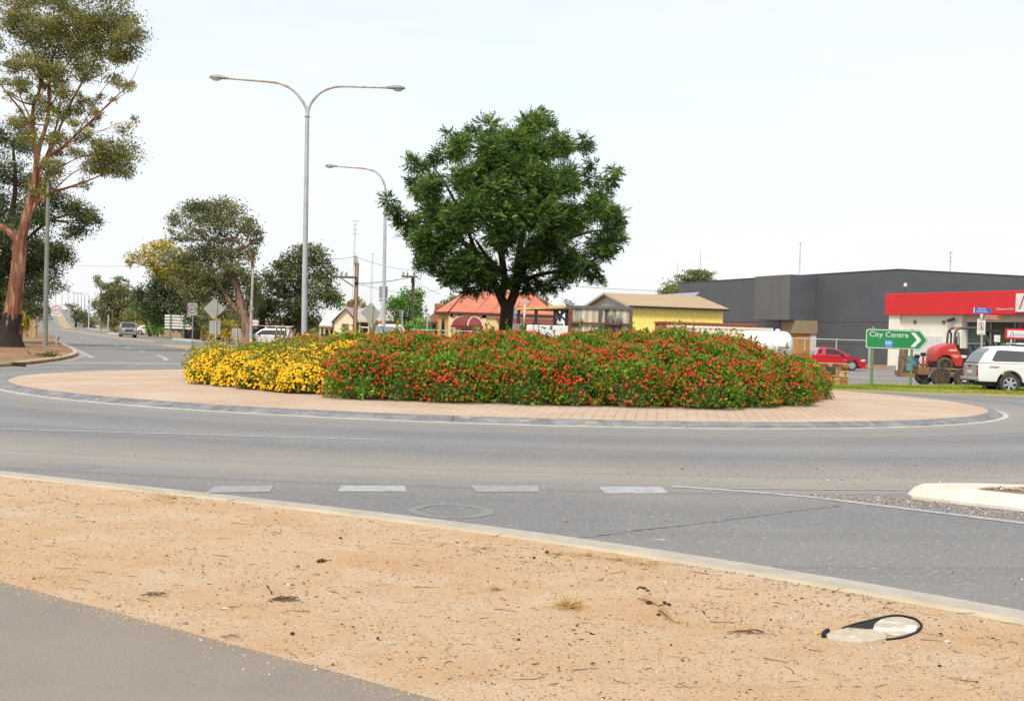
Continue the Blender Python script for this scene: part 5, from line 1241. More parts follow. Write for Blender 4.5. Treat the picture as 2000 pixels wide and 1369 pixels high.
# fascia signs
u, z = on(1985.5, 592)
sg = MB().b2(u, u + 9, -.10, -.004, z - .58, z + .6).build('logo_board', white, t, bevel=.02, seg=1)
mbl = mat('logo_blue', C(50, 70, 160, .7))
def logo(par, u, y, z, s_):
    MB().add([(u, y, z), (u + .14 * s_, y, z), (u + .55 * s_, y, z + s_), (u + .41 * s_, y, z + s_)], [[0, 1, 2, 3]]).build('logo_slash', red, par)
    MB().add([(u + .62 * s_, y, z), (u + .76 * s_, y, z), (u + .76 * s_, y, z + s_), (u + .62 * s_, y, z + s_)], [[0, 1, 2, 3]]).build('logo_bar', mbl, par)
logo(sg, u + .3, -.104, z - .4, .85); text('AMPOL', .8, mbl, sg, (u + 3.6, -.104, z), width=3.6)
u, z = on(1963, 603.5); text('Clearance 3.6m', .2, white, t, (u, -.006, z), width=1.5)
# red shop signs under the fascia
u, z = on(1980, 640)
s2 = MB().b2(u, u + 6, wy + .2, wy + .26, 2.35, 3.45).build('shop_sign', mat('dark_red', C(150, 24, 34, .7)), t); text('Ampol', .42, white, s2, (u + .35, wy + .19, 3.12), align='LEFT'); text('Port Pirie', .42, white, s2, (u + .35, wy + .19, 2.65), align='LEFT')
# free-standing AmpolCard price board
b = at(1990, 700, 74); b.z = .012; k_ = 74 / 2500
t = thing('card_sign', 'red framed white sign with a slash logo behind the parked ute', 'sign', b)
q = lambda x, y: at(x, y, 74) - b
p0, p1 = q(1964.5, 641.5), q(2050, 664)
fr_ = MB().b2(p0.x, p1.x, -.1, .1, p1.z, p0.z).build('red_frame', m_fr, t)
p0, p1 = q(1966.5, 645), q(2048, 661); MB().b2(p0.x, p1.x, -.115, -.101, p1.z, p0.z).build('panel', white, t)
p = q(1969.5, 658.5); logo(t, p.x, -.118, p.z, .33); p = q(1980, 653.5); text('AmpolCard', .27, mat('card_grey', C(150, 160, 190, .7)), t, (p.x, -.118, p.z), align='LEFT')
for x in (1975, 2040): post(t, q(x, 660).x, 0, q(x, 660).z, .06, white)
# boards against the wall: blue ice board, pink poster
b = at(1776, 726, 84); b.z = .012
t = thing('ice_board', 'blue ice advertisement board in a black frame beside the white wall', 'sign', b); q = lambda x, y: at(x, y, 84) - b
p0, p1 = q(1754, 694.5), q(1794, 722)
MB().b2(p0.x, p1.x, -.06, .06, 0, p0.z).build('frame', black, t, bevel=.03)
MB().b2(p0.x + .06, p1.x - .06, -.075, -.062, .15, p0.z - .06).build('poster', mat('ice_blue', C(60, 190, 222, .75), C(30, 120, 180, .7), scale=1.2, rough=.4, lo=.45, hi=.6), t)
hx, hz = q(1761.5, 708).x, .5
MB().prism([(hx - .14, hz - .12), (hx + .14, hz - .12), (hx + .14, hz + .12), (hx + .2, hz + .12), (hx, hz + .32), (hx - .2, hz + .12), (hx - .14, hz + .12)], -.08, -.076).build('house_symbol', white, t)
p0 = q(1750.5, 694); MB().b2(p0.x, p0.x + .12, -.05, .05, 0, p0.z + .1).build('side_stile', white, t)
b = at(1807, 726, 83); b.z = .012
t = thing('pink_poster', 'pink upright bottle advertisement beside the trailer rollers', 'sign', b); q = lambda x, y: at(x, y, 83) - b
p0, p1 = q(1801.5, 698), q(1813.5, 725); MB().b2(p0.x, p1.x, -.03, .03, 0, p0.z).build('board', mat('poster_pink', C(232, 70, 120, .75), C(240, 120, 130, .75), scale=2, rough=.4), t)
MB().b2(p0.x + .04, p1.x - .04, -.037, -.031, p0.z * .62, p0.z * .78).build('orange_band', mat('poster_orange', C(245, 130, 50, .8)), t)
text('ICE', .2, white, t, ((p0.x + p1.x) / 2, -.034, p0.z * .88), width=.26) if False else MB().b2(p0.x + .08, p1.x - .08, -.037, -.031, p0.z * .84, p0.z * .92).build('white_band', white, t)
MB().lathe([(.05, .2), (.05, .38), (.02, .46), (.02, .54)], 8, (p0.x + .12, -.045, 0)).build('bottle_picture', mat('poster_green', C(120, 190, 150, .7)), t)

# --- stone wall with a plaque
b = at(1628, 750, 50.3); b.z = .07
t = thing('stone_wall', 'short sandstone rubble wall with a black plaque on the grass', 'wall', b, R(-4)); q = lambda x, y: at(x, y, 50.3) - b
x0, x1 = q(1582, 745).x, q(1655.5, 745).x; ht = q(1640, 709.5).z
MB().b2(x0 + .04, x1 - .04, -.02, .38, 0, ht - .03).build('mortar_core', mat('mortar', C(190, 150, 100, .6), C(150, 120, 85, .55), scale=6, rough=.95), t)
st_m = [mat('stone_%d' % i, a, c, scale=6, rough=.95, bump=.6, bscale=14, bdist=.02) for i, (a, c) in enumerate(((C(226, 176, 104, .66), C(196, 140, 76, .62)), (C(206, 150, 84, .64), C(170, 116, 68, .6)), (C(232, 196, 140, .66), C(206, 164, 108, .62)), (C(150, 112, 84, .6), C(110, 86, 70, .55)), (C(222, 206, 184, .66), C(190, 160, 130, .6))))]
rg = random.Random(5); z = 0.0
while z < ht - .06:
    hrow = min(rg.uniform(.11, .19), ht - .02 - z); x = x0
    while x < x1 - .03:
        w_ = min(rg.uniform(.14, .34), x1 - x)
        if x1 - x - w_ < .08: w_ = x1 - x
        for face in (0, 1):
            mb = MB().box((x + w_ / 2, -.04 if not face else .39, z + hrow / 2), (w_ - .014, .13 + rg.uniform(-.02, .03), hrow - .012))
            mb.v = [(v[0] + rg.uniform(-.022, .022), v[1] + rg.uniform(-.012, .012), v[2] + rg.uniform(-.02, .02)) for v in mb.v]
            if not face or x > x1 - .5: mb.build('stone', rg.choice(st_m[:3] * 2 + st_m[3:]), t, bevel=.018, seg=2)
        x += w_
    z += hrow
MB().b2(x0 - .03, x1 + .02, -.11, .44, ht - .035, ht).build('capping', st_m[2], t, bevel=.015)
MB().b2(x0 - .1, x1 + .12, -.16, .5, -.06, .03).build('footing', concrete, t)
p0, p1 = q(1607, 715.5), q(1630.5, 730); MB().b2(p0.x, p1.x, -.15, -.105, p1.z, p0.z).build('plaque', mat('plaque_black', (.03, .033, .035), (.05, .05, .052), scale=10, rough=.5), t, bevel=.008)

# --- yellow shed with a sandy gable roof
m_yw = mat('yellow_cladding', C(251, 226, 128, .98), C(248, 218, 116, .95), scale=.8, rough=.7)
m_sr = mat('sandy_roof', C(214, 186, 148, .62), C(202, 172, 132, .6), scale=.7, rough=.8, stretch=(.3, 2, 1))
P0 = Vector((8.54, 92, 0)); ang = R(12.8); D = Vector((math.cos(ang), math.sin(ang), 0))
t = frame(None, P0, D, 'yellow_shed', 'yellow ribbed metal shed with a sandy coloured gable roof')
LL, SP, EV, RG = 7.0, 12.0, 4.0, 5.05
MB().b2(0, LL, .1, SP - .1, 0, EV).build('wall', m_yw, t)
for k in range(int(LL / .38)): MB().b2(k * .38 + .1, k * .38 + .2, .06, .1, 0, EV - .06).build('cladding_rib', m_yw, t)
g_ = MB(); g_.add([(-.02, .1, EV), (-.02, SP - .1, EV), (-.02, SP / 2, RG - .06)], [[0, 1, 2]]); g_.build('gable', mat('gable_grey', C(196, 192, 184, .7)), t)
for s_ in (0, 1):
    y0, y1 = (-.25, SP / 2) if not s_ else (SP + .25, SP / 2)
    rr_ = MB().add([(-.35, y0, EV - .02), (LL + .35, y0, EV - .02), (LL + .35 - .0, y1, RG), (-.35, y1, RG), (-.35, y0, EV + .06), (LL + .35, y0, EV + .06), (LL + .35, y1, RG + .08), (-.35, y1, RG + .08)],
         [[0, 1, 2, 3], [4, 5, 6, 7], [0, 1, 5, 4], [1, 2, 6, 5], [2, 3, 7, 6], [3, 0, 4, 7]]).build('roof', m_sr, t)
MB().b2(-.3, LL + .3, -.36, -.255, EV - .12, EV + .03).build('roof_gutter', black, t)
MB().add([(-.37, -.26, EV + .065), (-.37, SP / 2, RG + .085), (-.37, SP + .26, EV + .065), (-.37, SP + .26, EV - .1), (-.37, SP / 2, RG - .08), (-.37, -.26, EV - .1)], [[0, 1, 4, 5], [1, 2, 3, 4]]).build('barge_board', mat('barge', C(214, 206, 194, .7)), t)

# --- scorched corrugated shed
YC = 76; P0 = at(1110, 690, YC); P0.z = 0
t = thing('corrugated_shed', 'scorched corrugated iron shed wall with peeling paint and rusty frame', 'shed', P0); q = lambda x, y: at(x, y, YC) - P0
x1 = q(1232, 650).x; zt = q(1170, 598).z; zf = q(1170, 603.5).z
m_cor = mat('scorched_iron', C(228, 218, 198, .8), C(112, 116, 118, .7), scale=.55, rough=.8, lo=.50, hi=.58, stretch=(1.4, 1, .5), c3=C(150, 86, 48, .6), s3=.5, lo3=.62, hi3=.7)
vs_, fs_ = [], []; nC = 90
for i in range(nC + 1):
    x = x1 * i / nC; y = .05 * math.sin(i * math.pi * .9); vs_ += [(x, y, 0), (x, y, zf)]
for i in range(nC): fs_.append([2 * i, 2 * i + 2, 2 * i + 3, 2 * i + 1])
MB().add(vs_, fs_).build('corrugated_wall', m_cor, t, smooth=True)
MB().b2(-.05, x1 + .1, -.12, 6, zf + .003, zt).build('roof_fascia', mat('fascia_grey', C(126, 128, 126, .65), C(110, 112, 110, .62), scale=1), t)
MB().b2(.1, x1 - .1, .1, 6, 0, zf - .01).build('shed_body', mat('shed_body', C(120, 116, 110, .6)), t)
for x, m in ((1112, rust), (1170, MATS['pole_steel']), (1231, MATS['pole_steel'])): u = q(x, 650).x; MB().b2(u - .09, u + .09, -.2, -.06, 0, zf).build('frame_post', m, t)
zr = q(1170, 632).z; MB().b2(0, x1, -.16, -.06, zr - .05, zr + .05).build('frame_rail', rust, t)

# --- steel canopy with a yellow edge
YK = 80; P0 = at(1012, 690, YK); P0.z = 0
t = thing('steel_canopy', 'open black steel canopy with a yellow fascia beside the corrugated shed', 'canopy', P0); q = lambda x, y: at(x, y, YK) - P0
a, c = q(1026, 602), q(1103, 598.5)
MB().add([(a.x - .5, 0, a.z - .12), (c.x, 0, c.z - .12), (c.x, 0, c.z + .06), (a.x - .5, 0, a.z + .02), (a.x - .5, .06, a.z - .12), (c.x, .06, c.z - .12), (c.x, .06, c.z + .06), (a.x - .5, .06, a.z + .02)], [[0, 1, 2, 3], [4, 5, 6, 7], [0, 1, 5, 4], [3, 2, 6, 7], [0, 3, 7, 4], [1, 2, 6, 5]]).build('yellow_fascia', mat('canopy_yellow', C(242, 212, 128, .75), C(226, 176, 90, .7), scale=1.5), t)
MB().b2(a.x - .5, c.x + .4, .08, 4, a.z - .05, a.z + .08).build('canopy_roof', mat('canopy_roof', C(120, 104, 88, .6), C(90, 80, 70, .6), scale=2), t)
for x in (1012, 1046, 1083, 1106): u = q(x, 650).x; MB().b2(u - .1, u + .1, .2, .4, 0, a.z - .05).build('post', black, t)
for x0, x1_, y0, y1 in ((1085, 1105, 606, 627), (1085, 1105, 627, 606), (1088, 1094, 605, 628), (1098, 1093, 605, 628)):
    p, r_ = q(x0, y0), q(x1_, y1); MB().tube([(p.x, .3, p.z), (r_.x, .3, r_.z)], .07, 5).build('brace', black, t)
# white boxes below it
P0 = at(1068, 690, 74); P0.z = 0
t = thing('white_container', 'low white ribbed container under the steel canopy', 'container', P0); q = lambda x, y: at(x, y, 74) - P0
p0, p1 = q(1029, 634), q(1110, 634); MB().b2(p0.x, p1.x, 0, 2.4, 0, p0.z).build('body', white, t, bevel=.03)
for k in range(16): u = p0.x + (p1.x - p0.x) * (k + .5) / 16; MB().b2(u - .04, u + .04, -.03, .0, .1, p0.z - .1).build('rib', white, t)
P0 = at(1010, 690, 78); P0.z = 0
t = thing('steel_cabinet', 'pair of grey upright steel cabinets beside the island tree trunk', 'cabinet', P0); q = lambda x, y: at(x, y, 78) - P0
for x0, x1_ in ((1000, 1009.5), (1010, 1020)): a, c = q(x0, 632), q(x1_, 632); MB().b2(a.x, c.x, 0, .6, 0, a.z).build('door', lampgrey, t, bevel=.02)

# --- rusty red container, white container, tank
m_rc = mat('container_red', C(190, 100, 76, .75), C(164, 84, 64, .7), scale=1.2, rough=.8)
def container(label, x0, xm, x1, yt, Y, m, hgt):
    b = at(x0, 690, Y); b.z = 0; a = at(x1, 690, Y + 1.0); a.z = 0; Dc = (a - b).normalized(); Ls = (a - b).length
    t = thing('container', label, 'container', b, math.atan2(Dc.y, Dc.x)); zt = (at(x0, yt, Y) - b).z; ue = onpl(xm, 650, b, Dc)[0]
    MB().b2(.05, Ls - .05, .05, 2.35, max(0, zt - 2.55), zt - .06).build('body', m, t)
    n = int((Ls - ue) / .28)
    for k in range(n): u = ue + (Ls - ue) * (k + .5) / n; MB().b2(u - .07, u + .07, 0, .05, max(0, zt - 2.4), zt - .14).build('side_rib', m, t)
    for z in (zt - .12, max(0, zt - 2.55)): MB().b2(0, Ls, -.02, 2.4, z, z + .12).build('rail', m, t)
    for u in (0, ue, Ls - .1): MB().b2(u, u + .1, -.03, .1, max(0, zt - 2.55), zt - .004).build('corner_post', m, t)
    for k in (.25, .45, .6, .8):
        MB().tube([(ue * k + .08, -.03, max(0, zt - 2.4)), (ue * k + .08, -.03, zt - .15)], .022, 6).build('lock_bar', galv, t)
    if zt > 2.56:
        for u in (.3, Ls - .3): MB().b2(u - .25, u + .25, .1, 2.3, 0, zt - 2.55).build('block', timber, t)
container('rusty red shipping container behind the lantana hedge', 1300, 1328, 1473, 627.5, 73, m_rc, 2.6)
container('cream white shipping container in front of the rusty red one', 1329, 1357, 1508, 635, 66, mat('container_white', C(246, 236, 212, .85), C(238, 224, 196, .82), scale=1.5, rough=.7), 2.5)
b = at(1497, 690, 62); b.z = 0; t = thing('storage_tank', 'white cylindrical tank with rounded ends behind the hedge', 'tank', b, R(-6)); q = lambda x, y: at(x, y, 62) - b
p0, p1 = q(1444, 650), q(1549, 650); zt = q(1500, 646).z; r_ = .72; Lh = (p1.x - p0.x) / 2
prof = [(.05, -Lh), (r_ * .5, -Lh + .04), (r_ * .8, -Lh + .14), (r_ * .95, -Lh + .28), (r_, -Lh + .45), (r_, Lh - .45), (r_ * .95, Lh - .28), (r_ * .8, Lh - .14), (r_ * .5, Lh - .04), (.05, Lh)]
MB().lathe(prof, 24, (0, .5, zt - r_), 'X').build('shell', white, t, smooth=True)
MB().lathe([(.12, 0), (.12, .1), (.05, .14)], 10, (.55, .5, zt - .03)).build('valve_cap', white, t)
for s_ in (-1, 1): MB().b2(s_ * Lh * .55 - .12, s_ * Lh * .55 + .12, -.1, 1.1, 0, zt - r_ - .4).build('saddle', galv, t)
MB().b2(.5, 1.0, -.296, -.28, zt - r_ - .1, zt - r_ - .04).build('red_stripe', red, t)

# --- grey skillion roof behind the yellow shed
b = at(1300, 690, 128); b.z = 0; t = thing('skillion_shed', 'grey skillion roofed shed behind the yellow shed', 'shed', b); q = lambda x, y: at(x, y, 128) - b
a, c = q(1228, 581), q(1366, 573); d_ = q(1352, 581)
MB().add([(a.x, 0, a.z - .05), (d_.x, -2, d_.z - .05), (c.x, 0, c.z), (a.x + 2, 6, a.z + .25), (a.x, 0, a.z + .08), (d_.x, -2, d_.z + .08), (c.x, 0, c.z + .12), (a.x + 2, 6, a.z + .38)], [[0, 1, 2, 3], [4, 5, 6, 7], [0, 1, 5, 4], [1, 2, 6, 5], [2, 3, 7, 6], [3, 0, 4, 7]]).build('roof', mat('grey_roof', C(178, 180, 184, .6), rough=.5), t)
MB().b2(a.x + .5, d_.x - .4, .3, 5, 0, a.z - .1).build('wall', m_dg, t)
for k in range(4): MB().tube([(d_.x - .4 + k * .22, -1.6 + k * .4, d_.z - .35 + k * .1), (d_.x - .3 + k * .22, -1.5 + k * .4, d_.z + .0 + k * .1)], .04, 5).build('truss_bar', black, t)

# --- orange roofed building
m_or = mat('orange_roof', C(224, 138, 106, .7), C(212, 124, 94, .66), scale=.8, rough=.7)
m_cw = mat('cream_wall', C(244, 222, 170, .9), C(236, 210, 154, .88), scale=1.2, rough=.9); m_tan = mat('tan_stone', C(220, 182, 118, .85), C(202, 164, 104, .8), scale=1.5, rough=.95)
m_mar = mat('maroon_awning', C(150, 60, 58, .7), C(138, 52, 52, .68), scale=1.5, rough=.8); m_bwn = mat('brown_trim', C(120, 52, 44, .65))
YO = 107; b = at(880, 690, YO); b.z = 0
t = thing('orange_roof_building', 'cream walled building with a bright orange hipped roof', 'building', b); q = lambda x, y, Y=YO: at(x, y, Y) - b
xr_ = q(1083, 620).x; ze = q(880, 609.5).z; xl_ = q(856, 620, YO + 2.2).x
MB().slab([(0, 0), (xr_, 0), (xr_, 9), (xl_, 11), (xl_, 2.2)], 0, ze - .15).build('wall', m_cw, t)
MB().add([(xl_ - .02, 2.16, 0), (-.02, -.04, 0), (-.02, -.04, ze - .2), (xl_ - .02, 2.16, ze - .2)], [[0, 1, 2, 3]]).build('corner_facing', m_tan, t)
MB().b2(.25, q(945, 620).x, -.06, -.003, 0, ze - .5).build('stone_facing', m_tan, t)
for x in (880, 898, 945): u = q(x, 620).x; MB().b2(u - .15, u + .2, -.1, -.06, 0, ze - .2).build('pilaster', m_cw, t)
MB().b2(-.1, xr_, -.1, -.004, ze - .42, ze - .2).build('cornice', m_cw, t)
MB().slab([(-.25, -.35), (xr_ + .3, -.35), (xr_ + .3, 9.3), (xl_ - .3, 11.3), (xl_ - .35, 2.1)], ze - .15, ze + .02).build('eaves', m_bwn, t)
zr = q(985, 571, YO + 5).z; rl = q(910, 578, YO + 5); rr_ = q(1040, 578, YO + 5)
base_ = [(-.25, -.36), (xr_ + .3, -.36), (xr_ + .3, 9.3), (xl_ - .3, 11.3), (xl_ - .36, 2.1)]
vv = [(x, y, ze + .021) for x, y in base_] + [(rl.x, 5, zr), (rr_.x, 5, zr)]
MB().add(vv, [[0, 1, 6, 5], [1, 2, 6], [2, 3, 5, 6], [3, 4, 5], [4, 0, 5]]).build('roof', m_or, t)
MB().tube([vv[5], vv[6]], .1, 6).build('ridge_cap', m_or, t)
for a, c in ((0, 5), (1, 6), (4, 5)): MB().tube([vv[a], vv[c]], .07, 6).build('hip_cap', m_bwn, t)
for x in (930, 960, 1000, 1020): p = q(x, 609); MB().tube([(p.x, -.3, ze + .06), (p.x + 1.2 + (x - 930) * .0, 4.9, zr + .03)], .03, 4).build('roof_seam', m_or, t)
w0 = q(866.5, 640, YO + 1.3); MB().box((w0.x - .02, 1.25, q(866, 640).z), (.5, .12, 1.5), rz=math.atan2(2.2, xl_)).build('window', darkglass, t)
# bullnose awning
a, c = q(882.5, 630), q(945.5, 630); zt = q(905, 618.5).z; zb = q(905, 636.5).z; vs_, fs_ = [], []; nn = 8
for i in range(nn + 1):
    g = (math.pi / 2) * i / nn; yy = -1.6 * math.sin(g); zz = zb + (zt - zb) * math.cos(g)
    k = math.sin(g); vs_ += [(a.x + .9 * (1 - k), yy - .06, zz), (c.x - .9 * (1 - k), yy - .06, zz)]
for i in range(nn): fs_.append([2 * i, 2 * i + 2, 2 * i + 3, 2 * i + 1])
L1_ = list(range(0, 2 * nn + 2, 2)); R1_ = list(range(1, 2 * nn + 3, 2)); n0 = len(vs_); vs_ += [(a.x + .3, -.06, zb), (c.x - .3, -.06, zb)]
fs_ += [L1_ + [n0], R1_ + [n0 + 1]]
MB().add(vs_, fs_).build('awning', m_mar, t, smooth=True)
for xx in (a.x + .05, (a.x * .48 + c.x * .52), c.x - .05): 
    MB().tube([(xx + (.9 * (1 - math.sin(g)) if xx < a.x + .2 else (-.9 * (1 - math.sin(g)) if xx > c.x - .2 else .5 * (1 - math.sin(g)))), -1.62 * math.sin(g) - .08, zb + (zt - zb + .02) * math.cos(g)) for g in np.linspace(0, math.pi / 2, 8)], .07, 6).build('awning_trim', mat('awning_pale', C(214, 206, 190, .7)), t)
MB().b2(a.x, c.x, -1.7, -1.6, zb - .16, zb + .01).build('awning_valance', m_bwn, t)
for x in (897, 925): p = q(x, 650); MB().b2(p.x, p.x + .7, -.07, -.062, 0, zb - .3).build('doorway', darkglass, t)
u0 = q(968, 625).x; MB().add([(u0, -.05, q(970, 622).z), (xr_, -.05, q(1075, 625).z), (xr_ + .3, -2.6, q(1082, 632, YO - 2.6).z), (u0 + .8, -2.6, q(980, 631, YO - 2.6).z)], [[0, 1, 2, 3]]).build('veranda_roof', m_mar, t)
MB().b2(u0 + .8, xr_ + .3, -2.66, -2.6, q(1000, 634, YO - 2.6).z, q(1000, 631, YO - 2.6).z).build('veranda_fascia', m_bwn, t)
for k in range(5): u = u0 + 1 + k * (xr_ - u0 - 1) / 4; MB().b2(u - .06, u + .06, -2.58, -2.46, 0, q(1000, 633, YO - 2.6).z).build('veranda_post', m_bwn, t)
# chain fence in front
P0 = at(800, 700, 98); P0.z = -.03; P1 = at(985, 700, 98); P1.z = -.03; DF = (P1 - P0).normalized(); LF = (P1 - P0).length
fe = thing('pipe_fence', 'galvanised pipe fence in front of the orange roofed building', 'fence', P0, math.atan2(DF.y, DF.x))
zt = at(900, 646, 98).z
MB().tube([(0, 0, zt), (LF, 0, zt)], .04, 6).build('top_rail', galv, fe)
for x in (807, 848, 895, 935, 955): u = onpl(x, 650, P0, DF)[0]; MB().tube([(u, 0, 0), (u, 0, zt + .1)], .05, 6).build('post', galv, fe)

# --- brown tiled house
m_bt = mat('brown_tiles', C(158, 106, 82, .62), C(128, 86, 68, .58), scale=2.5, rough=.9); m_bk = mat('orange_brick', C(196, 134, 84, .66), C(170, 110, 70, .62), scale=3, rough=.95)
b = at(848, 690, 124); b.z = 0; t = thing('brown_tiled_house', 'brick house with a brown tiled roof left of the orange roof', 'house', b); q = lambda x, y: at(x, y, 124) - b
x0, x1 = q(836, 640).x, q(880, 640).x; ze = q(845, 627).z
MB().b2(x0 + .4, x1, .6, 9, 0, ze).build('wall', m_bk, t)
MB().add([(x0 - .6, 0, ze - .1), (x1, 0, ze - .1), (x1, 5, q(860, 596).z), (q(860, 596).x, 5, q(860, 596).z), (x0 - .6, 10, ze - .1), (x1, 10, ze - .1)], [[0, 1, 2, 3], [0, 3, 4], [3, 2, 5, 4]]).build('roof', m_bt, t)
MB().b2(x0 - .6, x1, -.06, .04, ze - .28, ze - .08).build('roof_gutter', m_bwn, t)
a = q(845, 640); MB().b2(a.x, a.x + .5, .52, .6, .3, ze - .5).build('window', darkglass, t)
a = q(853, 604); MB().box((a.x, 2.5, a.z), (.7, .7, 1.2)).build('chimney', m_bk, t)

# --- cream house with white roof
m_wr = mat('white_iron_roof', C(246, 242, 238, .85), C(232, 228, 222, .82), scale=1.2, rough=.6, stretch=(3, 1, 1)); m_gr = mat('slate_grey_roof', C(150, 152, 156, .62), rough=.6); m_tr = mat('taupe_roof', C(204, 194, 182, .7), C(192, 182, 170, .68), scale=1, rough=.7)
YH = 112; b = at(660, 690, YH); b.z = 0; t = thing('cream_house', 'cream cottage with white iron roofs and a pointed gable', 'house', b); q = lambda x, y, Y=YH: at(x, y, Y) - b
gx0, gx1 = q(653, 640).x, q(689, 640).x; gp0 = q(675.5, 602.5); zE0 = q(653, 628).z; zE1 = q(689, 621).z
MB().prism([(gx0, 0), (gx1, 0), (gx1, zE1), (gp0.x, gp0.z), (gx0, zE0)], 0, 9).build('gable_wall', mat('pale_cream', C(248, 232, 198, .9), C(240, 222, 186, .88), scale=1.3, rough=.9), t)
for a, c, nm in (((gx0 - .35, zE0 - .18), (gp0.x, gp0.z), 'L'), ((gx1 + .3, zE1 - .2), (gp0.x, gp0.z), 'R')):
    MB().add([(a[0], -.35, a[1] + .05), (c[0], -.35, c[1] + .05), (c[0], 9.3, c[1] + .05), (a[0], 9.3, a[1] + .05), (a[0], -.35, a[1] + .15), (c[0], -.35, c[1] + .16), (c[0], 9.3, c[1] + .16), (a[0], 9.3, a[1] + .15)], [[0, 1, 2, 3], [4, 5, 6, 7], [0, 1, 5, 4], [0, 3, 7, 4], [2, 3, 7, 6]]).build('gable_roof', m_wr if nm == 'L' else m_tr, t)
a = q(675, 640); 
wn = MB().b2(a.x - .25, a.x + .2, -.03, .02, q(675, 645).z, q(675, 634).z).build('window', darkglass, t); MB().b2(a.x - .36, a.x + .31, -.015, -.004, q(675, 647).z, q(675, 632).z).build('window_surround', m_op, wn)
# left wing
x0, x1 = q(622, 640).x, gx0; ze = q(640, 634).z
MB().b2(x0 + .5, x1 - .004, 1.2, 9, 0, ze).build('wing_wall', MATS['pale_cream'], t)
MB().add([(x0, .4, ze - .05), (x1 + 1.0, .4, ze - .05), (x1 + 1.6, 5, q(668, 607, YH + 5).z), (q(640, 612, YH + 5).x, 5, q(640, 607, YH + 5).z), (x0 - .3, 9, ze)], [[0, 1, 2, 3], [0, 3, 4]]).build('wing_roof', m_wr, t)
MB().b2(x0, x1, .3, .4, ze - .2, ze - .04).build('wing_gutter', mat('cream_trim', C(226, 210, 180, .7)), t)
for x in (624, 632, 642, 651): u = q(x, 645).x; MB().b2(u - .07, u + .07, .45, .6, 0, ze - .2).build('veranda_post', MATS['cream_trim'], t)
for x in (628, 638): u = q(x, 645).x; MB().b2(u - .2, u + .35, 1.14, 1.2, .6, ze - .5).build('window', darkglass, t)
# right wing
x0, x1 = gx1, q(722, 640).x; ze = q(700, 624).z
MB().b2(x0 + .004, x1 - .3, 1.5, 9, 0, ze).build('wing_wall', m_op, t)
MB().add([(x0 - .3, .3, ze - .05), (x1 + .3, .3, ze - .05), (x1, 5, q(712, 600, YH + 5).z), (q(684, 606, YH + 5).x, 5, q(690, 604, YH + 5).z)], [[0, 1, 2, 3]]).build('wing_roof', m_tr, t)
MB().b2(x0 + .02, x1 + .3, .2, .3, ze - .22, ze - .03).build('wing_gutter', MATS['cream_trim'], t)
for x in (701, 719): u = q(x, 640).x; MB().b2(u - .07, u + .07, .4, .55, 0, ze - .2).build('veranda_post', MATS['cream_trim'], t)
u = q(708, 640).x; MB().b2(u - .5, u + .5, 1.44, 1.5, 0, ze - .4).build('doorway', mat('brown_door', C(110, 80, 60, .6)), t); MB().box((u + .1, .5, q(708, 639).z), (.9, .03, .12), ry=R(3)).build('name_board', white, t)
# grey roofed house behind
b = at(690, 690, 140); b.z = 0; t = thing('grey_roof_house', 'grey roofed house with a square chimney behind the cream cottage', 'house', b); q = lambda x, y: at(x, y, 140) - b
x0, x1 = q(645, 620).x, q(708, 620).x; ze = q(670, 613).z; zr = q(680, 594.5).z
MB().b2(x0 + .5, x1 - .5, .5, 10, 0, ze).build('wall', MATS['tan_render'], t)
MB().add([(x0, 0, ze - .05), (x1, 0, ze - .05), (x1 - 1, 5, zr), (x0 + 1, 5, zr), (x0, 10, ze), (x1, 10, ze)], [[0, 1, 2, 3], [3, 2, 5, 4], [0, 3, 4], [1, 5, 2]]).build('roof', m_gr, t)
a = q(678, 597); MB().box((a.x, 2.5, a.z - .3), (.65, .6, 1.5)).build('chimney', MATS['brown_tiles'], t)
b = at(740, 690, 130); b.z = 0; t = thing('taupe_roof_house', 'taupe hip roofed house behind the slim power pole', 'house', b); q = lambda x, y: at(x, y, 130) - b
x0, x1 = q(716, 620).x, q(778, 620).x; ze = q(740, 625).z; zr = q(740, 598).z
MB().b2(x0 + .4, x1 - .4, .5, 10, 0, ze).build('wall', MATS['tan_render'], t); MB().add([(x0, 0, ze - .05), (x1, 0, ze - .05), (x1 - 1.6, 5, zr), (x0 + 1, 5, zr), (x0, 10, ze), (x1, 10, ze)], [[0, 1, 2, 3], [3, 2, 5, 4], [0, 3, 4], [1, 5, 2]]).build('roof', m_tr, t)
MB().b2(x0, x1, -.08, 0, ze - .25, ze - .06).build('roof_gutter', m_bwn, t)
for x in (735, 760): u = q(x, 640).x; MB().b2(u - .5, u + .5, .44, .5, .9, ze - .5).build('window', darkglass, t)
# small house among the gums
b = at(500, 690, 190); b.z = 0; t = thing('green_walled_house', 'small green walled house glimpsed behind the gum trunks', 'house', b); q = lambda x, y: at(x, y, 190) - b
x0, x1 = q(470, 640).x, q(540, 640).x; ze = q(500, 636).z; zr = q(500, 622).z
MB().b2(x0 + .5, x1 - .5, .5, 8, 0, ze).build('wall', mat('green_wall', C(120, 150, 130, .65), C(225, 222, 214, .7), scale=.3, lo=.48, hi=.52), t); MB().add([(x0, 0, ze - .05), (x1, 0, ze - .05), (x1 - 1, 4, zr), (x0 + 1, 4, zr), (x0, 8.5, ze), (x1, 8.5, ze)], [[0, 1, 2, 3], [3, 2, 5, 4], [0, 3, 4], [1, 5, 2]]).build('roof', mat('red_roof', C(176, 84, 76, .65), C(226, 222, 216, .7), scale=.25, lo=.48, hi=.52), t)
for x in (483, 499, 520): u = q(x, 640).x; MB().b2(u - .5, u + .6, .44, .5, .7, ze - .5).build('window', darkglass, t)

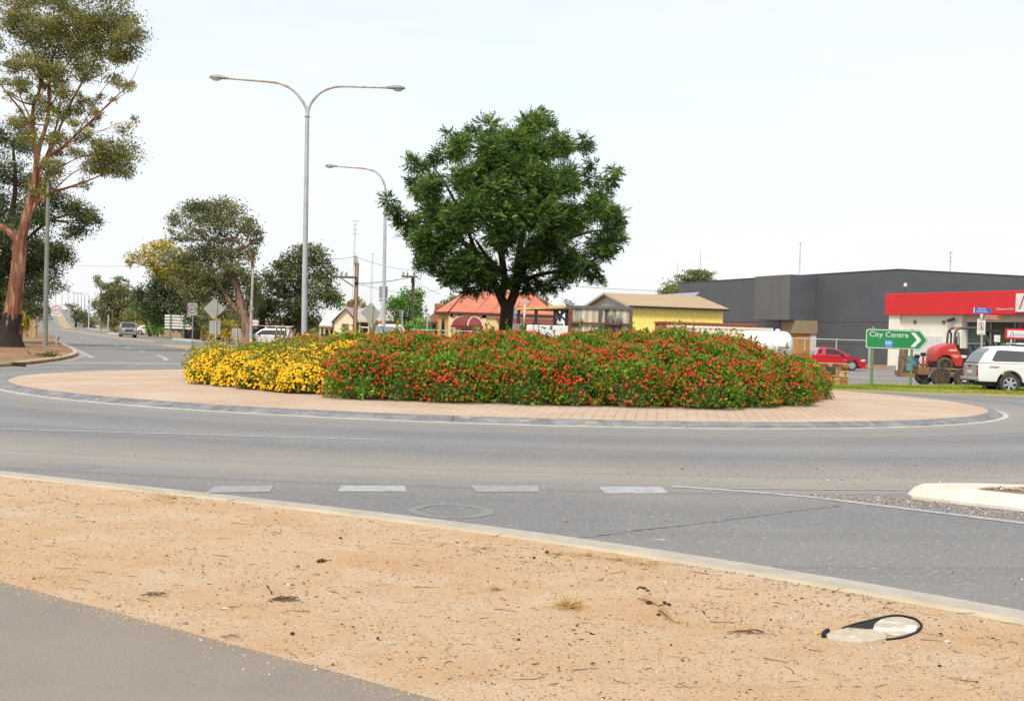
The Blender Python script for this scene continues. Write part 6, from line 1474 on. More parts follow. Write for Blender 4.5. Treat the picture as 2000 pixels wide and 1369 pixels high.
# ================================================================== VEHICLES
def arches(zb, x0, x1, arcs, n=9):
    p = [(x0, zb)]
    for xc, zc, r in arcs:
        a0 = math.asin(max(-1, min(1, (zb - zc) / r)))
        for k in range(n + 1): a = math.pi - a0 - (math.pi - 2 * a0) * k / n; p.append((xc + r * math.cos(a), zc + r * math.sin(a)))
    return p + [(x1, zb)]
m_alloy = mat('alloy', C(214, 216, 218, .7), rough=.3, metal=.5); m_trim = mat('black_trim', (.02, .02, .021), rough=.6); m_chrome = mat('chrome', C(190, 192, 194, .8), rough=.2, metal=.8)
m_tail = mat('tail_lamp', C(170, 20, 24, .7), rough=.2, coat=.5); m_headl = mat('head_lamp', C(220, 222, 216, .8), rough=.15, coat=.5)
def wheel(t, x, y, r, wd, sgn, spokes=6, rim_m=m_alloy, tm=tyre, rim=.68):
    prof = [(r * .62, -wd / 2), (r * .9, -wd / 2), (r * .98, -wd * .36), (r, -wd * .2), (r, wd * .2), (r * .98, wd * .36), (r * .9, wd / 2), (r * .62, wd / 2)]
    wl = MB().lathe(prof, 28, (0, 0, 0), 'Y', cap=False).build('wheel', tm, t, smooth=True); wl.location = (x, y, r)
    yf = sgn * wd * .5
    mb = MB(); R1 = r * rim
    mb.lathe([(R1, yf - .004 if sgn > 0 else yf - .006), (R1, yf + .006 if sgn > 0 else yf + .004), (R1 * .86, yf + sgn * .004), (R1 * .86, yf - sgn * .03)], 28, (0, 0, 0), 'Y', cap=False)
    rm = mb.build('rim', rim_m, wl, smooth=True)
    MB().lathe([(R1 * .95, yf - sgn * .05), (R1 * .95, yf - sgn * .046)], 20, (0, 0, 0), 'Y').build('brake_shadow', m_trim, wl)
    sp_ = MB()
    for k in range(spokes):
        a = 2 * math.pi * k / spokes + .3; 
        c = Vector((math.cos(a), 0, math.sin(a))); s_ = Vector((-math.sin(a), 0, math.cos(a)))
        i0, i1 = R1 * .16, R1 * .93; w0, w1 = R1 * .17, R1 * .13
        v = []
        for yy in (yf - sgn * .02, yf + sgn * .008): v += [c * i0 + s_ * w0 + Vector((0, yy, 0)), c * i1 + s_ * w1 + Vector((0, yy, 0)), c * i1 - s_ * w1 + Vector((0, yy, 0)), c * i0 - s_ * w0 + Vector((0, yy, 0))]
        sp_.add(v, [[0, 1, 2, 3], [4, 5, 6, 7], [0, 1, 5, 4], [1, 2, 6, 5], [2, 3, 7, 6], [3, 0, 4, 7]])
    sp_.lathe([(R1 * .2, yf - .02), (R1 * .2, yf + .01 * sgn + .0), (R1 * .1, yf + sgn * .014)], 12, (0, 0, 0), 'Y')
    sp_.build('spokes', rim_m, wl)
    return wl
def leanfn(W2, belt, lean, nose=None):
    def f(x, z, s_):
        w_ = W2 - max(0, z - belt) * lean - max(0, .55 - z) * .12
        if nose: w_ -= max(0, x - nose[0]) ** 2 * nose[1] + max(0, nose[2] - x) ** 2 * nose[3]
        return s_ * w_
    return f
def side_panel(t, poly, fn, off, m, name, both=True):
    for s_ in ((-1, 1) if both else (-1,)):
        n = len(poly); vs = [(x, fn(x, z, s_) + s_ * off, z) for x, z in poly] + [(x, fn(x, z, s_) + s_ * (off - .03), z) for x, z in poly]
        fs = [list(range(n)), [n + i for i in range(n)]] + [[i, (i + 1) % n, n + (i + 1) % n, n + i] for i in range(n)]
        o = MB().add(vs, fs).build(name, m, t)
    return o
def cross_panel(t, x0, z0, x1, z1, fn, k, off, m, name):     # panel across the car between two profile points
    dx, dz = x1 - x0, z1 - z0; L_ = math.hypot(dx, dz); nx, nz = -dz / L_ * off, dx / L_ * off
    y0, y1 = fn(x0, z0, 1) * k, fn(x1, z1, 1) * k
    MB().add([(x0 + nx, -y0, z0 + nz), (x0 + nx, y0, z0 + nz), (x1 + nx, y1, z1 + nz), (x1 + nx, -y1, z1 + nz)], [[0, 1, 2, 3]]).build(name, m, t)
def pickup(label, loc, rz, paint, canopy, gate=None, rack=True):
    t = thing('pickup_truck', label, 'pickup', loc, rz); W2 = .92; fn = leanfn(W2, 1.12, .26, (4.5, .22, .35, .25))
    low = arches(.44, .06, 5.24, [(1.2, .40, .48), (4.28, .40, .48)]) + [(5.32, .55), (5.31, .82), (5.2, 1.0), (4.7, 1.08), (3.95, 1.14), (3.6, 1.14), (.03, 1.12), (.0, .9), (.03, .6)]
    MB().prism(low, -W2, W2, fn).build('body', paint, t, smooth=True, bevel=.035, seg=3)
    cab = [(1.98, 1.125), (3.92, 1.125), (3.15, 1.72), (2.85, 1.78), (2.2, 1.79), (2.0, 1.76)]
    MB().prism(cab, -W2, W2, fn).build('cab', paint, t, smooth=True, bevel=.04, seg=3)
    side_panel(t, [(2.12, 1.2), (2.75, 1.2), (2.75, 1.65), (2.2, 1.66)], fn, .004, darkglass, 'side_window'); side_panel(t, [(2.82, 1.2), (3.62, 1.2), (3.12, 1.62), (2.82, 1.65)], fn, .004, darkglass, 'side_window')
    cross_panel(t, 3.86, 1.17, 3.2, 1.68, fn, .9, -.012, darkglass, 'windscreen')
    if canopy:
        cn = [(.05, 1.13), (1.94, 1.13), (1.94, 1.79), (1.3, 1.81), (.8, 1.78), (.52, 1.70), (.28, 1.5)]
        MB().prism(cn, -W2, W2, fn).build('canopy', paint, t, smooth=True, bevel=.05, seg=3)
        side_panel(t, [(.52, 1.26), (.62, 1.22), (1.72, 1.22), (1.78, 1.28), (1.78, 1.55), (1.72, 1.61), (.8, 1.64), (.7, 1.6)], fn, .004, mat('tinted_glass', (.075, .075, .078), rough=.12), 'canopy_window')
        for x in (.75, 1.6): MB().tube([(x, fn(x, 1.3, -1) - .02, 1.29), (x, fn(x, 1.3, -1) + .02, 1.29)], .022, 8).build('window_lock', m_chrome, t)
        cross_panel(t, .085, 1.17, .30, 1.52, fn, .86, .014, mat('rear_glass', (.10, .115, .115), rough=.06), 'rear_window'); cross_panel(t, .30, 1.52, .5, 1.69, fn, .84, .016, MATS['rear_glass'], 'rear_window')
        MB().b2(.03, .1, -.74, .74, 1.125, 1.165).build('canopy_seal', m_trim, t)
    if rack:
        for y in (-.58, .58): MB().b2(1.5, 3.3, y - .02, y + .02, 1.87, 1.93).build('roof_rail', white, t, bevel=.012)
        for x in (1.7, 2.6, 3.2): MB().b2(x - .03, x + .03, -.6, .6, 1.79, 1.872).build('rack_bar', m_trim, t)
        MB().b2(1.35, 2.9, -.5, .5, 1.935, 1.96).build('rack_tray', m_trim, t)
    gm = gate or paint
    MB().b2(-.03, .02, -.70, .70, .64, 1.1).build('tailgate', gm, t, bevel=.02)
    MB().b2(-.045, -.028, -.14, .14, .98, 1.04).build('tailgate_handle', m_trim, t); MB().b2(-.042, -.028, -.26, .26, .74, .86).build('number_plate', white, t)
    for s_ in (-1, 1):
        MB().b2(-.02, .2, s_ * .72, s_ * .885, .66, 1.06).build('tail_lamp', m_tail, t, bevel=.03)
        MB().b2(5.02, 5.25, s_ * .48, s_ * .80, .80, .97).build('head_lamp', m_headl, t, bevel=.03)
        mr_ = MB().b2(3.35, 3.55, s_ * .92, s_ * 1.12, 1.18, 1.36).build('mirror', paint, t, bevel=.03)
        for xx in (2.35, 3.0): MB().b2(xx, xx + .16, s_ * .915, s_ * .94, 1.0, 1.04).build('door_handle', m_chrome, t)
        MB().b2(1.9, 3.6, s_ * .82, s_ * .95, .36, .42).build('side_step', m_trim, t)
        MB().box((.78, s_ * .78, .32), (.02, .26, .36), ry=R(8)).build('mud_flap', m_trim, t)
        for x in (1.96, 2.79): MB().b2(x - .006, x + .006, s_ * .914, s_ * .921, .52, 1.1).build('door_gap', m_trim, t)
        for x in (1.2, 4.28): wheel(t, x, s_ * .79, .385, .25, s_)
    MB().b2(-.14, .05, -.82, .82, .48, .60).build('rear_bumper', m_chrome, t, bevel=.03)
    MB().b2(-.12, .1, -.25, .25, .36, .48).build('tow_bar', m_trim, t); MB().tube([(-.1, 0, .42), (-.3, 0, .40), (-.3, 0, .46)], .03, 8).build('tow_ball', m_chrome, t)
    MB().b2(.3, 5.0, -.7, .7, .28, .46).build('chassis', m_trim, t)
    MB().b2(5.18, 5.36, -.8, .8, .36, .58).build('front_bumper', paint, t, bevel=.04); MB().b2(5.24, 5.325, -.44, .44, .68, .94).build('grille', m_trim, t, bevel=.02)
    MB().b2(5.325, 5.34, -.3, .3, .79, .83).build('grille_bar', m_chrome, t)
    return t
m_white_car = mat('white_car_paint', C(240, 241, 242, .82), rough=.25, coat=.6); m_silver = mat('silver_gate', C(176, 174, 168, .7), rough=.35, metal=.3, coat=.4); m_redcar = mat('red_car_paint', C(214, 22, 44, .75), rough=.25, coat=.7)
g0 = gp(1972, 770); rz0 = R(-3); off = Matrix.Rotation(rz0, 3, 'Z') @ Vector((1.2, -.92, 0))
pk_ = pickup('white pickup with fitted canopy and silver tailgate parked beside the grass', g0 - off, rz0, m_white_car, True, m_silver)
MB().b2(.42, .78, -.947, -.94, 1.0, 1.03).build('side_decal', red, pk_)
# oncoming pickup far down the road: silver-white front
fp = gp(236, 659); pickup('dusty silver pickup driving this way on the road to the bridge', Vector((fp.x, fp.y, .004)) + Matrix.Rotation(R(-70), 3, 'Z') @ Vector((-5.2, .9, 0)), R(-70), mat('dusty_silver', C(170, 168, 164, .62), C(140, 136, 130, .6), scale=2, rough=.5), False, rack=False)

def sedan(name, label, loc, rz, paint, top, L_=4.7, lowtop=None, group=None, belt=.95, wheels=(.95, 3.75)):
    t = thing(name, label, 'car', loc, rz, group); W2 = .9; fn = leanfn(W2, belt, .38, (L_ - .8, .3, .5, .2))
    low = arches(.26, .12, L_ - .1, [(wheels[0], .33, .39), (wheels[1], .33, .39)]) + (lowtop or [(L_, .4), (L_ - .02, .6), (L_ - .2, .76), (L_ - .7, .86), (L_ - 1.35, .97), (.1, .97), (.0, .8), (.03, .45)])
    MB().prism(low, -W2, W2, fn).build('body', paint, t, smooth=True, bevel=.04, seg=3)
    MB().prism(top, -W2, W2, fn).build('cabin', paint, t, smooth=True, bevel=.04, seg=3)
    for s_ in (-1, 1):
        for x in wheels: wheel(t, x, s_ * .78, .335, .22, s_, spokes=10)
        MB().b2(L_ - .42, L_ - .1, s_ * .52, s_ * .8, .62, .76).build('head_lamp', m_headl, t, bevel=.03)
        MB().b2(.0, .1, s_ * .55, s_ * .84, .66, .84).build('tail_lamp', m_tail, t, bevel=.02)
        MB().b2(L_ - 1.72, L_ - 1.55, s_ * .88, s_ * 1.02, .98, 1.1).build('mirror', m_trim, t, bevel=.02)
    MB().b2(.4, L_ - .4, -.7, .7, .16, .27).build('underbody', m_trim, t)
    return t, fn
# red ute
g0 = gp(1663, 722.5); g0.z = .012; k = 84.0; pos = at(1663, 722.5, 84); pos.z = .012
rt, fn = sedan('utility_car', 'red two-seat utility parked behind the stone wall', pos - Vector((4.02, -.78, 0)), R(-1), m_redcar,
               [(1.55, .96), (3.95, .96), (3.05, 1.38), (2.75, 1.46), (2.2, 1.48), (1.95, 1.46), (1.75, 1.3)], L_=5.0, wheels=(1.1, 4.02))
side_panel(rt, [(2.28, 1.02), (3.62, 1.02), (3.0, 1.33), (2.72, 1.39), (2.32, 1.40)], fn, .004, darkglass, 'side_window')
side_panel(rt, [(1.72, 1.06), (2.02, 1.06), (2.10, 1.38), (1.86, 1.36)], fn, .004, darkglass, 'quarter_window')
cross_panel(rt, 3.88, .99, 3.1, 1.36, fn, .86, -.012, darkglass, 'windscreen')
cross_panel(rt, 1.58, 1.0, 1.78, 1.32, fn, .8, .012, darkglass, 'rear_window')
MB().b2(.2, 1.6, -.8, .8, .965, 1.0).build('tonneau_cover', m_trim, rt)
for x in (2.26, 3.62): MB().b2(x - .006, x + .006, -.905, -.898, .35, .95).build('door_gap', m_trim, rt)
MB().b2(2.4, 2.58, -.925, -.9, .85, .89).build('door_handle', m_redcar, rt); MB().b2(3.45, 3.62, -.912, -.9, .66, .71).build('side_vent', m_chrome, rt)
MB().b2(4.6, 5.04, -.86, .86, .17, .27).build('front_spoiler', m_redcar, rt, bevel=.02)
# white cars glimpsed under the trees
TOP = [(.5, .955), (3.65, .955), (2.9, 1.36), (2.6, 1.42), (1.5, 1.43), (1.1, 1.36)]
for x, y, Y, rz, lb in ((291, 652, 200, R(4), 'white car parked behind the leaning dark-stemmed gum'), (402, 654, 162, R(-3), 'white car parked behind the diamond sign'), (83, 612, 590, R(110), 'white car cresting the bridge')):
    p = at(x, y, Y); p.z = .0 if Y < 300 else rz_(Y) + .004
    c_, fn = sedan('parked_car' if Y < 300 else 'passing_car', lb, p - Vector((2.2 if Y < 300 else 0, 0, .03 if Y < 300 else 0)), rz, m_white_car, TOP)
    side_panel(c_, [(.95, 1.0), (3.4, 1.0), (2.82, 1.3), (1.2, 1.33)], fn, .004, darkglass, 'side_window'); cross_panel(c_, 3.6, .99, 2.95, 1.34, fn, .86, -.012, darkglass, 'windscreen')
p = at(528, 660, 120); p.z = -.03
vn, fn = sedan('work_van', 'white work car with a roof rack behind the pickets', p - Vector((2.2, 0, 0)), R(180), m_white_car, [(.15, .955), (3.65, .955), (2.95, 1.5), (2.6, 1.62), (.6, 1.62), (.25, 1.5)]); vn.location = p + Vector((2.2, 0, 0))
side_panel(vn, [(.5, 1.02), (3.35, 1.02), (2.85, 1.45), (.6, 1.48)], fn, .004, darkglass, 'side_window'); cross_panel(vn, 3.58, 1.0, 3.0, 1.47, fn, .86, -.012, darkglass, 'windscreen')
for y in (-.5, .5): MB().b2(.2, 3.6, y - .05, y + .05, 1.8, 1.88).build('rack_rail', white, vn)
for x in (.6, 1.6, 2.6): MB().b2(x - .04, x + .04, -.55, .55, 1.61, 1.805).build('rack_bar', white, vn)

# --- white service truck behind the hedge
b = at(760, 690, 66); b.z = 0; t = thing('service_truck', 'white service truck cab with amber roof beacons behind the hedge', 'truck', b); q = lambda x, y: at(x, y, 66) - b
x0, x1 = q(730, 640).x, q(783, 640).x; zt = q(757, 633).z
MB().prism([(x0, .5), (x1, .5), (x1, zt - .05), (x1 - .12, zt), (x0 + .22, zt), (x0 + .02, zt - .55), (x0 - .04, 1.0)], 0, 1.8).build('cab', m_white_car, t, smooth=True, bevel=.05)
p0, p1 = q(732, 637), q(766, 651); MB().b2(p0.x + .05, p1.x, -.012, .012, p1.z - .2, p0.z).build('window', mat('pale_glass', (.24, .28, .28), rough=.1), t, bevel=.005)
p0, p1 = q(770, 641), q(779, 652); MB().b2(p0.x, p1.x, -.014, .012, p1.z - .2, p0.z).build('window', darkglass, t)
MB().tube([(q(781, 636).x, -.1, zt - .1), (q(787, 635).x, -.1, zt - .14), (q(789.5, 640).x, -.1, zt - .3), (q(789.5, 655).x, -.1, zt - .8)], .035, 8).build('mirror_arm', white, t, smooth=True)
MB().b2(q(735, 630).x, q(780, 630).x, .4, .5, zt - .004, zt + .06).build('light_bar', m_trim, t)
m_amb = mat('amber_lens', C(240, 130, 30, .85), rough=.2)
for x in (739.5, 775.5): u = q(x, 630).x; MB().lathe([(.09, zt + .06), (.085, zt + .14), (.04, zt + .18)], 10, (u, .45, 0)).build('beacon', m_amb, t, smooth=True)
MB().b2(x1, x1 + 2.6, .1, 1.7, .75, .85).build('tray', m_white_car, t); MB().b2(x0 + .2, x1 + 2.5, .4, 1.4, .4, .5).build('chassis', m_trim, t)
for x in (x0 + .5, x1 + 1.7):
    for s_, y in ((-1, .15), (1, 1.65)): wheel(t, x, y, .4, .25, s_, spokes=5)

# --- low-loader trailer with uprights, and the red forklift riding on it
YT = 54.5; b = at(1840, 757, YT); b.z = .012; q = lambda x, y: at(x, y, YT) - b
m_tb = mat('trailer_rust', C(176, 132, 92, .62), C(150, 108, 74, .6), scale=3, rough=.85); m_rim = mat('rusty_rim', C(138, 108, 84, .58), C(110, 84, 66, .55), scale=6, rough=.8); m_dk = mat('deck_grey', C(176, 160, 136, .6), C(150, 136, 116, .58), scale=3, rough=.85)
t = thing('low_loader_trailer', 'rusty low-loader trailer with timber uprights behind the grass', 'trailer', b)
zd = q(1850, 719).z; WT = 2.1
for s_, y in ((-1, 0), (1, WT)):
    p0, p1 = q(1822, 719), q(2010, 719); MB().b2(p0.x, p1.x, y - .05, y + .12, zd - .07, zd).build('deck_rail', m_dk, t)
    c0 = q(1836, 740).x; c1 = q(1880, 740).x
    for c in (c0, c1): wheel(t, c, y - s_ * -.05, .415, .26, s_, spokes=8, rim_m=m_rim, rim=.6)
    p2 = q(1813.5, 737); MB().add([(p0.x, y, zd), (p0.x + .12, y, zd), (p2.x + .12, y, p2.z), (p2.x, y, p2.z), (p0.x, y + .1, zd), (p0.x + .12, y + .1, zd), (p2.x + .12, y + .1, p2.z), (p2.x, y + .1, p2.z)], [[0, 1, 2, 3], [4, 5, 6, 7], [0, 1, 5, 4], [1, 2, 6, 5], [2, 3, 7, 6], [3, 0, 4, 7]]).build('mudguard_stay', m_dk, t)
    a, c = q(1849, 727).x, q(1876, 735).x; MB().b2(a, c, y - .02, y + .08, .42, .66).build('rocker_beam', m_tb, t); MB().b2(q(1862, 735).x, q(1868, 735).x, y - .06, y - .022, .2, .6).build('hanger', m_tb, t)
MB().b2(q(1840, 720).x, q(2010, 720).x, .15, WT - .1, .50, .58).build('deck', m_dk, t)
zb0 = q(1790, 736).z
MB().b2(q(1763, 735).x, q(1824, 735).x, .9, 1.15, zb0 + .02, zb0 + .24).build('drawbar', m_tb, t); MB().b2(q(1763, 737).x, q(1790, 737).x, .2, .9, zb0 - .02, zb0 + .14).build('cross_member', m_tb, t)
MB().b2(q(1797, 735).x, q(1820, 735).x, .3, 1.5, zb0 + .1, zb0 + .42).build('tool_box', m_tb, t)
for x, y0, r in ((1768.5, 680, .1), (1786.5, 681, .09)):
    p = q(x, y0); MB().box((p.x, .55 if x < 1780 else 1.3, (p.z + zb0) / 2), (r * 2, .16, p.z - zb0), ry=R(3)).build('timber_upright', timber, t, bevel=.01)
    MB().tube([(p.x, .45, zb0 + .85), (p.x + 1.1, .8, zb0 + .1)], .035, 6).build('stay', m_tb, t)
MB().tube([(q(1764, 700).x, .5, zb0 - .02), (q(1764, 736).x, .5, zb0 + .7)], .05, 6).build('jack_leg', m_steel, t)
for x, yb, yy in ((1795.5, 696, .3), (1813.5, 692.5, .7)):
    p = q(x, yb); MB().tube([(p.x, yy, zb0 + .05), (p.x, yy, p.z)], .035, 8).build('roller_post', mat('roller_post', C(70, 56, 48, .55), C(150, 100, 66, .55), scale=4), t); MB().lathe([(.03, -.12), (.075, -.1), (.085, -.02), (.06, 0), (.085, .02), (.075, .1), (.03, .12)], 12, (p.x, yy, p.z), 'X').build('roller', m_trim, t, smooth=True)
for k in range(2): MB().tube([(q(1795, 728).x, .35 + k * .3, zb0 + .15), (q(1828, 708).x, .4 + k * .3, zd + .3)], .014, 6).build('tie_strap', red if k == 0 else m_trim, t)
# forklift
YK = 55.6; b = at(1865, 757, YK); b.z = .58; q = lambda x, y: at(x, y, YK) - b
t = thing('forklift', 'red rough-terrain forklift with grey roll cage on the low-loader', 'forklift', b)
Z = lambda zx, zy: q(1740 + zx / 12.44, 660 + zy / 12.44)
m_fl = mat('forklift_red', C(222, 66, 60, .72), C(206, 58, 52, .7), scale=1.5, rough=.45)
hood = [(1100, 430), (1106, 335), (1150, 262), (1250, 202), (1380, 166), (1555, 126), (1650, 310), (1755, 520), (1735, 690), (1575, 700), (1520, 610), (1450, 450), (1350, 425), (1230, 440), (1150, 510), (1125, 600), (1095, 560)]
MB().prism([(Z(*p).x, Z(*p).z) for p in hood], .0, 1.35).build('hood', m_fl, t, smooth=True, bevel=.06, seg=3)
a, c = Z(1180, 440), Z(1560, 700); MB().b2(a.x, c.x + 1.6, .12, 1.2, .12, a.z - .05).build('chassis', m_trim, t)
w0 = Z(1305, 650); 
for s_, y in ((-1, -.02), (1, 1.35)):
    wheel(t, w0.x, y, .345, .24, s_, spokes=6, rim_m=m_rim, tm=mat('dusty_tyre', C(138, 126, 106, .5), C(96, 88, 76, .48), scale=8, rough=.95), rim=.5)
    wheel(t, w0.x + 1.75, y, .42, .28, s_, spokes=6, rim_m=m_rim, tm=MATS['dusty_tyre'], rim=.5)
m_cage = mat('cage_grey', C(104, 96, 96, .6), rough=.5)
V = lambda zx, zy: q(1830 + zx / 11.4, 570 + zy / 11.4)
for y in (.12, 1.05):
    pts = [V(405, 1200), V(420, 1000), V(445, 880), V(520, 812), V(620, 806), V(960, 812), V(1050, 860), V(1110, 990), V(1190, 1160), V(1230, 1300)]
    MB().tube(spline([(p.x, y, p.z) for p in pts], 3), .055, 8).build('roll_cage', m_cage, t, smooth=True)
    p = V(400, 1000); 
for x in (520, 700, 960): p = V(x, 810); MB().tube([(p.x, .12, p.z), (p.x, 1.05, p.z)], .04, 6).build('cage_bar', m_cage, t)
p0, p1 = V(470, 1180), V(560, 900); MB().b2(p0.x, p1.x - .05, .12, .16, p0.z, p1.z).build('cab_glass', mat('green_glass', (.22, .27, .24), rough=.15), t)
p = V(370, 930); MB().tube([(p.x, .3, p.z - .7), (p.x, .3, p.z), (p.x - .1, .3, p.z + .16)], .045, 8).build('exhaust', m_trim, t)
for zx, zy in ((440, 845), (515, 805)): p = V(zx, zy); MB().lathe([(.04, 0), (.045, .05), (.02, .09)], 10, (p.x, .12, p.z)).build('beacon', m_amb, t, smooth=True)
p = V(640, 1230); MB().b2(p.x - .18, p.x + .28, .4, .95, p.z - .35, p.z - .05).build('seat', m_trim, t, bevel=.05); MB().b2(p.x - .22, p.x - .1, .4, .95, p.z - .1, p.z + .45).build('seat_back', m_trim, t, bevel=.05)
p = V(900, 1180); MB().tube([(p.x + .2, .68, p.z - .4), (p.x, .68, p.z)], .03, 6).build('steering_column', m_trim, t); MB().lathe([(.16, -.015), (.18, 0), (.16, .015)], 14, (p.x, .68, p.z)).build('steering_wheel', m_trim, t)
p0, p1 = V(1290, 850), V(1480, 1080)
for x in (p0.x + .02, p1.x - .1): 
    for y in (.3, 1.0): MB().b2(x, x + .1, y, y + .12, -.1, p0.z).build('mast_rail', m_trim, t)
MB().b2(p0.x - .2, p1.x, .28, 1.14, p0.z - .08, p0.z + .03).build('mast_head', m_trim, t); MB().b2(p1.x - .2, p1.x + .05, .2, 1.2, .3, .9).build('carriage', m_trim, t); MB().b2(p0.x - 1.4, p0.x + .1, .4, .95, -.02, .24).build('axle_frame', m_trim, t)
p = V(1380, 1040); MB().b2(p.x - .13, p.x + .13, .2, .22, p.z - .15, p.z + .15).build('warning_plate', white, t)
p = Z(1505, 300); MB().box((p.x, -.012, p.z), (.33, .006, .07)).build('maker_decal', mat('decal_cream', C(240, 215, 190, .75)), t)
for zx, zy, w_ in ((1565, 430, .34), (1585, 470, .2)): p = Z(zx, zy); MB().box((p.x, -.012, p.z), (w_, .006, .035)).build('hood_decal', MATS['decal_cream'], t)

# ================================================================== SMALL THINGS ON THE GROUND
def sandz(x, y): return VZ + sand_h(x, y)
m_peb = leafmat('pebbles', [C(120, 100, 88, .6), C(196, 160, 132, .62), C(222, 206, 188, .66), C(160, 158, 158, .62), C(238, 230, 218, .7)], rough=.9, trans=0)
m_deb = leafmat('plant_litter', [C(74, 54, 42, .5), C(120, 86, 62, .55), C(164, 122, 84, .58), C(206, 168, 120, .6)], rough=.95, trans=0)
def pebbles(name, P, r, m, parent=None, sq=.65):      # squashed irregular octahedra
    n = len(P); o = np.array([(1, 0, 0), (0, 1, 0), (-1, 0, 0), (0, -1, 0), (0, 0, 1), (0, 0, -1)], float)
    f = np.array([(0, 1, 4), (1, 2, 4), (2, 3, 4), (3, 0, 4), (1, 0, 5), (2, 1, 5), (3, 2, 5), (0, 3, 5)])
    s_ = RNG.uniform(.55, 1.25, (n, 6, 1)); a = RNG.uniform(0, 6.28, n); ca, sa = np.cos(a)[:, None], np.sin(a)[:, None]
    x = o[None, :, 0] * ca - o[None, :, 1] * sa; y = o[None, :, 0] * sa + o[None, :, 1] * ca
    v = np.stack([x, y, np.broadcast_to(o[None, :, 2], x.shape) * sq], -1) * s_ * r[:, None, None] + P[:, None, :]
    F = (np.arange(n)[:, None, None] * 6 + f[None]).reshape(-1, 3)
    return link(name, npmesh(name, v.reshape(-1, 3), F, m, np.repeat(RNG.random(n), 8)), parent)
def scatter_verge(n, near_kerb=0.0):
    x = RNG.uniform(-6.5, 6, n * 2); yk = np.interp(x, kx[o_, 0], kx[o_, 1])
    u = RNG.random(n * 2); u = u ** (2.2 if near_kerb else 1.0)
    y = yk - .03 - u * (yk - 3.6)
    ok = (y > 3.6) & (np.abs(x) < y * .46 + .4)
    side = (x - pe0.x) * pn.x + (y - pe0.y) * pn.y
    ok &= side < -.02
    x, y = x[ok][:n], y[ok][:n]
    z = np.array([sandz(a, b) for a, b in zip(x, y)])
    return np.stack([x, y, z], 1)
P = scatter_verge(11000); stuff(pebbles('pebbles', P, RNG.gamma(2.2, .0016, len(P)) + .0015, m_peb), 'small pebbles scattered over the orange sand', 'pebbles')
P = scatter_verge(4200, 1); P = P[(np.sin(P[:, 0] * 1.3) + RNG.normal(size=len(P)) * .6) > .2]; stuff(pebbles('kerbside_stones', P, RNG.gamma(2.2, .0024, len(P)) + .002, m_peb), 'grey stones gathered along the kerb', 'stones')
P = scatter_verge(12000); n = len(P); cl = np.sin(P[:, 0] * 2.1 + 1) * np.sin(P[:, 1] * 2.3) + .7 * np.sin(P[:, 0] * 5.3 + P[:, 1] * 3.7) + RNG.normal(size=n) * .5; P = P[cl > .35]; n = len(P)
d = np.stack([RNG.normal(size=n), RNG.normal(size=n) * .8, RNG.uniform(-.02, .25, n)], 1); ln = RNG.gamma(1.6, .006, n) + .004
stuff(link('plant_litter', leaf_mesh('plant_litter', m_deb, P + np.array([0, 0, .003]), d, ln, ln * .32, RNG.random(n) ** 1.5)), 'dead leaf and bark litter on the sand', 'litter')
tw = MB(); Pt = scatter_verge(420)
for x, y, z in Pt:
    a = random.uniform(0, 6.28); L_ = random.choice((.03, .04, .05, .06, .08, .12, .16)); r = random.uniform(.0009, .0022); pts = []; px_, py_ = x, y
    for k in range(4):
        pts.append((px_, py_, sandz(px_, py_) + r + random.uniform(0, .006))); a += random.uniform(-.5, .5); px_ += math.cos(a) * L_ / 3; py_ += math.sin(a) * L_ / 3 * .8
    tw.tube(pts, [r, r, r * .8, r * .5], 4)
stuff(tw.build('twigs', mat('twig', C(104, 78, 60, .55), C(150, 126, 104, .55), scale=3, rough=.95)), 'thin dry twigs strewn over the sand', 'twigs')
# gravel drifts on the asphalt by the splitter island and on the island
def in_px(n, poly, z):
    xs = [p[0] for p in poly]; ys = [p[1] for p in poly]; x = RNG.uniform(min(xs), max(xs), n); y = RNG.uniform(min(ys), max(ys), n); ok = in_poly(x, y, poly)
    return np.array([tuple(gp(a, b, z)) for a, b in zip(x[ok], y[ok])])
P = np.vstack([in_px(9000, [(1440, 958), (1775, 973), (2000, 999), (2060, 1022), (1700, 983), (1560, 967)], .004), in_px(900, [(1150, 905), (2000, 900), (2000, 945), (1780, 948), (1300, 948)], .004), in_px(300, [(0, 850), (2000, 860), (2000, 1150), (1300, 1060), (400, 940)], .004)])
stuff(pebbles('road_gravel', P, RNG.gamma(2.2, .0026, len(P)) + .0025, m_peb), 'loose gravel drifted on the asphalt beside the white nosed island', 'gravel')
gi = [(5.15, 13.72), (6.0, 13.35), (9.0, 12.4), (9.0, 13.85), (5.6, 13.92)]; x = RNG.uniform(5, 9, 6000); y = RNG.uniform(12.2, 14, 6000); ok = in_poly(x, y, gi)
P = np.stack([x[ok], y[ok], np.full(ok.sum(), .128)], 1); g_o = pebbles('gravel', P, RNG.gamma(3, .006, len(P)) + .005, m_peb, spl); g_o['kind'] = 'stuff'

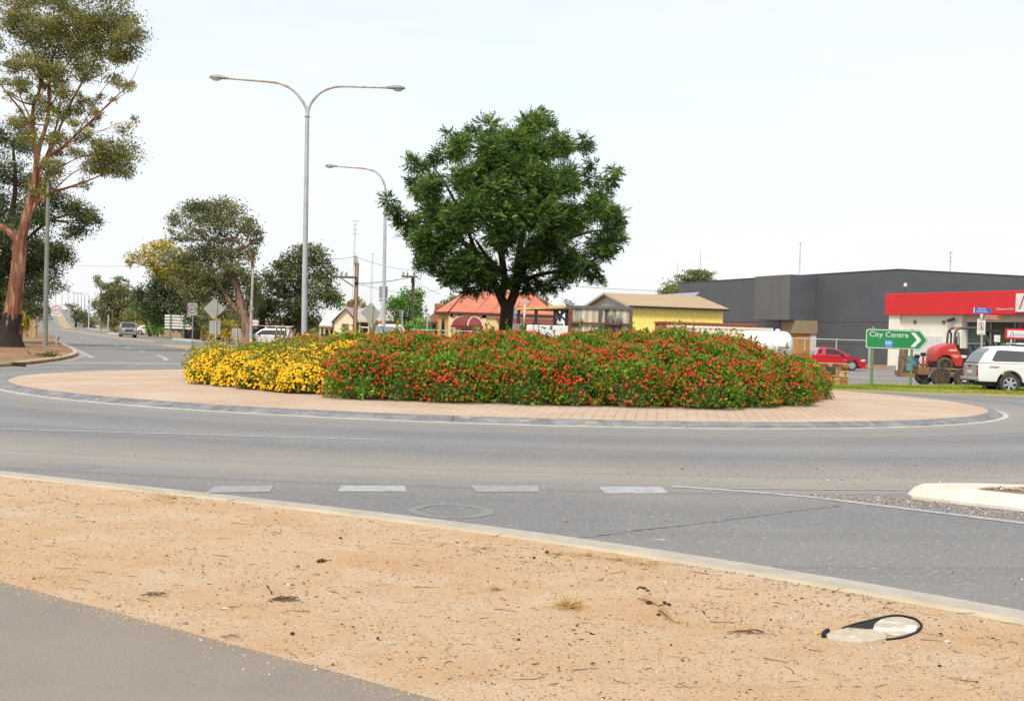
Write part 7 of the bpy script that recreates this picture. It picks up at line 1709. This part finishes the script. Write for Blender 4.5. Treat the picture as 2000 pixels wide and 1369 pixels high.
# sand grains spilled over the footpath edge
u_ = RNG.uniform(-6, 5, 5000); s_ = RNG.gamma(1.0, .07, 5000); P = np.array(pe0)[None] + np.array(pd)[None] * u_[:, None] + np.array(pn)[None] * s_[:, None]; P[:, 2] = VZ + .011
m_grain = leafmat('sand_grains', [C(206, 158, 112, .56), C(236, 196, 150, .6), C(244, 222, 190, .64)], rough=.95, trans=0)
stuff(pebbles('spilled_sand', P, RNG.gamma(2, .0014, len(P)) + .001, m_grain), 'grains of sand spilled over the footpath edge', 'sand')
P = np.array(pe0)[None] + np.array(pd)[None] * RNG.uniform(-6, 5, 260)[:, None] + np.array(pn)[None] * RNG.uniform(0, 2, 260)[:, None]; P[:, 2] = VZ + .012
stuff(pebbles('path_grit', P, RNG.gamma(2, .0016, len(P)) + .001, m_peb), 'grit lying on the grey footpath', 'grit')
# dry straw tufts
m_straw = leafmat('straw', [C(204, 160, 84, .6), C(230, 192, 112, .64), C(242, 216, 150, .68)], trans=.2)
def tuft(label, px, py, n, spread, h0, h1, upw):
    b = gp(px, py, VZ); b.z = sandz(b.x, b.y); t = thing('dry_grass_tuft', label, 'grass', b)
    grass_blades('blades', m_straw, [(0, 0, .003)], n, spread, h0, h1, .004, 1.0, t, upw=upw)['kind'] = 'stuff'
    MB().lathe([(.03, -.01), (.02, .008), (.005, .014)], 8).build('root_crown', m_litter, t)
tuft('flattened straw tuft on open sand', 1112, 1182, 170, .03, .04, .14, .35)
tuft('small straw-coloured tuft among dark litter', 968, 1153, 50, .02, .02, .05, .4)
for k, (x, y) in enumerate(((1090, 1082), (1150, 1085), (1210, 1095), (1255, 1105), (945, 1073))):
    tuft(['straw strewn against the kerb beside a dark clod', 'straw strewn along the kerb above the flattened tuft', 'straw strewn along the kerb near the crack', 'straw strewn along the kerb towards the broken pit lid', 'thin straw strewn on the sand below the dust ring'][k], x, y, 90, .07, .03, .11, .12)
b = gp(300, 972, VZ); tuft('pale straw patch lining the far stretch of kerb', 340, 974, 120, .16, .04, .12, .15)

# broken concrete pit lid in its black frame
ctr = gp(1705, 1228, VZ); ctr.z = VZ
t = thing('broken_pit_lid', 'broken concrete pit lid sunk in a black plastic frame', 'pit lid', ctr)
zq = lambda x, y, z=VZ: gp(1580 + x / 7.69, 1180 + y / 7.69, z) - ctr
def zpoly(pts, z): return [(zq(x, y, z).x, zq(x, y, z).y) for x, y in pts]
m_lid = mat('broken_concrete', C(230, 218, 196, .62), C(212, 196, 168, .58), scale=14, rough=.95, bump=.6, bscale=60, bdist=.012, c3=C(242, 238, 230, .68), s3=7, lo3=.5, hi3=.6)
mb = MB().slab(zpoly([(985, 300), (1085, 225), (1250, 195), (1400, 198), (1560, 240), (1640, 325), (1600, 405), (1450, 450), (1300, 486), (1185, 445), (1120, 400), (960, 372)][::-1], VZ + .012), -.02, .016); mb.build('lid_piece', m_lid, t, smooth=True, bevel=.004, seg=2)
mb = MB().slab(zpoly([(258, 450), (400, 385), (580, 357), (850, 387), (950, 384), (1090, 418), (1172, 462), (1150, 512), (950, 552), (700, 562), (400, 542), (285, 505)][::-1], VZ + .008), -.02, .010); mb.build('lid_piece', m_lid, t, smooth=True, bevel=.004, seg=2)
m_blk = mat('black_plastic_pit_dark', (.014, .014, .015), (.026, .026, .027), scale=8, rough=.85, spec=.2)
rim = [(500, 372), (580, 345), (720, 300), (1000, 235), (1180, 190), (1370, 180), (1580, 225), (1660, 280), (1690, 330), (1660, 385), (1600, 440), (1400, 510), (1170, 542)]
MB().tube(spline([Vector((*zq(x, y).xy, .005)) for x, y in rim], 4), .007, 8).build('frame_rim', m_blk, t, smooth=True)
MB().tube(spline([Vector((*zq(x, y).xy, .01)) for x, y in ((285, 415), (235, 445), (215, 475), (225, 500))], 3), .012, 8).build('frame_rim', m_blk, t, smooth=True)
MB().slab(zpoly([(560, 352), (1000, 240), (1100, 228), (1000, 300), (970, 375), (850, 390), (740, 372)][::-1], VZ), -.06, .006).build('pit_hole_dark', m_blk, t)  # solid black slab paints the darkness inside the open pit

# dead wood, clods, rubbish
m_wood = mat('bleached_wood', C(226, 196, 150, .6), C(196, 156, 110, .56), scale=10, rough=.85, stretch=(6, 6, 6), c3=C(120, 92, 70, .5), s3=30, lo3=.6, hi3=.68); m_clod = mat('dark_clod', C(90, 68, 54, .5), C(60, 48, 42, .5), scale=40, rough=.95, bump=.8, bscale=60)
def rough_ball(mb, c, r, n=7, sq=.7, rg=random):
    for i in range(n): pass
    prof = [(r * .35, -r * sq), (r * .9, -r * .4 * sq), (r, 0), (r * .8, r * .5 * sq), (r * .3, r * .9 * sq)]
    o = len(mb.v); mb.lathe(prof, 8, c); mb.v[o:] = [(x + rg.uniform(-1, 1) * r * .2, y + rg.uniform(-1, 1) * r * .2, z + rg.uniform(-1, 1) * r * .15) for x, y, z in mb.v[o:]]
b = gp(1285, 1182, VZ); b.z = sandz(b.x, b.y); t = thing('exposed_root', 'bleached root breaking out of the sand with dark clods', 'root', b)
e8 = lambda x, y: gp(1230 + x / 13.69, 1130 + y / 13.69, VZ) - b
r1 = [e8(380, 540), e8(520, 590), e8(700, 650), e8(870, 720)]; MB().tube([(p.x, p.y, h) for p, h in zip(r1, (.012, .022, .016, .004))], [.028, .026, .022, .018], 8).build('root', m_wood, t, smooth=True)
r2 = [e8(860, 820), e8(980, 900), e8(1120, 1020), e8(1300, 1150)]; MB().tube([(p.x, p.y, h) for p, h in zip(r2, (.006, .022, .018, 0))], [.026, .03, .026, .014], 8).build('root', m_wood, t, smooth=True)
for k, (x, y, r) in enumerate(((430, 470, .012), (530, 420, .01), (520, 640, .014), (470, 330, .012), (380, 260, .014), (280, 230, .012), (860, 740, .014), (930, 680, .012), (1030, 680, .012), (930, 620, .01), (1180, 930, .014), (1100, 860, .010), (770, 940, .009))):
    mb = MB(); p = e8(x, y); r *= 1.35; rough_ball(mb, (p.x, p.y, r * .4), r); mb.build('clod', m_clod, t)
DK = [(571, 1236, .013, 'charcoal stone near the footpath edge'), (738, 1249, .009, 'charcoal pebble below the twig bundle'), (1013, 1252, .010, 'dark stone in open sand below the straw tuft'), (1014, 1238, .007, 'smaller dark stone just behind its twin'), (665, 1053, .012, 'brown bark lump behind the seed head'), (1068, 1080, .016, 'brown clod lying in kerbside straw'), (1043, 1090, .014, 'dark woody clod left of the kerbside straw'), (1835, 1303, .009, 'small black stone right of the broken pit lid')]
for x, y, r, lb in DK:
    p = gp(x, y, VZ); mb = MB(); rough_ball(mb, (0, 0, r * .45), r); o = tag(mb.build('stone', m_clod if r < .012 else mat('bark_lump', C(120, 90, 70, .5), C(80, 60, 50, .5), scale=40, rough=.95)), lb, 'stone'); o.location = (p.x, p.y, sandz(p.x, p.y))
b = gp(630, 1097, VZ); b.z = sandz(b.x, b.y); t = thing('seed_head', 'dry woody seed head lying on the sand', 'seed head', b, R(40))
MB().tube([(-.04, 0, .012), (-.01, 0, .016), (.03, 0, .012)], [.008, .014, .006], 8).build('cone', m_clod, t, smooth=True); MB().tube([(.03, 0, .012), (.06, .01, .01), (.085, .012, .004)], .002, 5).build('stalk', MATS['twig'], t)
for k in range(14): a = k * .9; MB().box((-.035 + k * .0045, .011 * math.cos(a), .015 + .010 * math.sin(a)), (.012, .003, .006), rz=.5).build('scale', m_wood, t)
def bundle(label, px, py, n, L_):
    b = gp(px, py, VZ); b.z = sandz(b.x, b.y); t = thing('twig_bundle', label, 'twigs', b)
    for k in range(n):
        a = random.uniform(-.6, .6); l = L_ * random.uniform(.5, 1); x, y = random.uniform(-.05, .05), random.uniform(-.03, .03); c, s_ = math.cos(a), math.sin(a)
        MB().tube([(x - c * l / 2, y - s_ * l / 2, .004), (x + .01, y + .005, .012 + k * .0012), (x + c * l / 2, y + s_ * l / 2, .003)], [.002, .0026, .0012], 5).build('twig', MATS['twig'], t)
bundle('tangled dark twig bundle above the footpath', 560, 1174, 16, .13); bundle('thin twig bundle near the footpath corner', 300, 1168, 8, .1); bundle('loose twigs between the root and the pit lid', 1460, 1235, 7, .2); bundle('straight dark stick lying across the footpath edge', 455, 1249, 2, .17)
for x, y, c, lb in ((1597, 1238, C(240, 205, 60, .7), 'yellow wrapper scrap beside the pit lid'), (1852, 1253, C(235, 238, 240, .7), 'white paper scrap right of the pit lid'), (1290, 1056, C(235, 235, 235, .7), 'thin white straw lying on the road'), (440, 1193, C(225, 228, 230, .66), 'pale grey stone chip beside the twig bundle'), (812, 1106, C(90, 150, 170, .6), 'blue plastic scrap on the sand')):
    p = gp(x, y, VZ if y > 1060 else 0); mb = MB()
    if 'straw' in lb: mb.tube([(-.045, 0, .006), (.045, .004, .006)], .003, 6)
    else:
        mb.add([(-.016, -.008, 0), (.002, -.012, .007), (.018, -.004, .002), (.014, .010, .006), (-.004, .012, .001), (-.018, .006, .008), (0, 0, .011)], [[0, 1, 6], [1, 2, 6], [2, 3, 6], [3, 4, 6], [4, 5, 6], [5, 0, 6]])
    o = tag(mb.build('litter_scrap', mat('scrap_%d' % x, c, rough=.5)), lb, 'litter'); o.location = (p.x, p.y, (sandz(p.x, p.y) if y > 1060 else .004) - .001)
# weeds: on the left verge and in the gutter
for x, y, Y, lb, s_ in ((93, 697, None, 'small grey-green weed on the leaf litter verge', .35),):
    b = gp(x, y, .11); t = thing('weed', lb, 'weed', b); n = 90; c0 = RNG.normal(size=(n, 3)) * np.array([.25, .15, .03]); c0[:, 2] = np.abs(c0[:, 2])
    link('leaves', leaf_mesh('leaves', m_gumg, c0, RNG.normal(size=(n, 3)) + np.array([0, 0, 1]), s_ * RNG.uniform(.4, .9, n), .09, RNG.random(n)), t); MB().lathe([(.03, -.02), (.01, .1)], 6).build('stem', m_brownbark, t)
